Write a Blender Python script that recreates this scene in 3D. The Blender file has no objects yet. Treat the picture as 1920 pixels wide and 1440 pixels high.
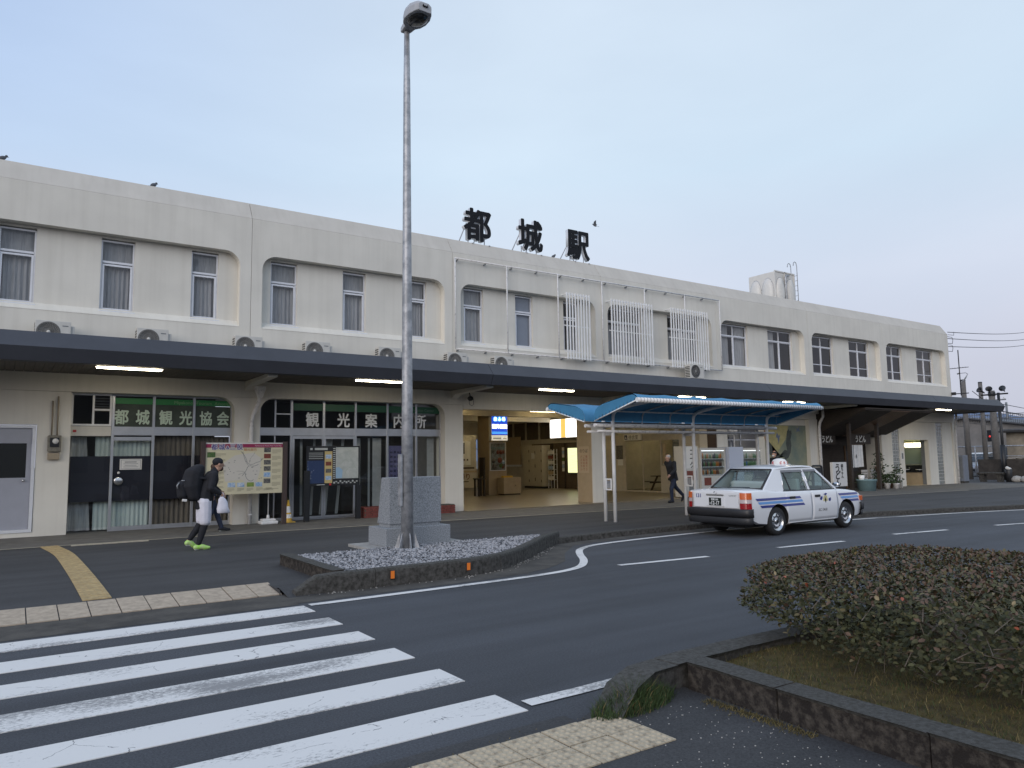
import bpy, bmesh, math, random
from mathutils import Vector, Matrix
rnd = random.Random(7)
SC = bpy.context.scene
COL = SC.collection
PI = math.pi

# ------------------------------------------------------------------ camera, sky, sun, exposure
cam_d = bpy.data.cameras.new("camera"); cam = bpy.data.objects.new("camera", cam_d); COL.objects.link(cam)
cam_d.sensor_width = 36.0; cam_d.lens = 1382.786 * 36.0 / 1920.0
cam_d.clip_start = 0.05; cam_d.clip_end = 9000
_yaw, _pitch, _roll = 0.59957270, 0.102224164, -0.0154691396
_f = Vector((math.sin(_yaw)*math.cos(_pitch), math.cos(_yaw)*math.cos(_pitch), math.sin(_pitch)))
_r = Vector((math.cos(_yaw), -math.sin(_yaw), 0)); _u = _r.cross(_f)
_c, _s = math.cos(_roll), math.sin(_roll)
_r2 = _c*_r + _s*_u; _u2 = -_s*_r + _c*_u
cam.matrix_world = Matrix(((_r2.x, _u2.x, -_f.x, 0), (_r2.y, _u2.y, -_f.y, 0), (_r2.z, _u2.z, -_f.z, 1.82), (0, 0, 0, 1)))
SC.camera = cam

SKY_GAIN = 9.0
SUN_EL = math.radians(24.0); SUN_AZ = math.radians(-122.0)      # azimuth from +Y towards +X
world = bpy.data.worlds.new("World"); SC.world = world; world.use_nodes = True
nt = world.node_tree; nt.nodes.clear()
def wn(t, **k):
    n = nt.nodes.new(t)
    for a, b in k.items(): setattr(n, a, b)
    return n
sky = wn('ShaderNodeTexSky', sky_type='NISHITA', sun_disc=False, sun_elevation=SUN_EL, sun_rotation=SUN_AZ,
         altitude=150, air_density=1.0, dust_density=1.2, ozone_density=1.6)
tc = wn('ShaderNodeTexCoord'); mp = wn('ShaderNodeMapping'); mp.inputs['Scale'].default_value = (1.0, 1.0, 2.6)
nt.links.new(tc.outputs['Generated'], mp.inputs['Vector'])
nz = wn('ShaderNodeTexNoise'); nz.inputs['Scale'].default_value = 1.7; nz.inputs['Detail'].default_value = 6; nz.inputs['Roughness'].default_value = 0.5
nz.inputs['Distortion'].default_value = 0.4
nt.links.new(mp.outputs['Vector'], nz.inputs['Vector'])
rp = wn('ShaderNodeValToRGB'); rp.color_ramp.elements[0].position = 0.34; rp.color_ramp.elements[1].position = 0.72
rp.color_ramp.elements[0].color = (0.84,)*3 + (1,); rp.color_ramp.elements[1].color = (0.99,)*3 + (1,)
nt.links.new(nz.outputs['Fac'], rp.inputs['Fac'])
# thin high cloud veil: mauve-grey and thicker towards the horizon, pale blue above
sep = wn('ShaderNodeSeparateXYZ'); nt.links.new(tc.outputs['Generated'], sep.inputs['Vector'])
hr = wn('ShaderNodeValToRGB')
e = hr.color_ramp.elements
e[0].position = 0.0;  e[0].color = (0.60, 0.62, 0.78, 1)
e[1].position = 1.0; e[1].color = (0.72, 0.88, 1.09, 1)
for pos, c in ((0.10, (0.68, 0.69, 0.82)), (0.22, (0.80, 0.86, 1.0)), (0.36, (0.76, 0.92, 1.08)), (0.55, (0.80, 0.94, 1.10))):
    k = e.new(pos); k.color = (*c, 1)
nt.links.new(sep.outputs['Z'], hr.inputs['Fac'])
gain = wn('ShaderNodeVectorMath', operation='SCALE'); gain.inputs['Scale'].default_value = SKY_GAIN
# the veil thins towards the west, where the clear blue shows through more
def mrange(src, a, b):
    m_ = wn('ShaderNodeMapRange', interpolation_type='SMOOTHSTEP'); m_.inputs['From Min'].default_value = a; m_.inputs['From Max'].default_value = b; nt.links.new(src, m_.inputs['Value']); return m_.outputs['Result']
fx = mrange(sep.outputs['X'], 0.55, -0.25); fz = mrange(sep.outputs['Z'], 0.12, 0.50)
mf = wn('ShaderNodeMath', operation='MULTIPLY'); nt.links.new(fx, mf.inputs[0]); nt.links.new(fz, mf.inputs[1])
bl = wn('ShaderNodeMixRGB'); nt.links.new(mf.outputs[0], bl.inputs['Fac']); nt.links.new(hr.outputs['Color'], bl.inputs['Color1']); bl.inputs['Color2'].default_value = (0.54, 0.71, 1.03, 1)
nt.links.new(bl.outputs['Color'], gain.inputs[0])
mx = wn('ShaderNodeMixRGB'); mx.blend_type = 'MIX'
nt.links.new(rp.outputs['Color'], mx.inputs['Fac']); nt.links.new(sky.outputs['Color'], mx.inputs['Color1']); nt.links.new(gain.outputs[0], mx.inputs['Color2'])
bg = wn('ShaderNodeBackground'); bg.inputs['Strength'].default_value = 0.10
out = wn('ShaderNodeOutputWorld')
nt.links.new(mx.outputs['Color'], bg.inputs['Color']); nt.links.new(bg.outputs['Background'], out.inputs['Surface'])

sun_d = bpy.data.lights.new("sun", 'SUN'); sun_d.energy = 1.5; sun_d.angle = math.radians(45); sun_d.color = (1.0, 0.90, 0.80)
sun = bpy.data.objects.new("sun", sun_d); COL.objects.link(sun)
_d = Vector((math.sin(SUN_AZ)*math.cos(SUN_EL), math.cos(SUN_AZ)*math.cos(SUN_EL), math.sin(SUN_EL)))
sun.rotation_euler = _d.to_track_quat('Z', 'Y').to_euler(); sun.location = _d*200

vs = SC.view_settings; vs.view_transform = 'Standard'; vs.look = 'None'; vs.gamma = 1.0; vs.use_curve_mapping = False
vs.exposure = 0.0
SC.cycles.use_denoising = True
SC.cycles.max_bounces = 8; SC.cycles.transparent_max_bounces = 16; SC.cycles.caustics_reflective = False; SC.cycles.caustics_refractive = False

# ------------------------------------------------------------------ helpers
def lin(r, g, b):
    f = lambda c: (c/255/12.92) if c/255 <= 0.04045 else ((c/255+0.055)/1.055)**2.4
    return (f(r), f(g), f(b))

class MB:
    """collects simple shapes into one mesh"""
    def __init__(s): s.v = []; s.f = []; s.m = []; s.sm = []
    def add(s, vs, fs, m=0, smooth=False):
        o = len(s.v); s.v.extend([tuple(p) for p in vs])
        for f in fs: s.f.append([i+o for i in f]); s.m.append(m); s.sm.append(smooth)
        return s
    def box(s, x0, y0, z0, x1, y1, z1, m=0):
        if x0 > x1: x0, x1 = x1, x0
        if y0 > y1: y0, y1 = y1, y0
        if z0 > z1: z0, z1 = z1, z0
        v = [(x0,y0,z0),(x1,y0,z0),(x1,y1,z0),(x0,y1,z0),(x0,y0,z1),(x1,y0,z1),(x1,y1,z1),(x0,y1,z1)]
        return s.add(v, [(0,3,2,1),(4,5,6,7),(0,1,5,4),(1,2,6,5),(2,3,7,6),(3,0,4,7)], m)
    def bbox(s, c, size, m=0, mat=None, bev=0.0):
        hx, hy, hz = [q/2 for q in size]
        v = [Vector((sx*hx, sy*hy, sz*hz)) for sz in (-1,1) for sx, sy in ((-1,-1),(1,-1),(1,1),(-1,1))]
        if mat is not None: v = [mat @ p for p in v]
        v = [p+Vector(c) for p in v]
        return s.add(v, [(0,3,2,1),(4,5,6,7),(0,1,5,4),(1,2,6,5),(2,3,7,6),(3,0,4,7)], m)
    def quad(s, a, b, c, d, m=0): return s.add([a,b,c,d], [(0,1,2,3)], m)
    def prism(s, poly, d0, d1, plane='xz', m=0):
        """polygon extruded along the third axis"""
        n = len(poly)
        def P(a, b, d): return {'xz': (a, d, b), 'yz': (d, a, b), 'xy': (a, b, d)}[plane]
        v = [P(a, b, d0) for a, b in poly] + [P(a, b, d1) for a, b in poly]
        fs = [tuple(range(n)), tuple(range(2*n-1, n-1, -1))] + [(i, i+n, (i+1) % n + n, (i+1) % n) for i in range(n)]
        return s.add(v, fs, m)
    def cyl(s, p0, p1, r0, r1=None, n=10, m=0, caps=True, smooth=True):
        p0, p1 = Vector(p0), Vector(p1); r1 = r0 if r1 is None else r1
        d = (p1-p0).normalized(); a = d.orthogonal().normalized(); b = d.cross(a)
        v = []
        for p, r in ((p0, r0), (p1, r1)):
            for i in range(n):
                t = 2*PI*i/n; v.append(p + (a*math.cos(t)+b*math.sin(t))*r)
        s.add(v, [(i, (i+1) % n, (i+1) % n+n, i+n) for i in range(n)], m, smooth)
        if caps:
            s.add(v[:n], [tuple(range(n-1, -1, -1))], m); s.add(v[n:], [tuple(range(n))], m)
        return s
    def tube(s, pts, r, n=8, m=0, caps=True, closed=False):
        pts = [Vector(p) for p in pts]; k = len(pts); rs = r if isinstance(r, (list, tuple)) else [r]*k
        v = []; up = None
        for i, p in enumerate(pts):
            if closed: t = (pts[(i+1) % k]-pts[i-1]).normalized()
            else: t = (pts[min(i+1, k-1)]-pts[max(i-1, 0)]).normalized()
            if up is None: up = t.orthogonal().normalized()
            a = (up - t*up.dot(t))
            a = a.normalized() if a.length > 1e-5 else t.orthogonal().normalized()
            up = a; b = t.cross(a)
            for j in range(n):
                q = 2*PI*j/n; v.append(p+(a*math.cos(q)+b*math.sin(q))*rs[i])
        fs = []
        for i in range(k if closed else k-1):
            i2 = (i+1) % k
            for j in range(n): fs.append((i*n+j, i*n+(j+1) % n, i2*n+(j+1) % n, i2*n+j))
        s.add(v, fs, m, True)
        if caps and not closed:
            s.add(v[:n], [tuple(range(n-1, -1, -1))], m); s.add(v[-n:], [tuple(range(n))], m)
        return s
    def lathe(s, prof, c=(0,0,0), n=16, m=0, axis='z', smooth=True):
        c = Vector(c); v = []
        for r, h in prof:
            for j in range(n):
                t = 2*PI*j/n; a, b = r*math.cos(t), r*math.sin(t)
                v.append(c+Vector({'z': (a, b, h), 'y': (a, h, b), 'x': (h, a, b)}[axis]))
        fs = []
        for i in range(len(prof)-1):
            for j in range(n): fs.append((i*n+j, i*n+(j+1) % n, (i+1)*n+(j+1) % n, (i+1)*n+j))
        return s.add(v, fs, m, smooth)
    def ell(s, c, r, n=10, k=6, m=0, mat=None):
        c = Vector(c); v = []
        for i in range(k+1):
            ph = PI*i/k
            for j in range(n):
                t = 2*PI*j/n
                p = Vector((r[0]*math.sin(ph)*math.cos(t), r[1]*math.sin(ph)*math.sin(t), r[2]*math.cos(ph)))
                v.append(c+(mat @ p if mat else p))
        fs = []
        for i in range(k):
            for j in range(n): fs.append((i*n+j, i*n+(j+1) % n, (i+1)*n+(j+1) % n, (i+1)*n+j))
        return s.add(v, fs, m, True)
    def frame(s, x0, z0, x1, z1, w, y0, y1, m=0):
        s.box(x0, y0, z0, x0+w, y1, z1, m); s.box(x1-w, y0, z0, x1, y1, z1, m)
        s.box(x0+w, y0, z0, x1-w, y1, z0+w, m); s.box(x0+w, y0, z1-w, x1-w, y1, z1, m); return s
    def xform(s, M):
        s.v = [tuple(M @ Vector(p)) for p in s.v]; return s
    def mesh(s, name, mats):
        me = bpy.data.meshes.new(name); me.from_pydata(s.v, [], s.f)
        for k in (mats if isinstance(mats, (list, tuple)) else [mats]): me.materials.append(k)
        me.polygons.foreach_set('material_index', s.m); me.polygons.foreach_set('use_smooth', s.sm); me.update(); return me
    def build(s, name, mats, parent=None, bevel=0.0, seg=2, clean=True):
        me = s.mesh(name, mats)
        if clean:
            bm = bmesh.new(); bm.from_mesh(me)
            bmesh.ops.remove_doubles(bm, verts=bm.verts, dist=1e-5)
            bmesh.ops.recalc_face_normals(bm, faces=bm.faces)
            if bevel > 0:
                ed = [e for e in bm.edges if len(e.link_faces) == 2 and e.calc_face_angle(0) > 0.6]
                bmesh.ops.bevel(bm, geom=ed, offset=bevel, segments=seg, affect='EDGES', profile=0.6, clamp_overlap=True)
            bm.to_mesh(me); bm.free()
        return link(name, me, parent)

def link(name, me, parent=None):
    o = bpy.data.objects.new(name, me); COL.objects.link(o)
    if parent is not None: o.parent = parent
    return o
def tag(o, label=None, cat=None, group=None, kind=None):
    if label: o['label'] = label
    if cat: o['category'] = cat
    if group: o['group'] = group
    if kind: o['kind'] = kind
    return o
def thing(name, label, cat, loc=(0,0,0), rz=0.0, group=None):
    o = bpy.data.objects.new(name, None); o.empty_display_size = 0.2; COL.objects.link(o)
    o.location = loc; o.rotation_euler = (0, 0, rz)
    return tag(o, label, cat, group)
def struct(name, me_or_mb, mats=None, parent=None, **kw):
    o = me_or_mb.build(name, mats, parent, **kw)
    if parent is None: o['kind'] = 'structure'
    return o
def kids(o): return [c for c in bpy.data.objects if c.parent == o]
def dup(root, loc, rz=None, label=None):
    r = root.copy(); COL.objects.link(r); r.location = loc
    if rz is not None: r.rotation_euler = (0, 0, rz)
    if label: r['label'] = label
    for ch in list(root.children):
        c = ch.copy(); COL.objects.link(c); c.parent = r
        for g in list(ch.children):
            d = g.copy(); COL.objects.link(d); d.parent = c
    return r
def copies(o, places, parent=None):
    """more of one piece: copies sharing the mesh, at (x,y,z) or (x,y,z,rz)"""
    for p in places:
        c = o.copy(); COL.objects.link(c); c.location = p[:3]
        if len(p) > 3: c.rotation_euler = (0, 0, p[3])
        if parent is not None: c.parent = parent

# ------------------------------------------------------------------ materials
def mat(name, col, rough=0.6, metal=0.0, var=0.0, scale=6.0, bump=0.0, bscale=60.0, spec=0.5, coat=0.0, col2=None, lo=0.35, hi=0.65, stretch=(1,1,1), detail=5):
    m = bpy.data.materials.new(name); m.use_nodes = True
    n = m.node_tree; b = n.nodes['Principled BSDF']
    b.inputs['Base Color'].default_value = (*col, 1); b.inputs['Roughness'].default_value = rough
    b.inputs['Metallic'].default_value = metal; b.inputs['Specular IOR Level'].default_value = spec
    if coat: b.inputs['Coat Weight'].default_value = coat; b.inputs['Coat Roughness'].default_value = 0.06
    if var > 0 or col2 is not None or bump > 0:
        g = n.nodes.new('ShaderNodeTexCoord'); mpp = n.nodes.new('ShaderNodeMapping'); mpp.inputs['Scale'].default_value = stretch
        n.links.new(g.outputs['Object'], mpp.inputs['Vector'])
    if var > 0 or col2 is not None:
        t = n.nodes.new('ShaderNodeTexNoise'); t.inputs['Scale'].default_value = scale; t.inputs['Detail'].default_value = detail; t.inputs['Roughness'].default_value = 0.62
        n.links.new(mpp.outputs['Vector'], t.inputs['Vector'])
        r = n.nodes.new('ShaderNodeValToRGB'); r.color_ramp.elements[0].position = lo; r.color_ramp.elements[1].position = hi
        c2 = col2 if col2 is not None else tuple(c*(1-var) for c in col)
        c1 = col if col2 is not None else tuple(min(1, c*(1+var*0.6)) for c in col)
        r.color_ramp.elements[0].color = (*c2, 1); r.color_ramp.elements[1].color = (*c1, 1)
        n.links.new(t.outputs['Fac'], r.inputs['Fac']); n.links.new(r.outputs['Color'], b.inputs['Base Color'])
    if bump > 0:
        t2 = n.nodes.new('ShaderNodeTexNoise'); t2.inputs['Scale'].default_value = bscale; t2.inputs['Detail'].default_value = 4
        n.links.new(mpp.outputs['Vector'], t2.inputs['Vector'])
        bp = n.nodes.new('ShaderNodeBump'); bp.inputs['Strength'].default_value = bump; bp.inputs['Distance'].default_value = 0.01
        n.links.new(t2.outputs['Fac'], bp.inputs['Height']); n.links.new(bp.outputs['Normal'], b.inputs['Normal'])
    return m
def emit(name, col, strength):
    m = bpy.data.materials.new(name); m.use_nodes = True; b = m.node_tree.nodes['Principled BSDF']
    b.inputs['Base Color'].default_value = (*[min(1, c)*0.8 for c in col], 1); b.inputs['Roughness'].default_value = 0.4
    b.inputs['Emission Color'].default_value = (*col, 1); b.inputs['Emission Strength'].default_value = strength; return m
def glass(name, tint=(0.92, 0.95, 0.95), rough=0.0, boost=1.0, body=0.0, bodycol=(0.02, 0.025, 0.03)):
    """thin pane: Fresnel mix of clear transmission and mirror reflection (real thin-glass behaviour)"""
    m = bpy.data.materials.new(name); m.use_nodes = True; n = m.node_tree; n.nodes.clear()
    o = n.nodes.new('ShaderNodeOutputMaterial'); tr = n.nodes.new('ShaderNodeBsdfTransparent'); tr.inputs['Color'].default_value = (*tint, 1)
    gl = n.nodes.new('ShaderNodeBsdfGlossy'); gl.inputs['Roughness'].default_value = rough; gl.inputs['Color'].default_value = (1, 1, 1, 1)
    fr = n.nodes.new('ShaderNodeFresnel'); fr.inputs['IOR'].default_value = 1.5
    mu = n.nodes.new('ShaderNodeMath'); mu.operation = 'MULTIPLY'; mu.inputs[1].default_value = boost; mu.use_clamp = True
    ge = n.nodes.new('ShaderNodeNewGeometry'); mi = n.nodes.new('ShaderNodeMapRange'); mi.inputs['To Min'].default_value = 1.5; mi.inputs['To Max'].default_value = 1/1.5
    n.links.new(ge.outputs['Backfacing'], mi.inputs['Value']); n.links.new(mi.outputs['Result'], fr.inputs['IOR'])      # a pane has the same index from both sides
    n.links.new(fr.outputs['Fac'], mu.inputs[0])
    mxs = n.nodes.new('ShaderNodeMixShader'); n.links.new(mu.outputs[0], mxs.inputs['Fac'])
    src = tr
    if body > 0:
        df = n.nodes.new('ShaderNodeBsdfDiffuse'); df.inputs['Color'].default_value = (*bodycol, 1)
        m2 = n.nodes.new('ShaderNodeMixShader'); m2.inputs['Fac'].default_value = body
        n.links.new(tr.outputs[0], m2.inputs[1]); n.links.new(df.outputs[0], m2.inputs[2]); src = m2
    n.links.new(src.outputs[0], mxs.inputs[1]); n.links.new(gl.outputs[0], mxs.inputs[2]); n.links.new(mxs.outputs[0], o.inputs['Surface']); return m

def text(s, size, m, parent, loc, name='lettering', extrude=0.004, offset=0.0, align='LEFT', sx=1.0, rot=(PI/2, 0, 0), shear=0.0, space=1.0):
    """lettering as a mesh; offset thickens the strokes by laying shifted copies a hair apart in depth"""
    cu = bpy.data.curves.new('t', 'FONT'); cu.body = s; cu.size = size; cu.extrude = extrude; cu.align_x = align
    cu.shear = shear; cu.space_character = space; cu.resolution_u = 3
    ob = bpy.data.objects.new('t', cu); COL.objects.link(ob)
    dg = bpy.context.evaluated_depsgraph_get(); dg.update()
    me = bpy.data.meshes.new_from_object(ob.evaluated_get(dg)); me.name = name
    bpy.data.objects.remove(ob); bpy.data.curves.remove(cu)
    if offset > 0:
        bm = bmesh.new(); st = min(0.0006, extrude*0.08)
        k = 4 if size < 0.3 else 8
        for i in range(k):
            t = me.copy(); t.transform(Matrix.Translation((offset*math.cos(2*PI*i/k+.4), offset*math.sin(2*PI*i/k+.4), st*(i+1)))); bm.from_mesh(t); bpy.data.meshes.remove(t)
        bm.to_mesh(me); bm.free()
    me.transform(Matrix.Translation(loc) @ Matrix.Rotation(rot[2], 4, 'Z') @ Matrix.Rotation(rot[1], 4, 'Y') @ Matrix.Rotation(rot[0], 4, 'X') @ Matrix.Diagonal((sx, 1, 1, 1)))
    me.materials.clear(); me.materials.append(m)
    for p in me.polygons: p.material_index = 0
    return link(name, me, parent)

M = {}
def setup_mats():
    M['cream'] = wall_mat('cream_paint', (0.74, 0.71, 0.635), streak=0.07)
    M['white_conc'] = wall_mat('parapet_paint', (0.57, 0.535, 0.475), streak=0.07)
    M['fascia'] = mat('fascia_paint', (0.050, 0.054, 0.066), 0.6, var=0.12, scale=1.2, bump=0.05, bscale=30)
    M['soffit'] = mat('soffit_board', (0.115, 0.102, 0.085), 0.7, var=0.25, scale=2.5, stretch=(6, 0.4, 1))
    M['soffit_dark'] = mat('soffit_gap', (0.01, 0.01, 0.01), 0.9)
    M['alu'] = mat('aluminium', (0.50, 0.51, 0.53), 0.38, 0.75, var=0.08, scale=3)
    M['alu_white'] = mat('pale_aluminium', (0.74, 0.75, 0.78), 0.4, 0.15, var=0.06, scale=4)
    M['white'] = mat('white_paint', (0.82, 0.82, 0.81), 0.5, var=0.07, scale=5)
    M['white_old'] = mat('weathered_white_paint', (0.62, 0.61, 0.60), 0.55, var=0.25, scale=9, lo=0.3, hi=0.5)
    M['black'] = mat('black_paint', (0.012, 0.013, 0.015), 0.45)
    M['rubber'] = mat('black_rubber', (0.018, 0.018, 0.019), 0.7, var=0.2, scale=30)
    M['plastic_dark'] = mat('dark_plastic', (0.022, 0.023, 0.026), 0.5, bump=0.03, bscale=200)
    M['glass'] = glass('window_glass', tint=(0.78, 0.80, 0.82))
    M['glass_clear'] = glass('clear_glass', tint=(0.86, 0.9, 0.9))
    M['glass_car'] = glass('car_glass', tint=(0.72, 0.80, 0.78))
    M['curtain'] = mat('grey_curtain', (0.50, 0.49, 0.48), 0.9, var=0.2, scale=8, stretch=(4, 4, 0.3))
    M['curtain_white'] = mat('pale_curtain', (0.60, 0.66, 0.63), 0.9, var=0.1, scale=8, stretch=(4, 4, 0.3))
    M['curtain_brown'] = mat('brown_curtain', (0.20, 0.165, 0.135), 0.9, var=0.25, scale=8, stretch=(4, 4, 0.3))
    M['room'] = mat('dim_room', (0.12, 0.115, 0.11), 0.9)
    M['room_lit'] = mat('cream_interior_wall', (0.50, 0.46, 0.38), 0.7, var=0.1, scale=3)
    M['road'] = road_mat('asphalt_road', (0.060, 0.065, 0.075))
    M['walk'] = road_mat('asphalt_pavement', (0.052, 0.052, 0.054), patch=0.45)
    M['paint'] = paint_mat('road_paint')
    M['conc'] = mat('kerb_concrete', (0.10, 0.095, 0.088), 0.9, scale=15, bump=0.6, bscale=90, col2=(0.028, 0.026, 0.022), lo=0.36, hi=0.66, detail=9)
    M['conc_dark'] = mat('moss_stained_kerb_face', (0.075, 0.064, 0.052), 0.95, bump=0.8, bscale=80, scale=16, col2=(0.016, 0.012, 0.010), lo=0.44, hi=0.66, detail=9)
    M['conc_top'] = mat('worn_kerb_top', (0.082, 0.080, 0.074), 0.95, bump=0.8, bscale=110, scale=30, col2=(0.036, 0.034, 0.028), lo=0.35, hi=0.62, detail=8)
    M['conc_pale'] = mat('pale_concrete', (0.34, 0.33, 0.31), 0.9, var=0.2, scale=10, bump=0.3, bscale=60)
    M['conc_floor'] = mat('concrete_apron', (0.125, 0.118, 0.105), 0.85, var=0.25, scale=3, bump=0.2, bscale=60)
    M['granite'] = mat('grey_granite', (0.33, 0.35, 0.37), 0.7, bump=0.25, bscale=120, scale=55, col2=(0.14, 0.15, 0.165), lo=0.36, hi=0.60)
    M['tile_pink'] = mat('pink_paving', (0.42, 0.345, 0.262), 0.85, var=0.2, scale=12, bump=0.2, bscale=80)
    M['tile_yellow'] = mat('yellow_guide_tile', (0.44, 0.32, 0.155), 0.8, var=0.25, scale=9, bump=0.2, bscale=90)
    M['tile_cream'] = mat('worn_dotted_tile', (0.46, 0.385, 0.275), 0.85, var=0.2, scale=14, bump=0.3, bscale=90, col2=(0.20, 0.165, 0.12), lo=0.33, hi=0.5)
    M['galv'] = mat('galvanised_steel', (0.46, 0.465, 0.48), 0.5, 0.45, scale=7, col2=(0.29, 0.30, 0.315), lo=0.4, hi=0.6)
    M['steel'] = mat('stainless', (0.62, 0.62, 0.62), 0.25, 1.0)
    M['chrome'] = mat('chrome', (0.75, 0.75, 0.76), 0.12, 1.0)
    M['blue_cloth'] = mat('blue_awning_cloth', (0.055, 0.225, 0.40), 0.7, var=0.10, scale=3, bump=0.1, bscale=7)
    M['wood_dark'] = mat('dark_timber', (0.045, 0.034, 0.026), 0.75, var=0.4, scale=5, stretch=(1, 1, 12))
    M['wood'] = mat('timber', (0.16, 0.095, 0.05), 0.7, var=0.35, scale=4, stretch=(8, 1, 1))
    M['brown'] = mat('brown_paint', (0.06, 0.04, 0.035), 0.5)
    M['brick'] = mat('red_brick', (0.19, 0.052, 0.042), 0.85, var=0.3, scale=20, bump=0.2)
    M['orange'] = mat('orange_reflector', (0.85, 0.22, 0.03), 0.35)
    M['red'] = mat('red_paint', (0.50, 0.03, 0.03), 0.4)
    M['yellow'] = mat('yellow_plastic', (0.62, 0.38, 0.05), 0.5)
    M['green'] = mat('green_film', (0.035, 0.24, 0.075), 0.5)
    M['green_dark'] = mat('dark_green_film', (0.02, 0.10, 0.055), 0.5)
    M['pale_green'] = mat('pale_green_letter', (0.60, 0.72, 0.58), 0.5)
    M['letter_white'] = mat('white_letter', (0.78, 0.80, 0.80), 0.5)
    M['tube'] = emit('fluorescent_tube', (1.0, 0.88, 0.64), 24.0)
    M['tube_in'] = emit('lobby_tube', (1.0, 0.80, 0.44), 22.0)
    M['paper'] = mat('paper', (0.70, 0.69, 0.66), 0.8)
    M['tan'] = mat('tan_panel', (0.42, 0.335, 0.225), 0.6, var=0.06, scale=4)
    M['locker'] = mat('cream_locker', (0.50, 0.46, 0.37), 0.45, var=0.05)
    M['lobby_floor'] = mat('lobby_floor', (0.20, 0.165, 0.115), 0.35, var=0.15, scale=2)
    M['grey_metal'] = mat('grey_metal', (0.17, 0.18, 0.19), 0.5, var=0.1)
    M['wire'] = mat('black_cable', (0.02, 0.02, 0.022), 0.6)
    M['leafpot'] = mat('plant_leaf', (0.045, 0.075, 0.03), 0.6, var=0.4, scale=12)
    M['pot'] = mat('clay_pot', (0.20, 0.12, 0.08), 0.8, var=0.2)
    M['skin'] = mat('skin', (0.42, 0.25, 0.18), 0.55)

def wall_mat(name, col, streak=0.28):
    """painted concrete: soft blotches, vertical rain streaks, fine roughcast relief"""
    m = mat(name, col, 0.8); n = m.node_tree; b = n.nodes['Principled BSDF']
    g = n.nodes.new('ShaderNodeTexCoord')
    def noise(sc, det, st):
        mp = n.nodes.new('ShaderNodeMapping'); mp.inputs['Scale'].default_value = st; n.links.new(g.outputs['Object'], mp.inputs['Vector'])
        t = n.nodes.new('ShaderNodeTexNoise'); t.inputs['Scale'].default_value = sc; t.inputs['Detail'].default_value = det; n.links.new(mp.outputs['Vector'], t.inputs['Vector']); return t
    a = noise(1.1, 6, (1, 1, 1)); s = noise(2.2, 5, (3.0, 1, 0.13)); r = noise(80, 3, (1, 1, 1))
    def ramp(src, lo, hi, c0, c1):
        q = n.nodes.new('ShaderNodeValToRGB'); q.color_ramp.elements[0].position = lo; q.color_ramp.elements[1].position = hi
        q.color_ramp.elements[0].color = (*c0, 1); q.color_ramp.elements[1].color = (*c1, 1); n.links.new(src.outputs['Fac'], q.inputs['Fac']); return q
    base = ramp(a, 0.3, 0.7, tuple(c*0.90 for c in col), col)
    st = ramp(s, 0.30, 0.55, (1-streak, 1-streak*1.05, 1-streak*1.15), (1, 1, 1))
    mu = n.nodes.new('ShaderNodeMixRGB'); mu.blend_type = 'MULTIPLY'; mu.inputs['Fac'].default_value = 0.75
    n.links.new(base.outputs['Color'], mu.inputs['Color1']); n.links.new(st.outputs['Color'], mu.inputs['Color2'])
    n.links.new(mu.outputs['Color'], b.inputs['Base Color'])
    bp = n.nodes.new('ShaderNodeBump'); bp.inputs['Strength'].default_value = 0.35; bp.inputs['Distance'].default_value = 0.006
    n.links.new(r.outputs['Fac'], bp.inputs['Height']); n.links.new(bp.outputs['Normal'], b.inputs['Normal']); return m

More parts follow.
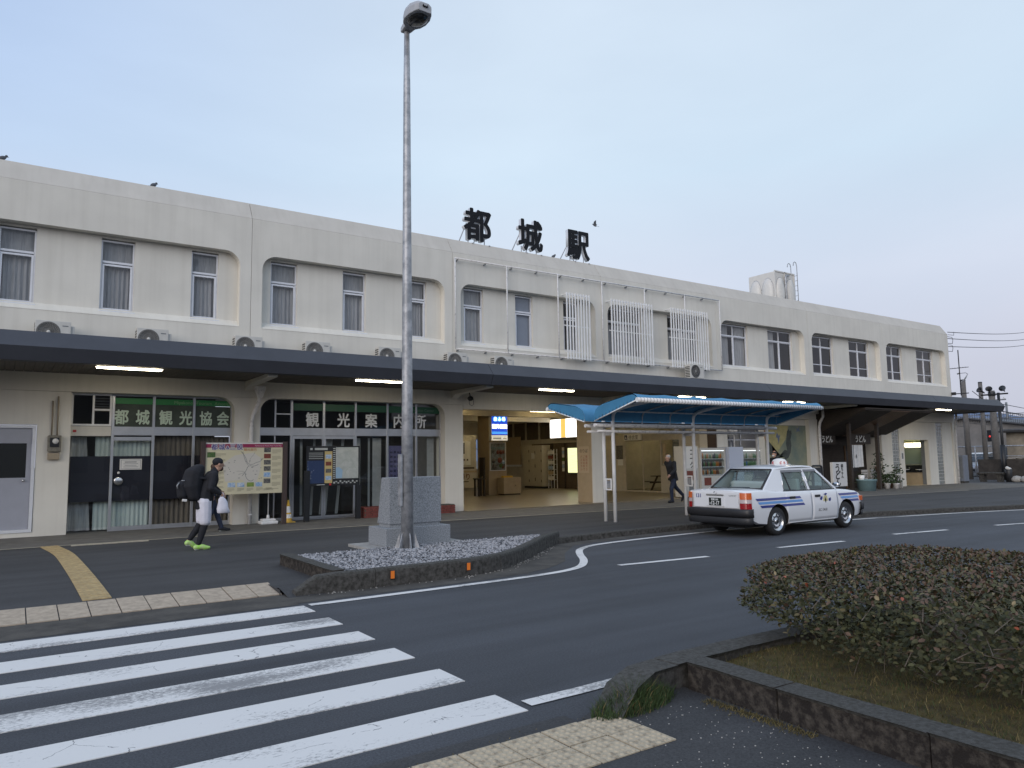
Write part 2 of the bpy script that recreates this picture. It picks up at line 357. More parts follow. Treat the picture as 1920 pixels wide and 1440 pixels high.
def road_mat(name, col, patch=0.38):
    m = mat(name, col, 0.85); n = m.node_tree; b = n.nodes['Principled BSDF']; g = n.nodes.new('ShaderNodeTexCoord')
    def noise(sc, det, rough=0.6):
        t = n.nodes.new('ShaderNodeTexNoise'); t.inputs['Scale'].default_value = sc; t.inputs['Detail'].default_value = det; t.inputs['Roughness'].default_value = rough
        n.links.new(g.outputs['Object'], t.inputs['Vector']); return t
    a = noise(0.35, 8); f = noise(60, 6, 0.8); v = n.nodes.new('ShaderNodeTexVoronoi'); v.inputs['Scale'].default_value = 95; n.links.new(g.outputs['Object'], v.inputs['Vector'])
    def ramp(o, lo, hi, c0, c1):
        q = n.nodes.new('ShaderNodeValToRGB'); q.color_ramp.elements[0].position = lo; q.color_ramp.elements[1].position = hi
        q.color_ramp.elements[0].color = (*c0, 1); q.color_ramp.elements[1].color = (*c1, 1); n.links.new(o, q.inputs['Fac']); return q
    q0 = n.nodes.new('ShaderNodeMapping'); q0.inputs['Scale'].default_value = (0.07, 1.1, 1); q0.inputs['Rotation'].default_value = (0, 0, -0.03); n.links.new(g.outputs['Object'], q0.inputs['Vector'])
    tt = n.nodes.new('ShaderNodeTexNoise'); tt.inputs['Scale'].default_value = 1.6; tt.inputs['Detail'].default_value = 5; n.links.new(q0.outputs['Vector'], tt.inputs['Vector'])   # long wear tracks
    ad = n.nodes.new('ShaderNodeMath'); ad.operation = 'MULTIPLY_ADD'; ad.inputs[1].default_value = 0.55; n.links.new(tt.outputs['Fac'], ad.inputs[0])
    hf = n.nodes.new('ShaderNodeMath'); hf.operation = 'MULTIPLY'; hf.inputs[1].default_value = 0.45; n.links.new(a.outputs['Fac'], hf.inputs[0]); n.links.new(hf.outputs[0], ad.inputs[2])
    base = ramp(ad.outputs[0], 0.34, 0.66, tuple(c*(1-patch) for c in col), tuple(c*(1+patch*0.5) for c in col))
    sp = ramp(f.outputs['Fac'], 0.36, 0.70, (0.50,)*3, (1.60,)*3)
    mu = n.nodes.new('ShaderNodeMixRGB'); mu.blend_type = 'MULTIPLY'; mu.inputs['Fac'].default_value = 1
    n.links.new(base.outputs['Color'], mu.inputs['Color1']); n.links.new(sp.outputs['Color'], mu.inputs['Color2'])
    # scattered pale grit
    gr = ramp(v.outputs['Color'], 0.955, 0.975, (0, 0, 0), (1, 1, 1)); gs = ramp(v.outputs['Distance'], 0.12, 0.22, (1, 1, 1), (0, 0, 0))
    m3 = n.nodes.new('ShaderNodeMixRGB'); m3.blend_type = 'MULTIPLY'; m3.inputs['Fac'].default_value = 1
    n.links.new(gr.outputs['Color'], m3.inputs['Color1']); n.links.new(gs.outputs['Color'], m3.inputs['Color2'])
    m4 = n.nodes.new('ShaderNodeMixRGB'); n.links.new(m3.outputs['Color'], m4.inputs['Fac']); n.links.new(mu.outputs['Color'], m4.inputs['Color1']); m4.inputs['Color2'].default_value = (0.20, 0.19, 0.18, 1)
    n.links.new(m4.outputs['Color'], b.inputs['Base Color'])
    bp = n.nodes.new('ShaderNodeBump'); bp.inputs['Strength'].default_value = 0.5; bp.inputs['Distance'].default_value = 0.006
    n.links.new(f.outputs['Fac'], bp.inputs['Height']); n.links.new(bp.outputs['Normal'], b.inputs['Normal']); return m

def paint_mat(name):
    """worn thermoplastic marking: white with abraded grey patches, tyre scuffs and hairline cracks"""
    m = mat(name, (0.62, 0.62, 0.63), 0.7); n = m.node_tree; b = n.nodes['Principled BSDF']; g = n.nodes.new('ShaderNodeTexCoord')
    mp = n.nodes.new('ShaderNodeMapping'); mp.inputs['Scale'].default_value = (1, 1, 1); n.links.new(g.outputs['Object'], mp.inputs['Vector'])
    oi = n.nodes.new('ShaderNodeObjectInfo')
    def noise(sc, det, rough, st=(1, 1, 1)):
        q = n.nodes.new('ShaderNodeMapping'); q.inputs['Scale'].default_value = st; n.links.new(g.outputs['Object'], q.inputs['Vector'])
        cmb = n.nodes.new('ShaderNodeVectorMath'); cmb.operation = 'ADD'; n.links.new(q.outputs['Vector'], cmb.inputs[0])
        ml = n.nodes.new('ShaderNodeMath'); ml.operation = 'MULTIPLY'; ml.inputs[1].default_value = 37.0; n.links.new(oi.outputs['Random'], ml.inputs[0])
        n.links.new(ml.outputs[0], cmb.inputs[1])
        t = n.nodes.new('ShaderNodeTexNoise'); t.inputs['Scale'].default_value = sc; t.inputs['Detail'].default_value = det; t.inputs['Roughness'].default_value = rough
        n.links.new(cmb.outputs[0], t.inputs['Vector']); return t
    big = noise(0.9, 3, 0.5, (0.8, 2.2, 1)); fine = noise(38, 6, 0.75, (0.6, 1, 1)); v = n.nodes.new('ShaderNodeTexVoronoi'); v.feature = 'DISTANCE_TO_EDGE'; v.inputs['Scale'].default_value = 1.6
    ds = noise(6, 3, 0.5); va = n.nodes.new('ShaderNodeMixRGB'); va.inputs['Fac'].default_value = 0.12; n.links.new(g.outputs['Object'], va.inputs['Color1']); n.links.new(ds.outputs['Color'], va.inputs['Color2'])
    n.links.new(va.outputs['Color'], v.inputs['Vector'])
    def mth(op, a, bb, clamp=False):
        k = n.nodes.new('ShaderNodeMath'); k.operation = op; k.use_clamp = clamp
        for i, x in enumerate((a, bb)):
            if isinstance(x, (int, float)): k.inputs[i].default_value = x
            else: n.links.new(x, k.inputs[i])
        return k.outputs[0]
    w = mth('MULTIPLY', mth('SUBTRACT', big.outputs['Fac'], 0.46), 1.15)
    worn = mth('MULTIPLY', mth('SUBTRACT', mth('ADD', fine.outputs['Fac'], w), 0.60), 6.0, True)
    crack = mth('MULTIPLY', mth('LESS_THAN', v.outputs['Distance'], 0.0035), mth('GREATER_THAN', ds.outputs['Fac'], 0.52))
    fac = mth('MAXIMUM', mth('MULTIPLY', worn, 0.72), mth('MULTIPLY', crack, 0.75), True)
    mx = n.nodes.new('ShaderNodeMixRGB'); n.links.new(fac, mx.inputs['Fac']); mx.inputs['Color1'].default_value = (0.70, 0.685, 0.66, 1); mx.inputs['Color2'].default_value = (0.10, 0.10, 0.105, 1)
    n.links.new(mx.outputs['Color'], b.inputs['Base Color']); return m
setup_mats()
# ------------------------------------------------------------------ the ground
def RZ(x): return 0.0 if x < 15 else -0.004*min(x-15, 60)
WALK = 0.08
M['earth'] = mat('bare_earth', (0.10, 0.09, 0.075), 0.95, var=0.3, scale=0.05)
g_ = MB(); g_.add([(-2500,-2500,-0.6),(2500,-2500,-0.6),(2500,2500,-0.6),(-2500,2500,-0.6)], [(0,1,2,3)])
struct('ground', g_, M['earth'])

KERB = [(-40,10.42),(-6,10.42),(3.2,10.42),(3.45,10.27),(6.2,10.24),(6.9,10.48),(7.6,10.95),(8.3,11.5),(9.1,12.22),(9.9,12.78),(10.6,12.95),(12.5,13.0),(14.6,13.02),(18,12.78),(21.4,12.32),(24.6,11.66),(27.8,10.85),(34,8.9),(42,6.0),(60,-1.0),(90,-14)]
def kerb_y(x):
    for (a, b), (c, d) in zip(KERB, KERB[1:]):
        if a <= x <= c: return b+(d-b)*(x-a)/(c-a)
    return KERB[-1][1]
r_ = MB()
xs = [-90,-40,-20,-6,0,3.2,6.2,8,10,12,15,18,21,24,27,30,34,38,42,50,60,75,90,140]
for a, b in zip(xs, xs[1:]):
    ya, yb = kerb_y(max(a,-40))+0.1, kerb_y(max(b,-40))+0.1
    r_.quad((a,-70,RZ(a)),(b,-70,RZ(b)),(b,yb,RZ(b)),(a,ya,RZ(a)))
struct('road', r_, M['road'])

w_ = MB()
xs = [-90,-40,-20,-6,0,3.2,3.45,3.7,5,6.2,6.9,7.6,8.3,9.1,9.9,10.6,12.5,14.6,18,21.4,24.6,27.8,31,34,38,42,48,54,60,75,90,140]
for a, b in zip(xs, xs[1:]):
    ra, rb = RZ(a), RZ(b); ya, yb = kerb_y(max(a,-40)), kerb_y(max(b,-40))
    if b <= 3.2:
        w_.quad((a,11.15,ra+WALK),(b,11.15,rb+WALK),(b,48,rb+WALK),(a,48,ra+WALK))
        w_.quad((a,ya+0.02,ra+0.006),(b,yb+0.02,rb+0.006),(b,11.15,rb+WALK),(a,11.15,ra+WALK))
    else:
        ya, yb = (ya, yb) if a >= 3.7 else (10.54, 10.54)
        w_.quad((a,ya+0.08,ra+WALK),(b,yb+0.08,rb+WALK),(b,48,rb+WALK),(a,48,ra+WALK))
w_.add([(3.2,10.44,0.0),(3.2,11.15,WALK),(3.2,10.44,WALK),(3.2,11.15,0.0)], [(0,3,1,2)]); w_.quad((3.235,10.15,0.003),(3.75,10.15,0.003),(3.75,10.63,WALK+.002),(3.235,10.63,WALK+.002))
struct('pavement', w_, M['walk'])

# gutter of dirty concrete along the kerb
M['gutter'] = mat('dirty_gutter', (0.085, 0.078, 0.068), 0.95, bump=0.5, bscale=70, scale=2.2, col2=(0.045, 0.042, 0.038), lo=0.38, hi=0.62)
gt = MB()
seq = [(x, kerb_y(x)) for x in (-30,-6,-2,0,3.2)]
for (a, ya), (b, yb) in zip(seq, seq[1:]): gt.quad((a,9.62,0.004),(b,9.62,0.004),(b,yb+0.03,0.0065),(a,ya+0.03,0.0065))
ring = [(3.2,9.7,10.5),(6.2,9.75,10.3),(6.9,9.85,10.55),(7.6,10.1,11.0),(8.3,10.55,11.6),(9.0,11.45,12.2),(9.9,12.3,12.85),(10.6,12.5,13.0),(14.6,12.6,13.1),(18,12.45,12.85),(21.4,12.12,12.4),(27.8,10.72,10.95),(42,5.8,6.05)]
for (a, y0, y1), (b, y2, y3) in zip(ring, ring[1:]): gt.quad((a,y0,RZ(a)+0.004),(b,y2,RZ(b)+0.004),(b,y3,RZ(b)+0.004),(a,y1,RZ(a)+0.004))
struct('gutter', gt, M['gutter'])

# concrete apron in front of the station with its pale edge line
ap = MB()
for a, b in zip([-30,0,10,15,20,30,40,48.4],[0,10,15,20,30,40,48.4,49.5]):
    y = lambda x: 19.35-0.052*max(0, x-6)
    ap.quad((a,y(a),RZ(a)+WALK+0.004),(b,y(b),RZ(b)+WALK+0.004),(b,24,RZ(b)+WALK+0.004),(a,24,RZ(a)+WALK+0.004))
struct('station_apron', ap, M['conc_floor'])
M['edge_tan'] = mat('tan_edge_line', (0.40, 0.36, 0.28), 0.85, var=0.2, scale=8)
el = MB()
for a, b in zip([-30,0.95,6,10,15,20,25,30,36],[0.95,6,10,15,20,25,30,36,39]):
    y = lambda x: 19.28-0.052*max(0, x-6)
    el.quad((a,y(a)-0.06,RZ(a)+WALK+0.008),(b,y(b)-0.06,RZ(b)+WALK+0.008),(b,y(b)+0.05,RZ(b)+WALK+0.008),(a,y(a)+0.05,RZ(a)+WALK+0.008))
struct('pavement_edge_line', el, M['edge_tan'])

# ---- kerbs: every stone a piece
def sample(poly, s):
    for a, b in zip(poly, poly[1:]):
        L = math.hypot(b[0]-a[0], b[1]-a[1])
        if s <= L or b is poly[-1]:
            t = s/L; return Vector((a[0]+(b[0]-a[0])*t, a[1]+(b[1]-a[1])*t)), Vector((b[0]-a[0], b[1]-a[1])).normalized()
        s -= L
def plen(poly): return sum(math.hypot(b[0]-a[0], b[1]-a[1]) for a, b in zip(poly, poly[1:]))
def smooth_poly(poly, k=2):
    for _ in range(k):
        q = [poly[0]]
        for a, b in zip(poly, poly[1:]): q += [(a[0]*.75+b[0]*.25, a[1]*.75+b[1]*.25), (a[0]*.25+b[0]*.75, a[1]*.25+b[1]*.75)]
        q.append(poly[-1]); poly = q
    return poly
def kerb_run(parent, poly, h, w, L, m, base=-0.1, gap=0.008, name='kerb_stone', rough=0.006, r=0.03):
    """h: height of the top above road (number or function of arc position); the stones lie to the left of the line"""
    T = plen(poly); s = 0.0; k = 0
    while s < T-0.05:
        e = min(s+L*rnd.uniform(0.96, 1.04), T)
        if T-e < L*0.3: e = T
        n = max(1, int((e-s)/0.25)); mb = MB(); secs = []
        jit = rnd.uniform(-rough, rough); js = rnd.uniform(-rough, rough)
        for i in range(n+1):
            a = s+gap/2+(e-s-gap)*i/n
            p, d = sample(poly, min(a, T-1e-4)); nrm = Vector((-d.y, d.x)); hh = (h(a) if callable(h) else h)+jit+rnd.uniform(-.003, .003)
            z0 = RZ(p.x); rr = min(r, max(0.002, hh*0.4))
            prof = [(0, base), (0, hh-rr), (rr*0.3, hh-rr*0.3), (rr, hh), (w-rr, hh), (w-rr*0.3, hh-rr*0.3), (w, hh-rr), (w, base)]
            secs.append([(p.x+nrm.x*(u+js), p.y+nrm.y*(u+js), z0+v) for u, v in prof])
        vs = [q for sct in secs for q in sct]; N = 8; fs = []
        for i in range(n):
            for j in range(N-1): fs.append((i*N+j, (i+1)*N+j, (i+1)*N+j+1, i*N+j+1))
        fs += [tuple(range(N-1, -1, -1)), tuple(range(n*N, n*N+N))]
        mb.add(vs, fs); mb.m = [(1 if (k % (N-1)) in (1, 2, 3, 4, 5) and k < n*(N-1) else 0) for k in range(len(mb.f))]; mb.build(name, [m, M['conc_top']], parent); s = e; k += 1

kb = thing('kerb', None, None); kb['kind'] = 'structure'
kerb_run(kb, smooth_poly([(9.75,12.72),(10.6,12.92),(12.5,13.0),(14.6,13.02),(18,12.78),(21.4,12.32),(24.6,11.66),(27.8,10.85),(34,8.9),(42,6.0),(50,2.9)]), 0.145, 0.15, 0.9, M['conc'])

# ---- road markings
ms = thing('crosswalk', None, None); ms['kind'] = 'structure'
for y0 in (9.06, 8.16, 7.27, 6.37, 5.46, 4.56):
    b = MB(); b.box(-1.9, y0, -0.01, 3.215, y0+0.445, 0.006); o = b.build('crosswalk_stripe', M['paint'], ms)
ll = thing('lane_line', None, None); ll['kind'] = 'structure'
def dash(pts, w, parent, name, m=None):
    b = MB(); n = len(pts); L = []; R = []
    for i, p in enumerate(pts):
        a = Vector(pts[max(i-1, 0)]); c = Vector(pts[min(i+1, n-1)]); d = (c-a).normalized(); nr = Vector((-d.y, d.x))*w/2
        L.append((p[0]+nr.x, p[1]+nr.y, RZ(p[0])+0.0085)); R.append((p[0]-nr.x, p[1]-nr.y, RZ(p[0])+0.0085))
    vs = L+R; b.add(vs, [(n+i, n+i+1, i+1, i) for i in range(n-1)])
    return b.build(name, m or M['paint'], parent)
for (a, b_) in (((8.68,9.56),(10.66,9.34)), ((12.68,9.33),(14.62,9.12)), ((16.73,9.2),(18.65,8.95)), ((20.7,8.75),(22.6,8.4)), ((24.6,7.95),(26.5,7.5)), ((28.4,7.0),(30.2,6.45))):
    dash([a, b_], 0.13, ll, 'lane_dash')
me_ = thing('edge_line', None, None); me_['kind'] = 'structure'
dash([(3.29,9.49)]+smooth_poly([(3.5,9.49),(6.6,9.52),(7.9,9.68),(8.6,10.35),(9.15,11.2),(9.7,11.85),(10.6,12.22),(13.6,12.38),(17.5,12.27),(20.7,11.98),(24.5,11.32),(27.3,10.62),(34,8.5),(42,5.5),(50,2.4)], 3), 0.14, me_, 'painted_line')
dash([(3.29,4.69),(3.8,4.69),(5.5,4.76),(7.5,4.78),(11,4.5)], 0.14, me_, 'painted_line')

# ---- pink ramp slabs along the crossing
pk = thing('paving_strip', None, None); pk['kind'] = 'structure'
x = 3.24; i = 0
while x > -3.2:
    b = MB(); dz = rnd.uniform(-.003, .003); g = 0.007
    v = [(x-0.33+g,10.46,0.020+dz),(x-g,10.46,0.020+dz),(x-g,11.13,WALK+0.010+dz),(x-0.33+g,11.13,WALK+0.010+dz)]
    v2 = [(a, c, d-0.05) for a, c, d in v]
    b.add(v+v2, [(0,1,2,3),(0,4,5,1),(1,5,6,2),(2,6,7,3),(3,7,4,0)])
    # a shallow groove splits each slab in two
    b.build('paving_slab', M['tile_pink'], pk); x -= 0.33; i += 1

# ---- yellow guide path, tile by tile
yp_ = thing('tactile_path', None, None); yp_['kind'] = 'structure'
path = smooth_poly([(1.06,11.25),(1.07,13.4),(1.05,16.3),(1.02,17.6),(0.86,19.2)], 2)
T = plen(path); s = 0.0
while s < T-0.1:
    p, d = sample(path, s+0.15); n_ = Vector((-d.y, d.x)); b = MB(); z = WALK+0.006+rnd.uniform(-.0015, .0015)
    R = Matrix(((d.x, n_.x, 0), (d.y, n_.y, 0), (0, 0, 1)))
    b.bbox((p.x, p.y, z), (0.292, 0.335, 0.012), mat=R)
    for q in (-0.12, -0.04, 0.04, 0.12):
        c = p+n_*q; b.bbox((c.x, c.y, z+0.0075), (0.27, 0.026, 0.005), mat=R)
    b.build('guide_tile', M['tile_yellow'], yp_); s += 0.3
# warning tiles that tan path turns into along the apron
ap2 = MB()
for i in range(5):
    b = MB(); b.box(1.25+i*0.31, 19.02, WALK, 1.25+i*0.31+0.3, 19.19, WALK+0.013); b.build('guide_tile', M['edge_tan'], yp_)

# ---- near island: walkway, dotted tiles, kerbs, mossy bed
iw = MB()
iw.quad((-20,-30,0.055),(4.4,-30,0.055),(4.4,3.95,0.055),(-20,3.95,0.055))
iw.quad((-20,3.95,0.055),(3.55,3.95,0.055),(3.35,4.16,0.012),(-20,4.16,0.012))
iw.quad((-20,4.16,0.012),(3.35,4.16,0.012),(3.35,4.32,0.005),(-20,4.32,0.005))
iw.add([(3.55,3.95,0.055),(4.4,3.95,0.055),(4.4,4.5,0.055),(3.35,4.16,0.02)], [(0,1,2,3)])
struct('island_walkway', iw, M['walk'])
dt = thing('tactile_paving', None, None); dt['kind'] = 'structure'
def dotted(x, y):
    b = MB(); zt = 0.062
    b.box(-0.148, -0.148, -0.03, 0.148, 0.148, 0.0)
    for i in range(6):
        for j in range(6):
            px, py = -0.122+i*0.0488, -0.122+j*0.0488
            b.lathe([(0.0175, 0.0), (0.014, 0.0045), (0.007, 0.0058), (0.0, 0.006)], (px, py, 0), 7)
    return b
proto_tile = None
for r in range(2):
    for c in range(16):
        xx, yy = 3.40-c*0.31, 3.885-r*0.31
        if proto_tile is None:
            proto_tile = dotted(0, 0).build('dotted_tile', M['tile_cream'], dt, clean=False); t_ = proto_tile
        else:
            t_ = proto_tile.copy(); COL.objects.link(t_)
        t_.location = (xx, yy, 0.063+rnd.uniform(-.003, .002)); t_.rotation_euler = (rnd.uniform(-.006, .006), rnd.uniform(-.006, .006), rnd.uniform(-.01, .01))
ik = thing('island_kerb', None, None); ik['kind'] = 'structure'
# low road-side kerb, sinking to the ground at its end
def hk(a): return 0.05+0.20*min(1, max(0, a/0.5))**0.6
kerb_run(ik, smooth_poly([(11.5,4.25),(7.5,4.32),(5.6,4.34),(4.4,4.33),(3.85,4.27),(3.42,4.06)][::-1], 2), hk, -0.17, 0.95, M['conc'], r=0.04)
kerb_run(ik, [(4.33,-4.0),(4.33,0.75),(4.34,2.68),(4.38,4.09)], 0.27, -0.17, 1.05, M['conc_dark'], r=0.028, rough=0.008, gap=0.014)
M['moss'] = mat('moss_and_thatch', (0.105, 0.080, 0.024), 1.0, scale=7, col2=(0.045, 0.032, 0.013), lo=0.35, hi=0.62, bump=0.9, bscale=60)
mb = MB(); nx, ny = 60, 60
from mathutils import noise as mnoise
def bedz(x, y): return 0.165+0.03*mnoise.noise((x*1.3, y*1.3, 0))+0.012*mnoise.noise((x*6, y*6, 3))
vs = []
for j in range(ny+1):
    for i in range(nx+1):
        x = 4.47+(13-4.47)*i/nx; y = -4+(4.24+4)*j/ny; vs.append((x, y, bedz(x, y)))
mb.add(vs, [(j*(nx+1)+i, j*(nx+1)+i+1, (j+1)*(nx+1)+i+1, (j+1)*(nx+1)+i) for j in range(ny) for i in range(nx)], 0, True)
struct('planting_bed', mb, M['moss'])

def blades(mb, x, y, z, h, w, lean, m=0):
    a = rnd.uniform(0, 2*PI); dx, dy = math.cos(a), math.sin(a); b = rnd.uniform(0, 2*PI); lx, ly = math.cos(b)*lean*h, math.sin(b)*lean*h
    mb.add([(x-dx*w, y-dy*w, z), (x+dx*w, y+dy*w, z), (x+dx*w*.7+lx*.4, y+dy*w*.7+ly*.4, z+h*.6), (x-dx*w*.7+lx*.4, y-dy*w*.7+ly*.4, z+h*.6), (x+lx, y+ly, z+h)], [(0,1,2,3), (3,2,4)], m)
M['grass_dry'] = mat('dry_grass', (0.20, 0.155, 0.065), 0.9, var=0.4, scale=20)
M['grass_olive'] = mat('olive_grass', (0.095, 0.078, 0.025), 0.9, var=0.4, scale=15)
M['grass_green'] = mat('green_grass', (0.040, 0.070, 0.018), 0.8, var=0.35, scale=15)
gm = MB()
for i in range(22000):
    x = 4.5+abs(rnd.gauss(0, 1.5)); y = rnd.uniform(0.2, 4.2)
    if x > 9: continue
    t = rnd.random(); blades(gm, x, y, bedz(x, y)-0.005, rnd.uniform(.012, .045)*(1.8 if t > .975 else 1), .0022, rnd.uniform(.3, 1.0), 0 if t > .86 else (1 if t > .25 else 2))
o = gm.build('grass', [M['grass_dry'], M['grass_olive'], M['grass_green']], clean=False); o['kind'] = 'stuff'
gm = MB()
for i in range(4200):      # straw and moss fringe along the kerb foot
    x = 4.31-abs(rnd.gauss(0, 0.05)); y = rnd.uniform(0.2, 3.9)
    if mnoise.noise((y*2.5, 1.7, 0)) < -0.05: continue
    blades(gm, x, y, 0.054, rnd.uniform(.008, .03), .0025, 1.0, rnd.choice((0, 1, 1, 1)))
for i in range(500):
    x = rnd.uniform(-0.5, 3.4); y = 4.05+rnd.gauss(0, 0.05)
    blades(gm, x, y, 0.03, rnd.uniform(.006, .016), .003, 1.0, rnd.choice((0, 1, 1)))
o = gm.build('kerbside_grass', [M['grass_dry'], M['grass_olive']], clean=False); o['kind'] = 'stuff'
# white grit lying on the walkway
gm = MB()
for i in range(420):
    x = 4.2-abs(rnd.gauss(0, 0.7)); y = rnd.uniform(0.5, 3.9); r = rnd.uniform(.003, .008)
    if x < 0: continue
    gm.ell((x, y, 0.056), (r, r*rnd.uniform(.6, 1), r*.6), 5, 3)
for i in range(120):
    x = rnd.uniform(3.5, 9.5); y = kerb_y(x)-abs(rnd.gauss(0.06, 0.08))-0.03; r = rnd.uniform(.006, .016); gm.ell((x, y, RZ(x)+.01), (r, r*.8, r*.6), 5, 3)
o = gm.build('grit', M['conc_pale'], clean=False); o['kind'] = 'stuff'

# weed clump at the kerb end
wc = thing('weed_clump', 'dark green clump of long grass at the rounded end of the kerb', 'weeds', (3.78, 4.05, 0.05))
gm = MB()
for i in range(1700):
    a = rnd.uniform(0, 2*PI); q = rnd.random()**0.6; x = math.cos(a)*q*0.42; y = math.sin(a)*q*0.17-x*-0.12
    h = rnd.uniform(.08, .22)*(1.15-q*.75); blades(gm, x, y, 0, h, .0032, rnd.uniform(.2, 1.0), 0 if rnd.random() > .08 else 1)
gm.build('grass_blades', [M['grass_green'], M['grass_dry']], wc, clean=False)['kind'] = 'stuff'

# ---- the gravel island with its high kerb
gk = thing('gravel_bed_kerb', None, None); gk['kind'] = 'structure'
def hg(a): return 0.06+0.21*min(1, a/0.35)**0.5 if a < 0.35 else 0.27
kerb_run(gk, smooth_poly([(3.34,10.2),(6.1,10.17),(6.9,10.42),(7.7,11.0),(8.4,11.58),(9.1,12.2),(9.95,12.82)], 2), hg, 0.17, 1.15, M['conc'], r=0.045)
kerb_run(gk, [(3.98,10.42),(3.96,12.95)], 0.27, -0.14, 1.25, M['conc_dark'], r=0.03)
kerb_run(gk, [(4.0,12.98),(9.3,13.0)], 0.19, 0.10, 1.3, M['conc'], r=0.02)
M['grey_bed'] = mat('grey_gravel_base', (0.16, 0.16, 0.165), 0.95, var=0.4, scale=40)
poly = [(4.10,10.40),(6.0,10.36),(6.8,10.60),(7.6,11.15),(8.3,11.75),(9.0,12.4),(9.5,12.9),(9.3,12.98),(4.08,12.97)]
mb = MB(); mb.add([(x, y, 0.205) for x, y in poly], [tuple(range(len(poly)))]); struct('gravel_base', mb, M['grey_bed'])
def inside(x, y, P):
    c = False
    for (a, b), (d, e) in zip(P, P[1:]+P[:1]):
        if (b > y) != (e > y) and x < (d-a)*(y-b)/(e-b)+a: c = not c
    return c
M['stone1'] = mat('pale_pebble', (0.37, 0.37, 0.385), 0.85, var=0.2, scale=30); M['stone2'] = mat('grey_pebble', (0.20, 0.205, 0.22), 0.85, var=0.2, scale=30); M['stone3'] = mat('dark_pebble', (0.07, 0.075, 0.085), 0.85)
mb = MB(); cnt = 0
while cnt < 6500:
    x, y = rnd.uniform(4.08, 9.5), rnd.uniform(10.36, 12.98)
    if not inside(x, y, poly): continue
    cnt += 1; r = rnd.uniform(.016, .034); a = rnd.uniform(0, PI)
    R = Matrix.Rotation(a, 3, 'Z') @ Matrix.Rotation(rnd.uniform(-.5, .5), 3, 'X')
    h = [Vector(p) for p in ((1,0,0),(0.3,0.8,0),(-0.8,0.6,0.1),(-0.9,-0.4,0),(0.1,-0.85,0),(0.25,0.1,0.62),(-0.35,-0.05,0.55))]
    vs = [R @ (p*r*rnd.uniform(.85, 1.15))+Vector((x, y, 0.205+rnd.uniform(0, .022))) for p in h]
    mb.add(vs, [(0,1,5),(1,2,6),(1,6,5),(2,3,6),(3,4,6),(4,5,6),(4,0,5)], rnd.choices((0,1,2), (5,3.2,1.2))[0])
o = mb.build('gravel', [M['stone1'], M['stone2'], M['stone3']], clean=False); o['kind'] = 'stuff'
for x, lab in ((4.76, 'orange reflector on the dark kerb face, nearer the crossing'), (6.06, 'orange reflector on the dark kerb face, farther from the crossing')):
    t = thing('kerb_reflector', lab, 'reflector', (x, 10.162, 0.165), 0, 'orange reflectors on the gravel bed kerb')
    b = MB(); b.box(-0.036, -0.012, -0.062, 0.036, 0.006, 0.062); b.build('backing', M['plastic_dark'], t, bevel=0.004)
    b = MB(); b.box(-0.030, -0.017, -0.055, 0.030, -0.0125, 0.055); b.build('lens', M['orange'], t)
# ------------------------------------------------------------------ the station building
W = 22.3
B = thing('station_building', 'long two storey cream railway station with dark canopy and rounded window bays', 'station', (20, 24, 0))
def bp(mb, name, mats, parent=None, **kw):
    o = mb.build(name, mats, parent or B, **kw)
    if parent is None: o.location = -B.location
    return o
def bl(o): o.location = -B.location; return o
J = [-8.1, -1.15, 5.82, 12.76, 19.70, 26.65, 33.65, 40.72, 48.3]
def fillet(mb, cx, cz, sx, r, y0, y1, m=0, n=7):
    """fills the square corner (cx,cz) outside an arc of radius r; sx=+1: corner on the left, the opening lies to the right"""
    c = (cx+sx*r, cz-r); pts = [(cx, cz)]
    for i in range(n+1):
        a = PI/2*i/n; pts.append((c[0]-sx*r*math.sin(a), c[1]+r*math.cos(a)))
    mb.prism(pts, y0, y1, 'xz', m)

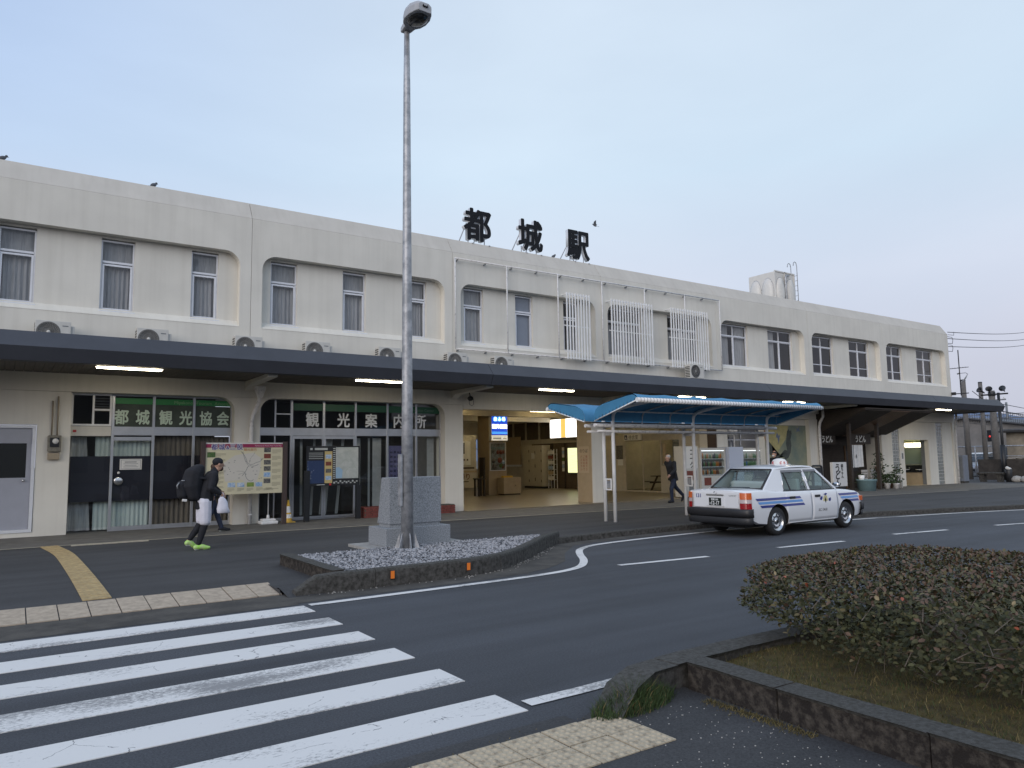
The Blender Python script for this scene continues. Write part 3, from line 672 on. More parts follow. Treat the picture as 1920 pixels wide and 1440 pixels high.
WIN = {1: [(-.43,.39),(1.88,2.71),(4.19,4.94)], 2: [(6.47,7.30),(8.80,9.60),(11.08,11.86)], 3: [(13.37,14.20),(15.63,16.44),(17.94,18.72)],
       4: [(20.25,22.18),(23.75,25.72)], 5: [(27.25,29.19),(30.74,32.70)], 6: [(34.28,36.25),(37.76,39.70)], 7: [(41.34,43.21),(44.87,46.80)], 0: [(-7.3,-6.5),(-5.0,-4.2),(-2.7,-1.9)]}
ZB, ZT = 6.03, 8.02
for i in range(8):
    xa, xb = J[i]+0.006, J[i+1]-0.006
    if i == 7: xb = 48.3
    oa, ob = xa+0.32, xb-0.32; zb0, zt0, R = 5.86, 8.12, 0.43
    if i == 7: ob = 47.82
    p = MB(); Y0, Y1 = W, W+0.27
    p.box(xa, Y0, 4.28, xb, Y1, zb0); p.box(xa, Y0, zt0, xb, Y1, 9.20)
    p.box(xa, Y0, zb0, oa, Y1, zt0); p.box(ob, Y0, zb0, xb, Y1, zt0)
    fillet(p, oa, zt0, 1, R, Y0, Y1-0.002); fillet(p, ob, zt0, -1, R, Y0, Y1-0.002)
    bp(p, 'wall_panel', M['cream'])
    # sloping sill of the recess
    s = MB(); s.prism([(Y0-0.006, zb0-0.01), (Y1, zb0-0.01), (Y1, zb0+0.215), (Y0-0.006, zb0+0.006)], oa, ob, 'yz'); bp(s, 'window_sill_ledge', M['cream'])
    # recessed inner wall with its window openings
    q = MB(); y2, y3 = W+0.272, W+0.46; x = oa-0.1
    for (a, b) in WIN[i]:
        q.box(x, y2, 5.6, a, y3, 8.3); q.box(a, y2, 5.6, b, y3, ZB); q.box(a, y2, ZT+0.03, b, y3, 8.3); x = b
    q.box(x, y2, 5.6, ob+0.1, y3, 8.3); bp(q, 'inner_wall', M['cream'])
    # sloped parapet block
    t = MB(); t.prism([(W+0.003, 9.205), (W+0.40, 9.80), (W+0.75, 9.80), (W+0.75, 9.205)], xa, xb, 'yz'); t.box(xa, W+0.02, 9.196, xb, W+0.5, 9.204)
    bp(t, 'parapet', M['white_conc'], bevel=0.012)
    # drip edge shadow line under the parapet
    # rooms behind
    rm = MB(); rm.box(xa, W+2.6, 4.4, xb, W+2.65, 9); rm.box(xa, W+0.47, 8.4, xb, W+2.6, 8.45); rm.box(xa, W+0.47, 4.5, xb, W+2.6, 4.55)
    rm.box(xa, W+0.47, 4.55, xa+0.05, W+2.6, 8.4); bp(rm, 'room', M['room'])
mass = MB(); mass.box(-8.1, W+2.7, 4.4, 48.28, W+10, 9.2); mass.box(-8.1, W+0.5, 9.0, 48.28, W+2.7, 9.19); mass.box(48.08, W+0.29, 4.3, 48.29, W+2.69, 9.19)
bp(mass, 'roof_mass', M['cream'])

# upper windows
def curtain(mb, x0, x1, z0, z1, y, amp=0.035, pitch=0.12, m=0, gather=0.0):
    n = max(4, int((x1-x0)/pitch*5)); v = []; ph = rnd.uniform(0, 6)
    for i in range(n+1):
        t = i/n; x = x0+(x1-x0)*t; d = math.sin(t*(x1-x0)/pitch*2*PI+ph)*amp+math.sin(t*17+ph)*amp*0.5
        v += [(x+gather*(t-.5), y+d, z0), (x, y+d*0.6, z1)]
    mb.add(v, [(2*i, 2*i+2, 2*i+3, 2*i+1) for i in range(n)], m, True)
wn_ = 0
for i in range(8):
    for k, (a, b) in enumerate(WIN[i]):
        y = W+0.36; f = MB(); wide = i >= 4; zs = 7.38 if not wide else 7.46
        f.frame(a, ZB, b, ZT, 0.045, y, y+0.07)
        f.box(a+0.045, y-0.012, zs, b-0.045, y+0.06, zs+0.06)
        f.box(a-0.03, W+0.17, ZB-0.06, b+0.03, y+0.05, ZB-0.004)
        if wide:
            c = (a+b)/2; f.box(c-0.03, y-0.01, ZB+0.045, c+0.03, y+0.055, zs); f.box(c-0.022, y, zs+0.06, c+0.022, y+0.055, ZT-0.045)
            if i >= 6:
                f.box(a+0.045, y+0.004, 6.52, c-0.03, y+0.05, 6.56); f.box(c+0.03, y+0.004, 6.52, b-0.045, y+0.05, 6.56)
            for u0, u1 in ((a+0.045, c-0.03), (c+0.03, b-0.045)): f.frame(u0, ZB+0.045, u1, zs-0.002, 0.03, y+0.012, y+0.045)
        else:
            f.frame(a+0.045, ZB+0.045, b-0.045, zs-0.03, 0.05, y-0.016, y+0.04)
        fo = bp(f, 'window', M['alu_white'], bevel=0.003, seg=1)
        g = MB(); g.quad((a+0.03, y+0.03, ZB+0.03), (b-0.03, y+0.03, ZB+0.03), (b-0.03, y+0.03, ZT-0.03), (a+0.03, y+0.03, ZT-0.03)); bp(g, 'pane', M['glass'], fo)
        if i in (0, 1, 2, 5) or (i == 3 and k == 0):
            c_ = MB(); w0 = 0.0 if rnd.random() < .6 else 0.08
            if not wide:
                curtain(c_, a+0.02+w0, b-0.03, ZB-0.1, zs+0.05, y+0.16, pitch=rnd.uniform(.10, .15), gather=rnd.uniform(-.06, .06)); curtain(c_, a+0.01, b-0.02, zs+0.03, ZT+0.05, y+0.17, amp=.012, pitch=.2)
            else:
                curtain(c_, a+0.02, a+rnd.uniform(.7, .85), ZB-0.1, ZT, y+0.16, gather=.05); 
                if k == 0: curtain(c_, b-rnd.uniform(.6, .85), b-0.02, ZB-0.1, ZT, y+0.16, gather=.05)
            bp(c_, 'curtain', M['curtain'], fo)
        elif i == 3 and k == 1:
            c_ = MB(); c_.box(a+0.02, y+0.1, ZB, b-0.02, y+0.11, ZT); bp(c_, 'blind', mat('blue_grey_blind', (0.36, 0.39, 0.45), 0.8, var=0.06, scale=2), fo)
        elif i == 4:
            c_ = MB(); curtain(c_, a+0.1, b-0.1, ZB-0.1, zs-0.05, y+0.35, amp=.05, pitch=.2); bp(c_, 'curtain', M['curtain'], fo)
# security grilles and the pipe frame
gr_n = 0
for (a, b, n) in ((17.62, 18.78, 9), (19.93, 22.22, 16), (23.34, 25.66, 16)):
    y = W-0.33; f = MB(); f.box(a, y+0.004, 8.17, b, y+0.05, 8.21); f.box(a, y+0.004, 5.68, b, y+0.05, 5.72); f.box(a-0.1, y+0.012, 6.93, b, y+0.045, 6.965)
    for x in (a+0.02, b-0.06, (a+b)/2):
        f.box(x, y+0.05, 8.175, x+0.04, W, 8.205); f.box(x, y+0.05, 5.685, x+0.04, W, 5.715)
    go = bp(f, 'window_grille', M['white'])
    for k in range(n):
        x = a+0.012+(b-a-0.024)*k/(n-1); q = MB(); q.box(x-0.026, y-0.03, 5.64, x+0.026, y+0.003, 8.25); bp(q, 'bar', M['white'], go)
pf = MB(); y = W-0.14
pf.tube([(12.78, y, 8.95), (26.75, y, 8.95)], 0.028, 6); pf.tube([(12.78, y, 5.71), (26.75, y, 5.71)], 0.028, 6)
po = bp(pf, 'pipe_frame', M['white_old'])
for x in (12.78, 14.98, 17.36, 19.62, 22.0, 24.45, 26.75):
    q = MB(); q.tube([(x, y-0.01, 5.71), (x, y-0.01, 8.95)], 0.026, 6); bp(q, 'upright_pipe', M['white_old'], po)
for x in [12.9+1.16*k for k in range(12)]:
    for z in (8.93, 5.69):
        q = MB(); q.box(x-0.015, y, z-0.06, x+0.015, W, z-0.01); bp(q, 'bracket', M['grey_metal'], po)

# ---- canopy
CY = 19.5
segs = [-8.1, -1.4, 12.62, 26.7, 40.7, 48.6]
can = MB(); can.box(-8.1, CY+0.25, 4.30, 48.45, W, 4.42); cano = bp(can, 'canopy', M['fascia'])
for a, b in zip(segs, segs[1:]):
    f = MB(); a += 0.008; b -= 0.008
    f.prism([(CY+0.14, 4.20), (CY, 4.515), (CY+0.33, 4.90), (CY+0.42, 4.90), (CY+0.42, 4.20)], a, b, 'yz'); bp(f, 'fascia', M['fascia'], cano, bevel=0.006)
f = MB(); f.prism([(CY+0.43, 4.20), (W+0.6, 4.20), (W+0.6, 4.90), (CY+0.43, 4.90)], 48.3, 48.59, 'yz'); bp(f, 'end_fascia', M['fascia'], cano)
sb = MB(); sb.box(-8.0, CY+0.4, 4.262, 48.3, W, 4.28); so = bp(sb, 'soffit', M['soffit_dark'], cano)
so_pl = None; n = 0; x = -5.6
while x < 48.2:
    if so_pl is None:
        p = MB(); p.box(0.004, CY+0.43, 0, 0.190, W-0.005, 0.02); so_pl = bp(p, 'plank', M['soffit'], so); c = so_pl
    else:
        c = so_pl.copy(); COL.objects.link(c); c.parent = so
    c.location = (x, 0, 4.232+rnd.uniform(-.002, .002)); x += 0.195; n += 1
for x in J[1:8]:
    q = MB(); q.prism([(CY+0.43, 4.229), (W-0.004, 4.229), (W-0.004, 3.93), (W-0.35, 4.09), (CY+0.43, 4.14)], x-0.13, x+0.13, 'yz'); bp(q, 'canopy_beam', M['cream'], cano)

# ---- lower walls, piers and arches
def z0(x): return RZ(x)+WALK-0.05
def bwall(x0, x1, za, zb, y0=W, y1=W+0.28, m=None, name='lower_wall'):
    q = MB(); q.box(x0, y0, za, x1, y1, zb); return bp(q, name, m or M['cream'])
bwall(-8.1, 5.40, 3.76, 4.27, W-0.05, W+0.3, name='lintel'); bwall(5.40, 6.17, 3.76, 4.27, W-0.05, W+0.3, name='lintel'); bwall(6.17, 13.13, 3.76, 4.27, W-0.05, W+0.3, name='lintel')
bwall(13.13, 26.35, 3.62, 4.27, W-0.05, W+0.3, name='lintel'); bwall(26.35, 33.9, 3.62, 4.27, W-0.05, W+0.3, name='lintel'); bwall(33.9, 40.05, 3.9, 4.27, W-0.05, W+0.3, name='lintel'); bwall(40.05, 48.3, 3.66, 4.27, W-0.05, W+0.3, name='lintel')
q = MB(); q.box(-8.1, W, 0, -0.62, W+0.25, 3.755); q.box(0.60, W, 0, 1.33, W+0.25, 3.755); q.box(-0.62, W, 2.90, 0.60, W+0.25, 3.755); q.box(-0.62, W, 0, 0.60, W+0.25, 0.2)
bp(q, 'lower_wall', M['cream'])
q = MB(); q.box(5.42, W-0.03, 0, 6.15, W+0.5, 3.755); fillet(q, 5.42, 3.758, -1, 0.42, W-0.03, W+0.3); fillet(q, 6.15, 3.758, 1, 0.42, W-0.03, W+0.3); bp(q, 'pier', M['cream'])
q = MB(); q.box(12.40, W-0.03, 0, 13.12, W+0.6, 3.755); fillet(q, 12.40, 3.758, -1, 0.42, W-0.03, W+0.3); bp(q, 'pier', M['cream'])
q = MB(); q.box(18.98, W-0.03, 0, 19.68, W+0.9, 3.615); po3 = bp(q, 'pier', M['cream'])
q = MB(); q.box(18.972, W+0.0, 0.1, 18.979, W+0.88, 3.6); bp(q, 'tan_cladding', M['tan'], po3)
q = MB(); q.box(18.962, W+0.16, 1.25, 18.971, W+0.78, 2.3); nt_ = bp(q, 'notice', mat('beige_notice', (0.50, 0.40, 0.28), 0.7), po3)
text('のりば', 0.17, M['black'], po3, (18.9605, W+0.72, 2.06), 'notice_lettering', rot=(PI/2, 0, -PI/2), extrude=0.001)
mred = mat('red_lettering', (0.32, 0.10, 0.06), 0.6)
for k, s_ in enumerate(('バスタクシー', 'ご案内所です', '御利用下さい')):
    for j, ch in enumerate(s_[:5]): text(ch, 0.12, mred, po3, (18.9605, W+0.68-k*0.16, 1.85-j*0.125), 'notice_lettering', rot=(PI/2, 0, -PI/2), extrude=0.001)
q = MB(); q.box(26.35, W-0.03, -0.1, 27.05, W+1.0, 3.615); bp(q, 'pier', M['cream'])
q = MB(); q.box(26.30, W+0.0, -0.05, 26.348, W+0.5, 3.6); bp(q, 'brown_post', M['brown'])
q = MB(); q.box(33.30, W-0.03, -0.1, 34.0, W+0.6, 3.615); bp(q, 'pier', M['cream'])

# shopfront glazing, bay by bay: frames, panes, signs, curtains
def glazing(xs, zsill, ztrans, ztop, y, name='shopfront', top_right_cut=None):
    f = MB(); x0, x1 = xs[0], xs[-1]
    for x in xs: f.box(x-0.035, y-0.03, 0.06, x+0.035, y+0.05, ztop)
    f.box(x0, y-0.022, ztrans, x1, y+0.04, ztrans+0.24); f.box(x0, y-0.02, 0.06, x1, y+0.04, zsill); f.box(x0, y-0.018, ztop-0.05, x1, y+0.04, ztop)
    return f
y = W+0.30
f = glazing([2.33, 3.33, 4.38, 5.42], 0.20, 2.64, 3.76, y); sf = bp(f, 'shopfront', M['alu'], bevel=0.004, seg=1)
for a, b in ((1.36, 2.33), (2.33, 3.33), (3.33, 4.38), (4.38, 5.42)):
    g = MB(); g.quad((a+.035, y+0.01, 0.2), (b-.035, y+0.01, 0.2), (b-.035, y+0.01, 2.64), (a+.035, y+0.01, 2.64)); bp(g, 'pane', M['glass_clear'], sf)
    if a > 2: g = MB(); g.quad((a+.035, y+0.01, 2.88), (b-.035, y+0.01, 2.88), (b-.035, y+0.01, 3.71), (a+.035, y+0.01, 3.71)); bp(g, 'transom_pane', M['glass_clear'], sf)
q = MB(); q.box(1.33, y-0.012, 2.62, 2.29, y+0.04, 2.88); q.box(1.33, y+0.05, 0.05, 1.36, y+0.4, 2.62); bp(q, 'cream_spandrel', M['cream'], sf)
q = MB(); q.frame(1.34, 2.89, 2.29, 3.755, 0.05, y-0.04, y+0.03); q.box(1.83, y-0.035, 2.94, 1.88, y+0.025, 3.705); q.box(1.88, y-0.03, 3.30, 2.24, y+0.02, 3.35); wf = bp(q, 'small_window', M['white'], sf)
g = MB(); g.quad((1.38, y, 2.93), (2.25, y, 2.93), (2.25, y, 3.71), (1.38, y, 3.71)); bp(g, 'window_pane', M['glass'], sf)
for k in range(4):
    q = MB(); q.bbox((2.06, y+0.02, 3.41+k*0.075), (0.36, 0.05, 0.008), mat=Matrix.Rotation(0.6, 3, 'X')); bp(q, 'louvre', M['grey_metal'], sf)
# translucent green film with its lettering
q = MB(); q.box(2.365, y-0.008, 3.50, 5.39, y+0.004, 3.66); bp(q, 'green_band', M['green'], sf)
M['film'] = mat('olive_film', (0.085, 0.095, 0.07), 0.6, var=0.25, scale=3)
q = MB(); q.box(2.365, y+0.02, 2.88, 5.39, y+0.026, 3.49); bp(q, 'sign_film', M['film'], sf)
for ch, x in zip('都城観光協会', (2.36, 2.88, 3.47, 3.99, 4.53, 5.00)):
    text(ch, 0.42, M['pale_green'], sf, (x-0.005, y-0.010, 2.985), 'sign_character', extrude=0.0015, offset=0.012, sx=0.84)
for s_, x in (('Miyakonojo', 3.84), ('Tourism  Association', 4.42)):
    text(s_, 0.128, mat('faint_green_letter', (0.22, 0.42, 0.22), 0.6), sf, (x, y-0.0105, 3.535), 'sign_lettering', extrude=0.001)
# curtains with the dark band of film
q = MB(); curtain(q, 1.95, 3.30, 0.12, 2.60, y+0.22, amp=.02, pitch=.11); bp(q, 'pale_curtain', M['curtain_white'], sf)
q = MB(); curtain(q, 3.36, 5.42, 0.12, 2.62, y+0.24, amp=.03, pitch=.13); bp(q, 'brown_curtain', M['curtain_brown'], sf)
q = MB(); curtain(q, 1.38, 1.75, 0.12, 2.60, y+0.3, amp=.05, pitch=.16, gather=.3); bp(q, 'gathered_curtain', M['curtain'], sf)
M['film_dark'] = mat('dark_violet_film', (0.020, 0.018, 0.028), 0.35)
q = MB(); q.box(1.37, y+0.03, 0.88, 5.40, y+0.036, 2.08); bp(q, 'dark_film', M['film_dark'], sf)
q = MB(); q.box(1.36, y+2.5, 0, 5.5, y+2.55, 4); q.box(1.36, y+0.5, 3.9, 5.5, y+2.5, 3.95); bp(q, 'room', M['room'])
# door rail, notice, round sticker
q = MB(); q.box(2.37, y-0.03, 2.50, 3.29, y+0.02, 2.60); bp(q, 'door_closer_rail', M['alu'], sf)
q = MB(); q.box(2.53, y-0.012, 1.71, 3.07, y-0.006, 2.0); q.frame(2.56, 1.735, 3.04, 1.975, 0.008, y-0.0135, y-0.0121, 1)
for k in range(4): q.box(2.62+0.03*(k % 2), y-0.0135, 1.78+k*0.042, 2.98-0.04*(k % 2), y-0.0121, 1.79+k*0.042+(.012 if k == 3 else 0), 1)
bp(q, 'paper_notice', [M['paper'], M['grey_metal']], sf, clean=False)
q = MB(); q.lathe([(0.0, -0.03), (0.09, -0.028), (0.118, -0.01), (0.118, 0)], (2.51, y-0.004, 1.41), 20, axis='y'); bp(q, 'round_mirror', M['steel'], sf)
q = MB(); q.lathe([(0.0, -0.008), (0.035, -0.008), (0.035, 0)], (2.51, y-0.004, 1.63), 12, axis='y'); bp(q, 'round_sticker', M['paper'], sf)
q = MB(); q.box(1.40, y-0.02, 2.72, 1.48, y-0.013, 2.78); bp(q, 'red_sticker', M['red'], sf)

f = glazing([6.22, 7.20, 8.22, 9.28, 10.40, 11.46, 12.40], 0.18, 2.66, 3.80, y)
f.box(6.68, y-0.02, 2.9, 6.72, y+0.04, 3.75); f.box(6.72, y-0.02, 3.30, 7.17, y+0.03, 3.34); f.box(6.68, y-0.02, 0.18, 6.71, y+0.04, 2.66)
for a, b in ((7.235, 8.205), (8.235, 9.25)): f.frame(a, 0.12, b, 2.64, 0.05, y-0.045, y-0.005)
sg = bp(f, 'shopfront', M['alu'], bevel=0.004, seg=1)
for a, b in ((6.22, 7.2), (7.2, 8.22), (8.22, 9.28), (9.28, 10.4), (10.4, 11.46), (11.46, 12.4)):
    for c, d, nm in ((0.18, 2.66, 'pane'), (2.9, 3.75, 'transom_pane')):
        g = MB(); g.quad((a+.03, y+0.01, c), (b-.03, y+0.01, c), (b-.03, y+0.01, d), (a+.03, y+0.01, d)); bp(g, nm, M['glass'] if c > 1 else M['glass_clear'], sg)
q = MB(); q.box(7.25, y-0.008, 3.44, 12.36, y+0.003, 3.66); bp(q, 'green_band', M['green_dark'], sg)
for ch, x in zip('観光案内所', (7.64, 8.66, 9.61, 10.60, 11.42)):
    text(ch, 0.47, M['letter_white'], sg, (x-0.005, y-0.010, 2.985), 'sign_character', extrude=0.0015, offset=0.012, sx=0.92)
text('Information Center', 0.13, mat('faint_letter', (0.14, 0.24, 0.19), 0.6), sg, (11.12, y-0.0105, 3.50), 'sign_lettering', extrude=0.001)
M['curtain_slat'] = mat('vertical_blind', (0.52, 0.51, 0.49), 0.85, var=0.1)
for k, (x, w_, t) in enumerate(((7.32, .06, .0), (7.55, .10, .02), (7.98, .1, -.10), (8.38, .26, -.20), (8.92, .12, -.22), (9.42, .16, 0), (9.82, .10, 0), (9.98, .34, 0), (11.55, .12, 0), (12.0, .3, 0))):
    q = MB(); q.add([(x+t, y+0.25, .2), (x+w_+t, y+0.31, .2), (x+w_, y+0.31, 2.6), (x, y+0.25, 2.6)], [(0,1,2,3)]); bp(q, 'blind_slat', M['curtain_slat'], sg, clean=False)
q = MB(); q.box(7.23, y-0.05, 2.56, 9.22, y-0.012, 2.65); bp(q, 'door_track', M['alu'], sg)
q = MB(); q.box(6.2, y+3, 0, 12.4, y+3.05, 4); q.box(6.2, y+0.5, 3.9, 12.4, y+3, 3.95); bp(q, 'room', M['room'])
q = MB(); q.box(10.46, y+0.03, 1.10, 11.3, y+0.036, 2.34); 
pm = mat('violet_poster', (0.115, 0.105, 0.22), 0.6); pm2 = mat('dark_violet_print', (0.035, 0.03, 0.075), 0.6)
for r_i in range(7):
    for c_i in range(6): q.box(10.52+c_i*0.125, y+0.026, 1.16+r_i*0.155, 10.52+c_i*0.125+0.09, y+0.0295, 1.16+r_i*0.155+0.06+0.02*((r_i+c_i) % 2), 1)
bp(q, 'poster', [pm, pm2], sg, clean=False)

# ---- left-hand door
dd = MB(); dd.frame(-0.60, 0.2, 0.585, 2.88, 0.075, W-0.02, W+0.12); do = bp(dd, 'door', M['alu_white'])
M['door_grey'] = mat('pale_grey_door', (0.36, 0.37, 0.42), 0.5, var=0.04, scale=4)
q = MB(); q.box(-0.52, W+0.03, 0.28, 0.505, W+0.08, 1.42); q.box(-0.52, W+0.03, 1.42, 0.505, W+0.085, 1.56); q.box(-0.52, W+0.03, 2.42, 0.505, W+0.08, 2.805); q.box(0.40, W+0.03, 1.56, 0.505, W+0.08, 2.42); q.box(-0.52, W+0.03, 1.56, -0.42, W+0.08, 2.42)
bp(q, 'door_panel', M['door_grey'], do, bevel=0.005)
g = MB(); g.box(-0.42, W+0.05, 1.56, 0.40, W+0.055, 2.42); bp(g, 'dark_pane', mat('dark_mesh_pane', (0.012, 0.014, 0.013), 0.25), do)
q = MB(); q.lathe([(0.0, -0.07), (0.03, -0.06), (0.032, -0.045), (0.014, -0.035), (0.014, 0)], (0.36, W+0.028, 1.49), 12, axis='y'); bp(q, 'handle', M['steel'], do)

# ---- drainpipes
def pipe(pts, r, bands, m, cup=None):
    q = MB(); q.tube(pts, r, 10); o = bp(q, 'drainpipe', m)
    for (x, yy, z) in bands:
        q = MB(); q.lathe([(r+0.004, -0.02), (r+0.012, -0.018), (r+0.012, 0.018), (r+0.004, 0.02)], (x, yy, z), 12); q.box(x-0.008, yy+r, z-0.01, x+0.008, W-0.02, z+0.01); bp(q, 'pipe_band', m, o)
    if cup:
        q = MB(); q.lathe([(r, -0.25), (r+0.02, -0.22), (0.16, 0.0), (0.17, 0.1)], cup, 12); bp(q, 'hopper', m, o)
pipe([(5.88, W-0.13, 0.05), (5.88, W-0.13, 3.05), (5.92, W-0.15, 3.25), (6.05, W-0.25, 3.62), (6.07, W-0.26, 3.75)], 0.062, [(5.88, W-0.13, 0.35), (5.88, W-0.13, 2.45)], M['white_old'], (6.07, W-0.26, 3.98))
pipe([(33.95, W-0.16, -0.05), (33.95, W-0.16, 3.2), (33.98, W-0.2, 3.45), (34.12, W-0.3, 3.75), (34.12, W-0.3, 4.2)], 0.07, [(33.95, W-0.16, 1.6), (33.95, W-0.16, 2.8)], M['white_old'])
pipe([(48.15, W-0.12, -0.1), (48.15, W-0.12, 3.3), (48.05, W-0.2, 3.6), (48.0, W-0.3, 3.95), (48.0, W-0.3, 4.2)], 0.06, [(48.15, W-0.12, 0.3), (48.15, W-0.12, 1.7), (48.15, W-0.12, 2.9)], M['white_old'])

# ---- toilet block end
ty0, ty1 = W+0.05, W+0.3
xs_ = [(40.05, 41.12), (41.86, 42.37), (45.13, 46.10), (46.80, 48.3)]
q = MB()
for a, b in xs_: q.box(a, ty0, -0.15, b, ty1, 3.655)
q.box(42.37, ty0, 2.60, 45.13, ty1, 3.655); bp(q, 'toilet_wall', M['cream'])
q = MB(); q.box(48.0, W-0.01, -0.15, 48.3, ty0-0.002, 3.655); bp(q, 'corner_pier', M['cream'])
M['gblock'] = mat('glass_block', (0.30, 0.32, 0.31), 0.12, var=0.25, scale=9, spec=0.8)
gb = MB(); gb.box(41.125, ty0+0.06, -0.1, 41.855, ty1-0.04, 3.65); gb.box(46.105, ty0+0.06, -0.1, 46.795, ty1-0.04, 3.65); go = bp(gb, 'glass_block_grout', M['white_old'])
for xx0 in (41.13, 46.11):
    for r_i in range(18):
        for c_i in range(3):
            q = MB(); a = xx0+c_i*0.24; c = -0.02+r_i*0.203
            q.box(a+0.012, ty0+0.02, c+0.012, a+0.222, ty0+0.10, c+0.188); bp(q, 'glass_block', M['gblock'], go, bevel=0.015, seg=1)
M['toilet_green'] = mat('pale_green_tile', (0.42, 0.46, 0.34), 0.4, var=0.06)
q = MB(); q.box(42.2, ty1+2.2, -0.1, 46.2, ty1+2.25, 3.0, 0); q.box(42.37, ty1, 2.72, 46.2, ty1+2.2, 2.76, 0); q.box(42.28, ty1, -0.1, 42.33, ty1+2.2, 2.75, 0); q.box(45.65, ty1, -0.1, 45.7, ty1+2.2, 2.75, 0); q.box(42.3, ty1-0.2, -0.08, 45.7, ty1+2.2, -0.03, 1)
bp(q, 'washroom', [M['toilet_green'], M['tan']])
q = MB(); q.box(45.13, ty1+0.001, -0.08, 45.2, ty1+0.22, 2.6); bp(q, 'dark_jamb', M['grey_metal'])

# lobby: floor, ceiling, walls
q = MB(); q.box(13.1, W-0.35, 0.0, 33, 41.5, WALK+0.012+0.006); bp(q, 'lobby_floor', M['lobby_floor'])
q = MB(); q.box(13.0, W+0.31, 4.28, 27.4, 41.0, 4.36); bp(q, 'lobby_ceiling', M['room_lit'])
for yy in (26.5, 30.6, 34.7):
    q = MB(); q.box(13.0, yy, 3.98, 26.8, yy+0.35, 4.275); bp(q, 'ceiling_beam', M['room_lit'])
q = MB(); q.box(13.0, W+0.61, 0.05, 13.1, 41, 4.28); bp(q, 'lobby_wall', M['room_lit'])
q = MB(); q.box(13.0, 40.6, 0.05, 27.4, 40.8, 1.2); q.box(13.0, 40.6, 3.2, 27.4, 40.8, 4.28); q.box(13, 40.6, 1.2, 20.5, 40.8, 3.2); q.box(25.1, 40.6, 1.2, 27.4, 40.8, 3.2); bp(q, 'lobby_wall', M['room_lit'])
q = MB(); q.frame(20.5, 1.2, 25.1, 3.2, 0.06, 40.55, 40.65); q.box(22.7, 40.55, 1.2, 22.76, 40.65, 3.2); q.box(20.5, 40.56, 2.5, 25.1, 40.64, 2.56); bp(q, 'ticket_window', M['alu'])
q = MB(); q.box(20.5, 41.2, 1.0, 25.2, 41.25, 3.4); bp(q, 'room', M['room'])
# right-hand lobby wall beyond the waiting room: brown doors and upper panels
q = MB(); q.box(26.8, 29.55, 2.75, 27.0, 40.6, 3.02); q.box(26.8, 37.2, 0.05, 27.0, 40.6, 2.75); q.box(26.8, 29.5, 4.1, 27.0, 40.6, 4.28); bp(q, 'lobby_wall', M['room_lit'])
M['brown_panel'] = mat('brown_panel', (0.10, 0.075, 0.05), 0.6, var=0.2)
q = MB(); q.box(26.88, 29.6, 3.02, 26.95, 40.5, 4.1)
bp(q, 'brown_panel', M['brown_panel'])
for yy in (29.6, 31.4, 33.2, 35.0, 36.4, 37.8, 39.2, 40.4):
    q = MB(); q.box(26.8, yy-0.05, 3.02, 26.879, yy+0.05, 4.1); bp(q, 'mullion', M['room_lit'])
q = MB(); q.box(26.88, 29.6, 0.06, 26.95, 37.2, 2.75); dr = bp(q, 'brown_door', M['brown_panel'])
for yy in (29.6, 31.9, 33.95, 35.1, 37.15):
    q = MB(); q.box(26.82, yy-0.04, 0.06, 26.879, yy+0.04, 2.75); bp(q, 'door_post', M['wood_dark'], dr)
# lobby column
q = MB(); q.box(19.72, 31.0, 0.05, 20.78, 32.0, 4.275); lc = bp(q, 'lobby_column', M['tan'])

# waiting room front (it faces the lobby) and its inside
X0 = 26.62
f = MB()
for yy in (24.62, 26.06, 28.62, 29.40): f.box(X0, yy-0.035, 0.1, X0+0.1, yy+0.035, 3.7)
f.box(X0+0.01, 24.62, 2.66, X0+0.09, 29.40, 3.0); f.box(X0+0.01, 24.62, 3.55, X0+0.09, 29.40, 3.7); f.box(X0+0.012, 24.62, 0.1, X0+0.085, 29.40, 0.16)
f.box(X0+0.02, 24.65, 0.16, X0+0.08, 26.03, 1.30); f.box(X0, 24.62, 1.30, X0+0.1, 26.06, 1.42); f.box(X0+0.02, 28.65, 0.16, X0+0.08, 29.37, 1.30); f.box(X0, 28.62, 1.30, X0+0.1, 29.4, 1.42)
f.box(X0+0.02, 27.32, 0.16, X0+0.07, 27.36, 2.66); f.box(X0+0.03, 25.35, 3.0, X0+0.07, 25.39, 3.55); f.box(X0+0.03, 27.35, 3.0, X0+0.07, 27.39, 3.55)
f.box(X0+0.02, 28.65, 1.42, X0+0.06, 29.37, 2.66)
wf = bp(f, 'waiting_room_front', M['room_lit'], bevel=0.004, seg=1)
g = MB()
for a, b, c, d in ((24.65, 26.03, 1.42, 2.66), (26.1, 28.58, 0.16, 2.66), (24.65, 29.37, 3.0, 3.55)): g.add([(X0+0.05, a, c), (X0+0.05, b, c), (X0+0.05, b, d), (X0+0.05, a, d)], [(0,1,2,3)])
bp(g, 'pane', M['glass_clear'], wf)
q = MB(); q.box(32.5, 23.4, 0.05, 32.6, 30.5, 3.8); q.box(26.9, 30.4, 0.05, 32.5, 30.5, 3.8); q.box(27.06, 23.35, 0.05, 32.5, 23.40, 3.8); q.box(26.8, 23.4, 3.75, 32.6, 30.5, 3.82); q.box(26.7, 29.41, 0.05, 26.8, 30.4, 4.2); q.box(26.66, 23.35, 3.7, 26.78, 29.41, 4.27); bp(q, 'waiting_room_wall', M['room_lit'])
q = MB()
for k in range(16): q.box(X0+0.11, 24.7, 1.46+k*0.075, X0+0.125, 25.35, 1.46+k*0.075+0.06)
bp(q, 'shutter', M['grey_metal'], wf)
q = MB(); q.box(26.36, W+1.01, 0.05, 26.62, 24.58, 4.2); bp(q, 'lobby_wall', M['room_lit'])

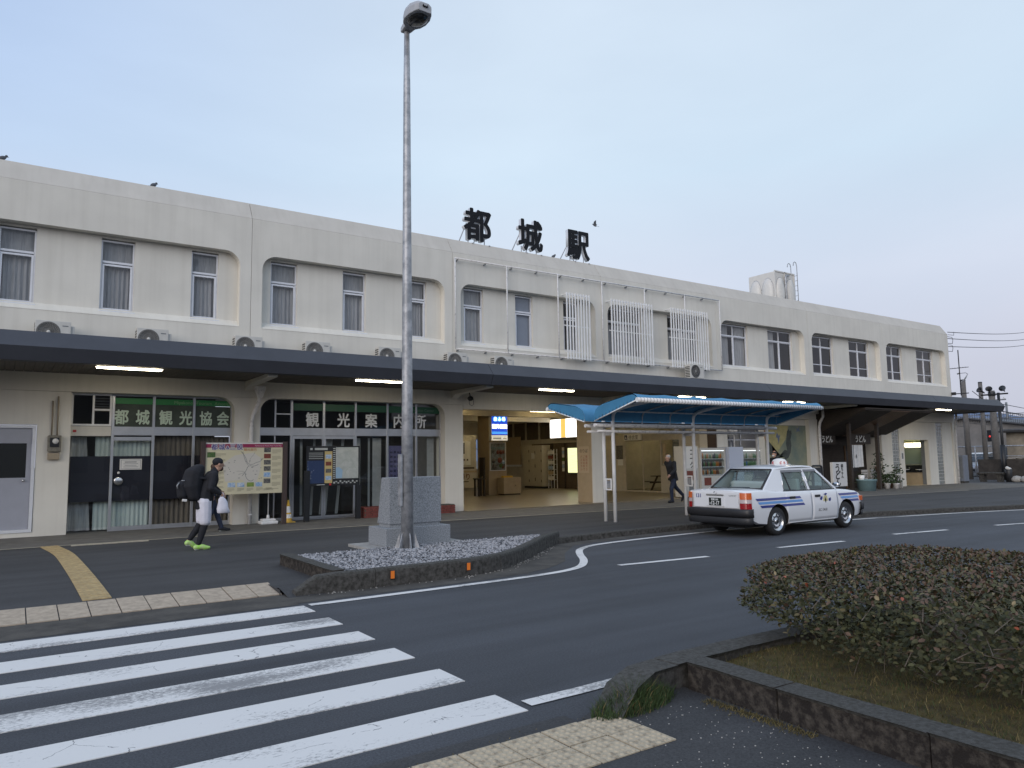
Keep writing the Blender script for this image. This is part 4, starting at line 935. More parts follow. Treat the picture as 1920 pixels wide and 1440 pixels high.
# bay with the mural
y = W+0.18
q = MB(); q.box(27.06, y, 3.3, 33.29, y+0.1, 3.615); q.box(27.06, y, -0.1, 29.9, y+0.1, 0.9); q.box(29.55, y, 0.9, 30.0, y+0.1, 3.3); bp(q, 'lower_wall', M['cream'])
q = MB(); q.frame(27.06, 0.9, 29.55, 3.3, 0.05, y, y+0.08); q.box(28.2, y, 0.95, 28.25, y+0.08, 3.25); q.box(27.1, y, 2.55, 29.5, y+0.07, 2.6); sw = bp(q, 'window', M['alu'])
g = MB(); g.quad((27.1, y+0.04, 0.95), (29.5, y+0.04, 0.95), (29.5, y+0.04, 3.25), (27.1, y+0.04, 3.25)); bp(g, 'pane', M['glass'], sw)
q = MB()
for k in range(9): q.box(27.15+k*0.12, y+0.3, 2.0, 27.24+k*0.12, y+0.4, 2.5+0.1*(k % 3), k % 2)
q.box(27.1, y+0.95, 0.9, 29.6, y+1.0, 3.3, 2); bp(q, 'shelf_of_boxes', [M['paper'], M['grey_metal'], M['room']], sw, clean=False)
# mural wall
mw = mat('mural_ground', (0.30, 0.31, 0.21), 0.75, scale=1.1, col2=(0.17, 0.215, 0.185), lo=0.35, hi=0.62, bump=0.3, bscale=60, stretch=(1, 1, 0.8))
q = MB(); q.box(30.0, y, -0.1, 33.295, y+0.1, 3.3); mo = bp(q, 'mural', mw)
mgrey = mat('mural_grey_land', (0.080, 0.092, 0.085), 0.8, var=0.2, scale=6); mblue = mat('mural_blue_bird', (0.15, 0.19, 0.28), 0.8); myel = mat('mural_yellow', (0.43, 0.39, 0.19), 0.8, var=0.2, scale=3); mor = mat('mural_orange', (0.42, 0.20, 0.05), 0.8)
def flat(poly, m, name, d):
    q = MB(); q.prism([(a, b) for a, b in poly], y-d, y-d+0.003, 'xz'); bp(q, name, m, mo)
flat([(30.05,1.9),(30.05,3.28),(31.9,3.28),(31.6,2.6),(31.0,2.05),(30.6,1.75)], myel, 'painted_sky', 0.005)
flat([(31.75,3.0),(31.9,3.12),(31.98,3.0),(32.08,3.08),(32.12,2.9),(32.0,2.6),(32.05,2.3),(31.95,1.95),(31.75,1.7),(31.6,1.65),(31.55,1.45),(31.42,1.5),(31.45,1.75),(31.1,1.85),(30.8,1.80),(30.55,1.95),(30.5,2.3),(30.3,2.5),(30.2,2.2),(30.3,1.9),(30.6,1.68),(31.0,1.72),(31.3,1.98),(31.5,2.1),(31.7,2.05),(31.62,2.4),(31.7,2.7)], mgrey, 'painted_land', 0.010)
flat([(30.95,2.95),(31.08,2.78),(31.2,2.82),(31.12,2.66),(31.06,2.36),(30.98,2.66),(30.86,2.72)], mblue, 'painted_bird', 0.0085)
flat([(32.45,3.25),(32.62,3.12),(32.8,3.28),(32.74,3.1),(32.86,3.0),(32.66,3.02),(32.5,2.95),(32.56,3.08)], mblue, 'painted_bird', 0.005)
flat([(31.35,1.28),(31.6,1.15),(31.72,1.3),(31.7,1.5),(31.5,1.42)], myel, 'painted_island', 0.005)
flat([(30.10+0.14*math.cos(a*PI/6), 2.82+0.36*math.sin(a*PI/6)) for a in range(12)], mor, 'painted_sun', 0.0085)
# orange vase-like pendant left of the mural is part of the painting

# ---- noodle shop front inside the bay, all dark timber
sy = W+1.0
q = MB(); q.box(34.0, sy, -0.1, 40.05, sy+0.1, 4.2); q.box(34.0, sy+0.1, 2.3, 40.05, sy+0.15, 4.2); bp(q, 'shop_wall', M['wood_dark'])
q = MB(); q.box(40.05, W+0.301, -0.15, 40.3, sy+0.1, 3.655); bp(q, 'shop_side_wall', M['cream'])
q = MB(); q.box(34.5, sy-0.05, -0.05, 34.6, sy-0.001, 2.3); q.box(35.7, sy-0.05, -0.05, 35.8, sy-0.001, 2.3); q.box(34.6, sy-0.04, 1.55, 35.7, sy-0.001, 1.6); q.box(37.9, sy-0.05, -0.05, 38.0, sy-0.001, 2.3); shop_f = bp(q, 'shop_frame', M['wood'])
g = MB(); g.quad((34.6, sy-0.02, 0.4), (35.7, sy-0.02, 0.4), (35.7, sy-0.02, 2.3), (34.6, sy-0.02, 2.3)); bp(g, 'shop_pane', M['glass_clear'])
q = MB(); q.box(38.05, sy-0.03, 0.9, 39.1, sy-0.005, 2.0); bp(q, 'shop_window', M['black'])
for c, (xa, xb) in enumerate(((37.75, 38.30), (38.62, 39.35))):
    for r_i in range(7):
        q = MB(); dd_ = 0.02*(r_i % 2); q.box(xa, W-0.05, 0.02+r_i*0.142, xb, W, 0.02+r_i*0.142+0.115); bp(q, 'white_board', M['white_old'])
# ------------------------------------------------------------------ lamps under the canopy
LAMPS = [(2.40, 'lit strip lamp under the canopy near the left end, above the tourism association window'),
         (9.00, 'lit strip lamp under the canopy above the information office sign'),
         (15.62, 'lit strip lamp under the canopy at the open station entrance'),
         (22.42, 'lit strip lamp under the canopy seen just over the left half of the blue shelter'),
         (29.05, 'lit strip lamp under the canopy seen just over the right end of the blue shelter'),
         (42.55, 'lit strip lamp under the canopy by the washroom doorway')]
first = None
for x, lab in LAMPS:
    if first is None:
        t = thing('canopy_lamp', lab, 'lamp', (x, 20.12, 4.195), 0, 'strip lamps under the canopy')
        q = MB(); q.box(-0.74, -0.11, 0.0, 0.74, 0.11, 0.04); q.build('lamp_base', M['white'], t)
        q = MB(); q.prism([(-0.085, 0.0), (-0.065, -0.030), (0.065, -0.030), (0.085, 0.0)], -0.71, 0.71, 'yz'); q.build('diffuser', M['tube'], t); first = t
    else: dup(first, (x, 20.12, 4.195+RZ(x)*0), label=lab)

# ------------------------------------------------------------------ air conditioners standing on the canopy
M['ac'] = mat('ivory_casing', (0.58, 0.57, 0.53), 0.5, var=0.06); M['ac_grille'] = mat('dark_grille', (0.14, 0.14, 0.135), 0.6); M['fan'] = mat('fan_grey', (0.34, 0.335, 0.32), 0.5)
def ac_unit(x, label, z=4.93, big=False, y=21.95, first=None):
    t = thing('air_conditioner', label, 'air conditioner', (x, y, z), 0, 'air conditioner units along the canopy roof')
    w, h, d = (0.78, 0.58, 0.30) if not big else (0.86, 0.60, 0.32)
    q = MB(); q.box(-w/2, -d/2, 0, w/2, d/2, h); q.build('casing', M['ac'], t, bevel=0.012)
    c = (-0.10, -d/2, h*0.5); R = 0.235 if not big else 0.25
    q = MB(); q.lathe([(0, 0), (R, 0), (R+0.015, -0.012), (R+0.03, 0)], (c[0], c[1]-0.002, c[2]), 28, axis='y'); q.build('fan_well', M['ac_grille'] if not big else M['plastic_dark'], t)
    q = MB()
    for k in range(26):
        a = 2*PI*k/26; pts = []
        for j in range(5):
            r = 0.05+(R-0.05)*j/4; aa = a+0.55*(j/4); pts.append((c[0]+r*math.cos(aa), c[1]-0.012, c[2]+r*math.sin(aa)))
        q.tube(pts, 0.0035, 3, caps=False)
    for r in ((0.05, R*0.6, R)): q.tube([(c[0]+r*math.cos(2*PI*k/20), c[1]-0.014, c[2]+r*math.sin(2*PI*k/20)) for k in range(20)], 0.004, 3, closed=True)
    q.build('fan_guard', M['fan'], t, clean=False)
    q = MB(); q.lathe([(0, -0.02), (0.04, -0.016), (0.045, -0.004)], (c[0], c[1], c[2]), 14, axis='y'); q.build('fan_hub', M['ac'] if not big else M['fan'], t)
    q = MB()
    for k in range(7): q.box(-w/2-0.008, -d/2+0.03, 0.05+k*0.07, -w/2-0.001, d/2-0.03, 0.05+k*0.07+0.035)
    q.build('side_fins', M['plastic_dark'], t)
    q = MB(); q.box(0.20, -d/2-0.003, h-0.13, 0.33, -d/2-0.001, h-0.105); q.build('badge', M['grey_metal'], t)
    q = MB(); q.box(w/2+0.001, -d/2+0.05, 0.16, w/2+0.09, d/2-0.05, h-0.10); q.build('valve_cover', M['ac'], t, bevel=0.01)
    q = MB(); q.box(-w/2+0.06, -d/2-0.02, -0.06, -w/2+0.14, d/2+0.02, 0); q.box(w/2-0.14, -d/2-0.02, -0.06, w/2-0.06, d/2+0.02, 0)
    if big: q.box(-w/2+0.06, -d/2, -0.42, -w/2+0.12, d/2, -0.06); q.box(w/2-0.12, -d/2, -0.42, w/2-0.06, d/2, -0.06)
    q.build('foot', M['grey_metal'], t); return t
acs = [(0.82, 'air conditioner half hidden by the canopy edge, first from the left end'), (3.12, 'air conditioner behind the canopy edge, second from the left'),
       (5.66, 'air conditioner on the canopy just left of the first wall joint'), (7.72, 'air conditioner on the canopy right of the first wall joint, below a curtained window'),
       (10.12, 'air conditioner on the canopy just left of the lamp pole'), (12.65, 'air conditioner on the canopy just right of the lamp pole'), (14.56, 'air conditioner below the narrow window under the rooftop characters')]
a0 = ac_unit(acs[0][0], acs[0][1])
for x, lab in acs[1:]: dup(a0, (x, 21.95, 4.93), label=lab)
ac_unit(24.42, 'tall standing air conditioner with black fan in front of the barred window', z=5.18, big=True, y=21.72)

# ------------------------------------------------------------------ rooftop characters
M['sign_face'] = mat('black_sign_face', (0.008, 0.009, 0.012), 0.6, spec=0.25); M['sign_side'] = mat('white_sign_side', (0.62, 0.63, 0.65), 0.5); M['strut'] = mat('pale_strut', (0.42, 0.43, 0.46), 0.5)
for ch, x, lab in (('都', 14.20, 'first black rooftop character, nearest the lamp pole'), ('城', 16.63, 'middle black rooftop character of the station name'), ('駅', 19.06, 'last black rooftop character, over the entrance')):
    t = thing('rooftop_character', lab, 'sign', (x, 22.95, 9.80), 0, 'black station name characters on the roof')
    text(ch, 1.30, M['sign_face'], t, (-0.60, -0.06, 0.30), 'character_face', extrude=0.01, offset=0.036, sx=0.93)
    text(ch, 1.30, M['sign_side'], t, (-0.60, 0.03, 0.30), 'character_body', extrude=0.078, offset=0.032, sx=0.93)
    for sx in (-0.36, 0.36):
        q = MB(); q.tube([(sx, 0.06, 0.34), (sx, 0.06, 0.06), (sx, -0.32, -0.02)], 0.022, 5); q.build('strut', M['strut'], t)
    q = MB(); q.tube([(-0.40, 0.1, 0.85), (-0.40, 0.95, 0.0)], 0.02, 5); q.tube([(0.1, 0.1, 0.6), (0.1, 0.6, 0.0)], 0.02, 5); q.build('back_stay', M['strut'], t)

# ------------------------------------------------------------------ birds
M['bird'] = mat('grey_feathers', (0.10, 0.105, 0.12), 0.8)
def bird(loc, rz, label, fly=False):
    t = thing('bird', label, 'bird', loc, rz, 'birds on and over the roof')
    q = MB(); R = Matrix.Rotation(-0.5, 3, 'Y')
    q.ell((0, 0, 0.09), (0.115, 0.055, 0.058), 10, 6, mat=R); q.build('body', M['bird'], t)
    q = MB(); q.ell((0.10, 0, 0.17), (0.038, 0.034, 0.036), 8, 5); q.cyl((0.13, 0, 0.165), (0.165, 0, 0.155), 0.010, 0.002, 5); q.build('head', M['bird'], t)
    q = MB(); q.add([(-0.09, -0.02, 0.05), (-0.09, 0.02, 0.05), (-0.24, 0.03, -0.01), (-0.24, -0.03, -0.01)], [(0,1,2,3)]); q.build('tail', M['bird'], t)
    if fly:
        for s in (-1, 1):
            q = MB(); q.add([(0.07, s*0.03, 0.12), (-0.08, s*0.03, 0.10), (-0.10, s*0.22, 0.22), (0.03, s*0.20, 0.24), (-0.12, s*0.40, 0.26)], [(0,1,2,3), (3,2,4)]); q.build('wing', M['bird'], t)
    else:
        q = MB(); q.cyl((0.0, 0.02, 0.05), (0.01, 0.02, 0.0), 0.006, n=5); q.cyl((0.0, -0.02, 0.05), (0.01, -0.02, 0.0), 0.006, n=5); q.build('legs', M['bird'], t)
bird((-0.46, 22.85, 9.80), 0.4, 'bird on the parapet at the far left edge of the roof'); bird((3.15, 22.85, 9.80), 0.6, 'bird on the parapet above the curtained windows'); bird((17.72, 22.85, 9.80), 0.2, 'bird on the parapet between the rooftop characters')
bird((26.2, 30, 14.5), 2.3, 'bird flying in the sky right of the rooftop characters', True)

# ------------------------------------------------------------------ water tank on the roof
t = thing('water_tank', 'white panelled water tank with ladder and pipes on the roof', 'water tank', (37.5, 26.6, 9.2))
M['tank'] = mat('pale_tank_panel', (0.62, 0.60, 0.56), 0.45, var=0.05)
q = MB(); q.box(-1.3, -0.7, 0.7, 0.55, 1.1, 3.25); bx_ = q.build('tank_body', M['tank'], t, bevel=0.04)
for k in (-0.84, 0.1):
    q = MB(); q.lathe([(0.40, 0), (0.37, -0.10), (0.2, -0.17), (0.0, -0.19)], (0, 0, 0), 20, axis='y'); q.v = [(a*0.98+k, b-0.702, c*2.2+2.05) for a, b, c in q.v]; q.build('tank_panel', M['tank'], t)
for k in (-0.22, 0.62):
    q = MB(); q.lathe([(0.40, 0), (0.37, -0.10), (0.2, -0.17), (0.0, -0.19)], (0, 0, 0), 20, axis='x'); q.v = [(a-1.302, b+k, c*2.2+2.05) for a, b, c in q.v]; q.build('tank_panel', M['tank'], t)
q = MB()
for k in (-0.84, 0.1): q.tube([(k+.40*math.cos(a), -.705, 2.05+.88*math.sin(a)) for a in [2*PI*j/24 for j in range(24)]], .018, 4, closed=True)
for k in (-0.22, 0.62): q.tube([(-1.305, k+.40*math.cos(a), 2.05+.88*math.sin(a)) for a in [2*PI*j/24 for j in range(24)]], .018, 4, closed=True)
q.build('dome_shading_ring', M['galv'], t, clean=False)  # grey rings added round the domes to stand in for their shading
q = MB(); q.frame(-1.32, 0.7, 0.57, 3.3, 0.07, -0.74, -0.69); q.box(-0.40, -0.74, 0.7, -0.33, -0.69, 3.3); q.build('tank_flange', M['tank'], t)
q = MB(); q.lathe([(0.0, 0.14), (0.25, 0.13), (0.26, 0.0)], (-0.6, 0.3, 3.25), 14); q.build('hatch', M['tank'], t)
q = MB()
for yy in (-0.85, -0.45): q.tube([(0.66, yy, 0.2), (0.66, yy, 3.75), (0.60, yy, 3.95), (0.48, yy, 4.0), (0.36, yy, 3.93), (0.32, yy, 3.75)], 0.022, 6)
for k in range(10): q.tube([(0.66, -0.85, 0.5+k*0.3), (0.66, -0.45, 0.5+k*0.3)], 0.014, 5)
q.build('ladder', M['galv'], t)
q = MB(); q.tube([(0.55, 0.4, 3.0), (1.05, 0.35, 3.05), (1.13, 0.3, 3.0), (1.15, 0.3, 2.85), (1.15, 0.3, 0.1)], 0.075, 8); q.build('outlet_pipe', M['galv'], t)
q = MB(); q.tube([(-0.5, -0.86, 0.0), (-0.5, -0.86, 2.95), (-0.42, -0.86, 3.05), (-0.1, -0.80, 3.1)], 0.06, 8); q.lathe([(0.085, 0.0), (0.085, 1.3)], (-0.5, -0.86, 0.0), 8); q.build('inlet_pipe', M['galv'], t)
q = MB(); q.box(-1.2, -0.6, 0.0, 0.5, 1.0, 0.68); q.build('plinth', M['conc_pale'], t)
q = MB(); q.cyl((32.8, 24.5, 9.2), (32.8, 24.5, 10.4), 0.04, n=6); tag(q.build('vent_pipe', M['galv']), 'short vent pipe on the roof left of the water tank', 'pipe')

# ------------------------------------------------------------------ aerial and dish on the end wall
t = thing('television_aerial', 'thin television aerial on a mast fixed to the building end', 'aerial', (48.75, 21.95, 5.35))
q = MB(); q.tube([(0, 0, 0), (0, 0, 2.85)], 0.03, 6); q.build('mast', M['wire'], t)
q = MB(); q.tube([(0, 0.55, 1.72), (0, -0.55, 1.72)], 0.018, 5)
for k in range(7): q.tube([(-0.22+k*0.01, 0.5-k*0.15, 1.74), (0.22-k*0.01, 0.5-k*0.15, 1.74)], 0.008, 4)
q.build('boom', M['wire'], t)
q = MB(); q.tube([(-0.5, 0.2, 0.1), (0, 0, 0.12), (0, -0.45, 0.12)], 0.03, 6); q.box(-0.55, 0.1, 0.02, -0.42, 0.32, 0.2); q.build('bracket', M['wire'], t)
t = thing('satellite_dish', 'white satellite dish below the aerial at the building end', 'satellite dish', (48.95, 21.72, 6.35), 0)
R = Matrix.Rotation(0.5, 3, 'Z') @ Matrix.Rotation(-0.95, 3, 'X')
q = MB(); q.lathe([(0.0, 0.0), (0.16, 0.018), (0.30, 0.062), (0.36, 0.09)], (0, 0, 0), 22, axis='z'); q.v = [tuple(R @ Vector(p)) for p in q.v]; q.build('dish', M['white'], t)
q = MB(); q.tube([R @ Vector(p) for p in ((0, -0.33, 0.05), (0, -0.35, 0.2), (0, -0.12, 0.5))], 0.015, 5); q.build('feed_arm', M['wire'], t)
q = MB(); q.cyl(R @ Vector((0, -0.16, 0.46)), R @ Vector((0, -0.04, 0.56)), 0.045, n=8); q.build('receiver', M['grey_metal'], t)

# ------------------------------------------------------------------ meter box, camera
t = thing('electric_meter', 'grey electric meter with two conduits on the wall by the left door', 'electric meter', (0.985, 22.3, 2.10))
q = MB(); q.box(-0.15, -0.13, 0.1, 0.15, 0, 0.52); q.build('meter_case', mat('dirty_meter_case', (0.20, 0.185, 0.15), 0.6, var=0.3, scale=12), t, bevel=0.02)
q = MB(); q.box(-0.10, -0.15, 0.22, 0.10, -0.131, 0.46); q.build('meter_window', M['black'], t); q = MB(); q.lathe([(0, -.03), (.06, -.02), (.07, 0)], (0.02, -0.152, 0.37), 14, axis='y'); q.build('dial', M['paper'], t)
q = MB(); q.box(-0.14, -0.10, -0.10, 0.12, 0, 0.07); q.build('terminal_box', mat('beige_box', (0.33, 0.27, 0.19), 0.6), t, bevel=0.01)
for dx in (-0.07, 0.05):
    q = MB(); q.tube([(dx, -0.05, 0.52), (dx, -0.05, 1.48+dx)], 0.02, 6); q.build('conduit', mat('rusty_conduit', (0.28, 0.235, 0.17), 0.6), t)
t = thing('security_camera', 'black security camera hanging under the canopy at the entrance pier', 'camera', (13.30, 22.05, 3.97))
q = MB(); q.ell((0, 0, 0), (0.10, 0.13, 0.09), 10, 6); q.build('housing', M['black'], t); q = MB(); q.cyl((0, 0, 0.05), (0, 0.1, 0.3), 0.02, n=6); q.build('mount', M['black'], t)
q = MB(); q.tube([(-0.06, 0, -0.04), (-0.04, 0, -0.20), (0.05, 0, -0.26), (0.13, 0, -0.20), (0.12, 0, 0.0)], 0.008, 5); q.build('cable', M['wire'], t)

# ------------------------------------------------------------------ first map board
CREAMB = mat('cream_print', (0.60, 0.55, 0.38), 0.55, var=0.03, scale=2); PALE = mat('pale_map_area', (0.56, 0.53, 0.47), 0.55); MAROON = mat('maroon_print', (0.28, 0.02, 0.075), 0.5)
INK = mat('grey_ink', (0.30, 0.27, 0.19), 0.7); INKD = mat('river_ink', (0.16, 0.17, 0.17), 0.7); VIO = mat('violet_print', (0.075, 0.05, 0.22), 0.5)
PH = {'sky': mat('photo_sky', (0.16, 0.32, 0.55), 0.5, col2=(0.55, 0.60, 0.65), scale=14), 'green': mat('photo_green', (0.10, 0.19, 0.045), 0.5, col2=(0.04, 0.07, 0.03), scale=25), 'dark': mat('photo_dark', (0.20, 0.19, 0.17), 0.5, col2=(0.02, 0.022, 0.025), scale=30),
      'red': mat('photo_red', (0.25, 0.06, 0.035), 0.5, col2=(0.10, 0.03, 0.02), scale=30), 'lime': mat('photo_lime', (0.25, 0.34, 0.06), 0.5, col2=(0.13, 0.20, 0.05), scale=20), 'navy': mat('photo_space', (0.02, 0.04, 0.11), 0.5, col2=(0.30, 0.34, 0.42), lo=0.22, hi=0.40, scale=9)}
t = thing('map_board', 'cream tourist map board with red title strip on dark brown posts', 'map board', (5.55, 21.45, 0.08))
q = MB(); q.box(-1.07, -0.02, 0.90, 1.03, 0.03, 2.33); q.build('board', CREAMB, t, bevel=0.004)
for x in (-1.14, 1.10):
    q = MB(); q.box(x-0.06, -0.06, 0, x+0.06, 0.06, 2.36); q.build('post', M['brown'], t, bevel=0.006)
q = MB(); q.box(-1.07, -0.025, 2.195, 1.03, -0.0205, 2.295); q.build('title_strip', MAROON, t); q = MB(); q.box(-1.07, -0.0245, 2.297, 1.03, -0.0205, 2.33); q.build('top_strip', M['paper'], t)
for ch, x, s in (('都', -0.93, .17), ('城', -0.74, .17), ('&', -0.54, .13), ('三', -0.45, .17), ('股', -0.26, .17)):
    text(ch, s, M['paper'], t, (x, -0.027, 2.15), 'title_character', extrude=0.001, offset=0.016); text(ch, s, VIO, t, (x, -0.030, 2.15), 'title_character', extrude=0.001, offset=0.003)
text('観光案内', 0.088, mat('orange_print', (0.50, 0.24, 0.10), 0.6), t, (-0.06, -0.0265, 2.105), 'title_character', extrude=0.0005)
text('Miyakonojo & Mimata Area Tourist Map', 0.062, mat('pink_print', (0.62, 0.42, 0.48), 0.6), t, (0.99, -0.027, 2.225), 'title_lettering', extrude=0.0005, align='RIGHT', sx=0.74)
q = MB(); q.prism([(-0.55,1.25),(-0.62,1.75),(-0.3,1.98),(0.2,2.05),(0.42,1.9),(0.40,1.55),(0.30,1.2),(0.1,1.12),(-0.1,1.3)], -0.0235, -0.0205, 'xz'); q.build('map_area', PALE, t)
def line(mb, pts, w, y, m=0):
    for a, b in zip(pts, pts[1:]):
        d = Vector((b[0]-a[0], b[1]-a[1])); n_ = Vector((-d.y, d.x)).normalized()*w/2
        mb.add([(a[0]+n_.x, y, a[1]+n_.y), (a[0]-n_.x, y, a[1]-n_.y), (b[0]-n_.x, y, b[1]-n_.y), (b[0]+n_.x, y, b[1]+n_.y)], [(0,1,2,3)], m)
q = MB()
line(q, smooth_poly([(-0.14,2.09),(-0.02,1.95),(0.03,1.80),(0.08,1.72),(0.20,1.72),(0.28,1.77),(0.40,1.80),(0.48,1.9)], 2), 0.011, -0.0245); line(q, smooth_poly([(-0.09,2.08),(-0.02,1.82),(0.07,1.69)], 2), 0.010, -0.0245)
line(q, smooth_poly([(-0.10,1.40),(0.0,1.52),(0.07,1.70),(0.22,1.66),(0.35,1.72)], 2), 0.012, -0.0245); line(q, smooth_poly([(-0.02,1.5),(0.02,1.32),(0.15,1.24),(0.22,1.3)], 2), 0.012, -0.0245); line(q, [(-0.25,1.54),(-0.03,1.53)], 0.007, -0.0245); line(q, [(-0.2,1.44),(-0.03,1.5)], 0.007, -0.0245)
line(q, smooth_poly([(0.1,1.75),(0.12,1.9),(0.22,2.0),(0.25,2.08)], 2), 0.006, -0.0245)
for k in range(22):
    x, z = rnd.uniform(-0.55, 0.42), rnd.uniform(1.3, 1.95); q.box(x, -0.025, z, x+rnd.uniform(.02, .05), -0.0241, z+0.016)
q.build('map_lines', INKD, t, clean=False)
q = MB()
def block(x, z, w, n, y=-0.0225):
    for k in range(n): q.box(x, y-0.001, z-k*0.030, x+w*(1 if k < n-1 else .6)*rnd.uniform(.9, 1), y, z-k*0.030+0.011)
for z in (2.02, 1.86, 1.7, 1.55): block(-0.83, z, 0.30, 3)
for z in (1.5, 1.38, 1.26, 1.12): block(-0.80, z, 0.22, 3)
for k in range(6): block(0.73, 2.12-k*0.185, 0.26, 4)
for k in range(5): block(-0.48+k*0.26, 1.05, 0.19, 3)
block(0.5, 1.02, 0.46, 2); q.build('caption_lines', INK, t, clean=False)
ph = [(-1.03, 1.93, .21, .14, 'green'), (-0.48, 1.10, .20, .125, 'sky'), (-0.22, 1.10, .19, .12, 'sky'), (0.04, 1.10, .19, .12, 'lime'), (0.28, 1.10, .18, .12, 'sky')]+[(0.50, 2.06-k*0.175, .19, .13, ('dark', 'red', 'dark', 'dark', 'sky', 'dark')[k]) for k in range(6)]
for x, z, w, h, k in ph:
    q = MB(); q.box(x, -0.0255, z, x+w, -0.0205, z+h); q.build('printed_photo', PH[k], t)

# ------------------------------------------------------------------ second map board
t = thing('map_board', 'black geopark board with blue photo and pale map before the glass doors', 'map board', (8.27, 21.8, 0.08))
q = MB(); q.box(-0.86, -0.03, 1.04, 0.82, 0.03, 2.24); q.build('board', M['black'], t, bevel=0.004)
for x in (-0.84, 0.78):
    q = MB(); q.box(x-0.075, -0.06, 0, x+0.075, 0.06, 1.04 if x > 0 else 1.5); q.build('post', M['black'], t, bevel=0.006)
q = MB(); q.box(-0.85, -0.034, 1.12, -0.32, -0.0305, 1.80); q.build('printed_photo', PH['navy'], t)
q = MB(); q.box(-0.31, -0.034, 1.12, -0.07, -0.0305, 2.08); q.build('yellow_column', mat('ochre_print', (0.50, 0.39, 0.17), 0.6), t)
for k, c in enumerate(('sky', 'red', 'dark', 'sky')):
    q = MB(); q.box(-0.28, -0.037, 1.86-k*0.215, -0.10, -0.0345, 1.98-k*0.215); q.build('printed_photo', PH[c], t)
q = MB(); q.box(0.04, -0.034, 1.25, 0.77, -0.0305, 2.20); q.build('map_sheet', mat('pale_map_print', (0.46, 0.48, 0.46), 0.55, col2=(0.35, 0.38, 0.36), scale=6), t)
q = MB(); q.prism([(0.045, 1.26), (0.045, 1.58), (0.15, 1.6), (0.26, 1.5), (0.24, 1.26)], -0.0365, -0.0345, 'xz'); q.build('map_sea', mat('map_sea_blue', (0.28, 0.42, 0.56), 0.55), t)
q = MB()
line(q, smooth_poly([(0.15,1.98),(0.35,2.05),(0.5,1.9),(0.6,1.7),(0.72,1.5)], 2), .008, -0.0355); line(q, smooth_poly([(0.3,1.3),(0.4,1.55),(0.55,1.6),(0.7,1.58)], 2), .008, -0.0355); line(q, smooth_poly([(0.2,1.7),(0.35,1.85),(0.45,1.75)], 2), .010, -0.0355)
q.build('map_lines', mat('map_green_line', (0.30, 0.36, 0.30), 0.6), t, clean=False)
q = MB(); q.box(-0.62, -0.034, 2.12, -0.22, -0.0305, 2.18); q.box(-0.76, -0.034, 2.12, -0.69, -0.0305, 2.18)
for k in range(4): q.box(-0.80, -0.033, 2.02-k*0.055, -0.36, -0.0305, 2.035-k*0.055)
for k in range(16): q.box(-0.045, -0.034, 1.25+k*0.06, 0.025, -0.0305, 1.275+k*0.06)
for k in range(12): q.box(-0.03+k*0.066, -0.034, 1.10+0.04*(k % 2), 0.02+k*0.066, -0.0305, 1.135+0.04*(k % 2)+.02*(k % 3 == 0))
q.box(-0.55, -0.034, 1.065, -0.30, -0.0305, 1.085); q.build('caption_lines', mat('pale_caption', (0.42, 0.44, 0.43), 0.6), t, clean=False)
for x in (-0.83, -0.13):
    q = MB(); q.box(x-0.03, -0.036, 1.05, x+0.03, -0.0305, 1.11); q.build('red_mark', M['red'], t)

# ------------------------------------------------------------------ flag stand, cone, brick planters
t = thing('flag_stand', 'white water-filled flag pole base by the map board', 'flag stand', (6.33, 21.9, 0.08))
q = MB(); q.box(-0.24, -0.2, 0, 0.24, 0.2, 0.09); q.box(-0.19, -0.15, 0.09, 0.19, 0.15, 0.15); q.build('base', M['white'], t, bevel=0.03); q = MB(); q.cyl((0, 0, 0.15), (0, 0, 0.26), 0.05, 0.035, 10); q.cyl((0, 0, 0.26), (0, 0, 1.5), 0.016, n=8); q.build('pole', M['white'], t)
t = thing('traffic_cone', 'slim yellow cone with white band between the map boards', 'traffic cone', (6.93, 21.95, 0.08))
q = MB(); q.lathe([(0.0, 0.66), (0.028, 0.65), (0.115, 0.04), (0.12, 0.03)], (0, 0, 0), 14); q.build('cone', M['yellow'], t); q = MB(); q.box(-0.17, -0.17, 0, 0.17, 0.17, 0.03); q.build('base', M['yellow'], t, bevel=0.01)
q = MB(); q.lathe([(0.0535, 0.475), (0.0805, 0.29)], (0, 0, 0), 14); q.lathe([(0.088, 0.24), (0.103, 0.13)], (0, 0, 0), 14); q.build('white_band', M['white'], t)
def planter(x, y, w, d, h, lab):
    t = thing('brick_planter', lab, 'planter', (x, y, 0.08), 0, 'red brick planters along the shopfront'); pb = None
    q = MB(); q.box(-w/2+.02, -d/2+.02, 0, w/2-.02, d/2-.02, h-0.03); q.build('soil', M['earth'], t)
    for r in range(int(h/0.068)):
        off = 0.11*(r % 2)
        for side in (-1, 1):
            xx = -w/2+off*0.5
            while xx < w/2-0.05:
                e = min(xx+0.205, w/2)
                q = MB(); q.box(xx, side*d/2-(0.045 if side > 0 else 0), r*0.068, e-0.01, side*d/2+(0.045 if side < 0 else 0), r*0.068+0.058); q.build('brick', M['brick'], t); xx += 0.215
        for side in (-1, 1):
            yy = -d/2+0.055
            while yy < d/2-0.1:
                q = MB(); q.box(side*w/2-(0.045 if side > 0 else 0), yy, r*0.068, side*w/2+(0.045 if side < 0 else 0), min(yy+0.205, d/2-.05)-.01, r*0.068+0.058); q.build('brick', M['brick'], t); yy += 0.215
    return t
planter(9.75, 22.0, 1.0, 0.5, 0.34, 'red brick planter between the black board post and the monument'); planter(12.2, 22.0, 0.62, 0.45, 0.32, 'small red brick planter at the entrance pier right of the monument')

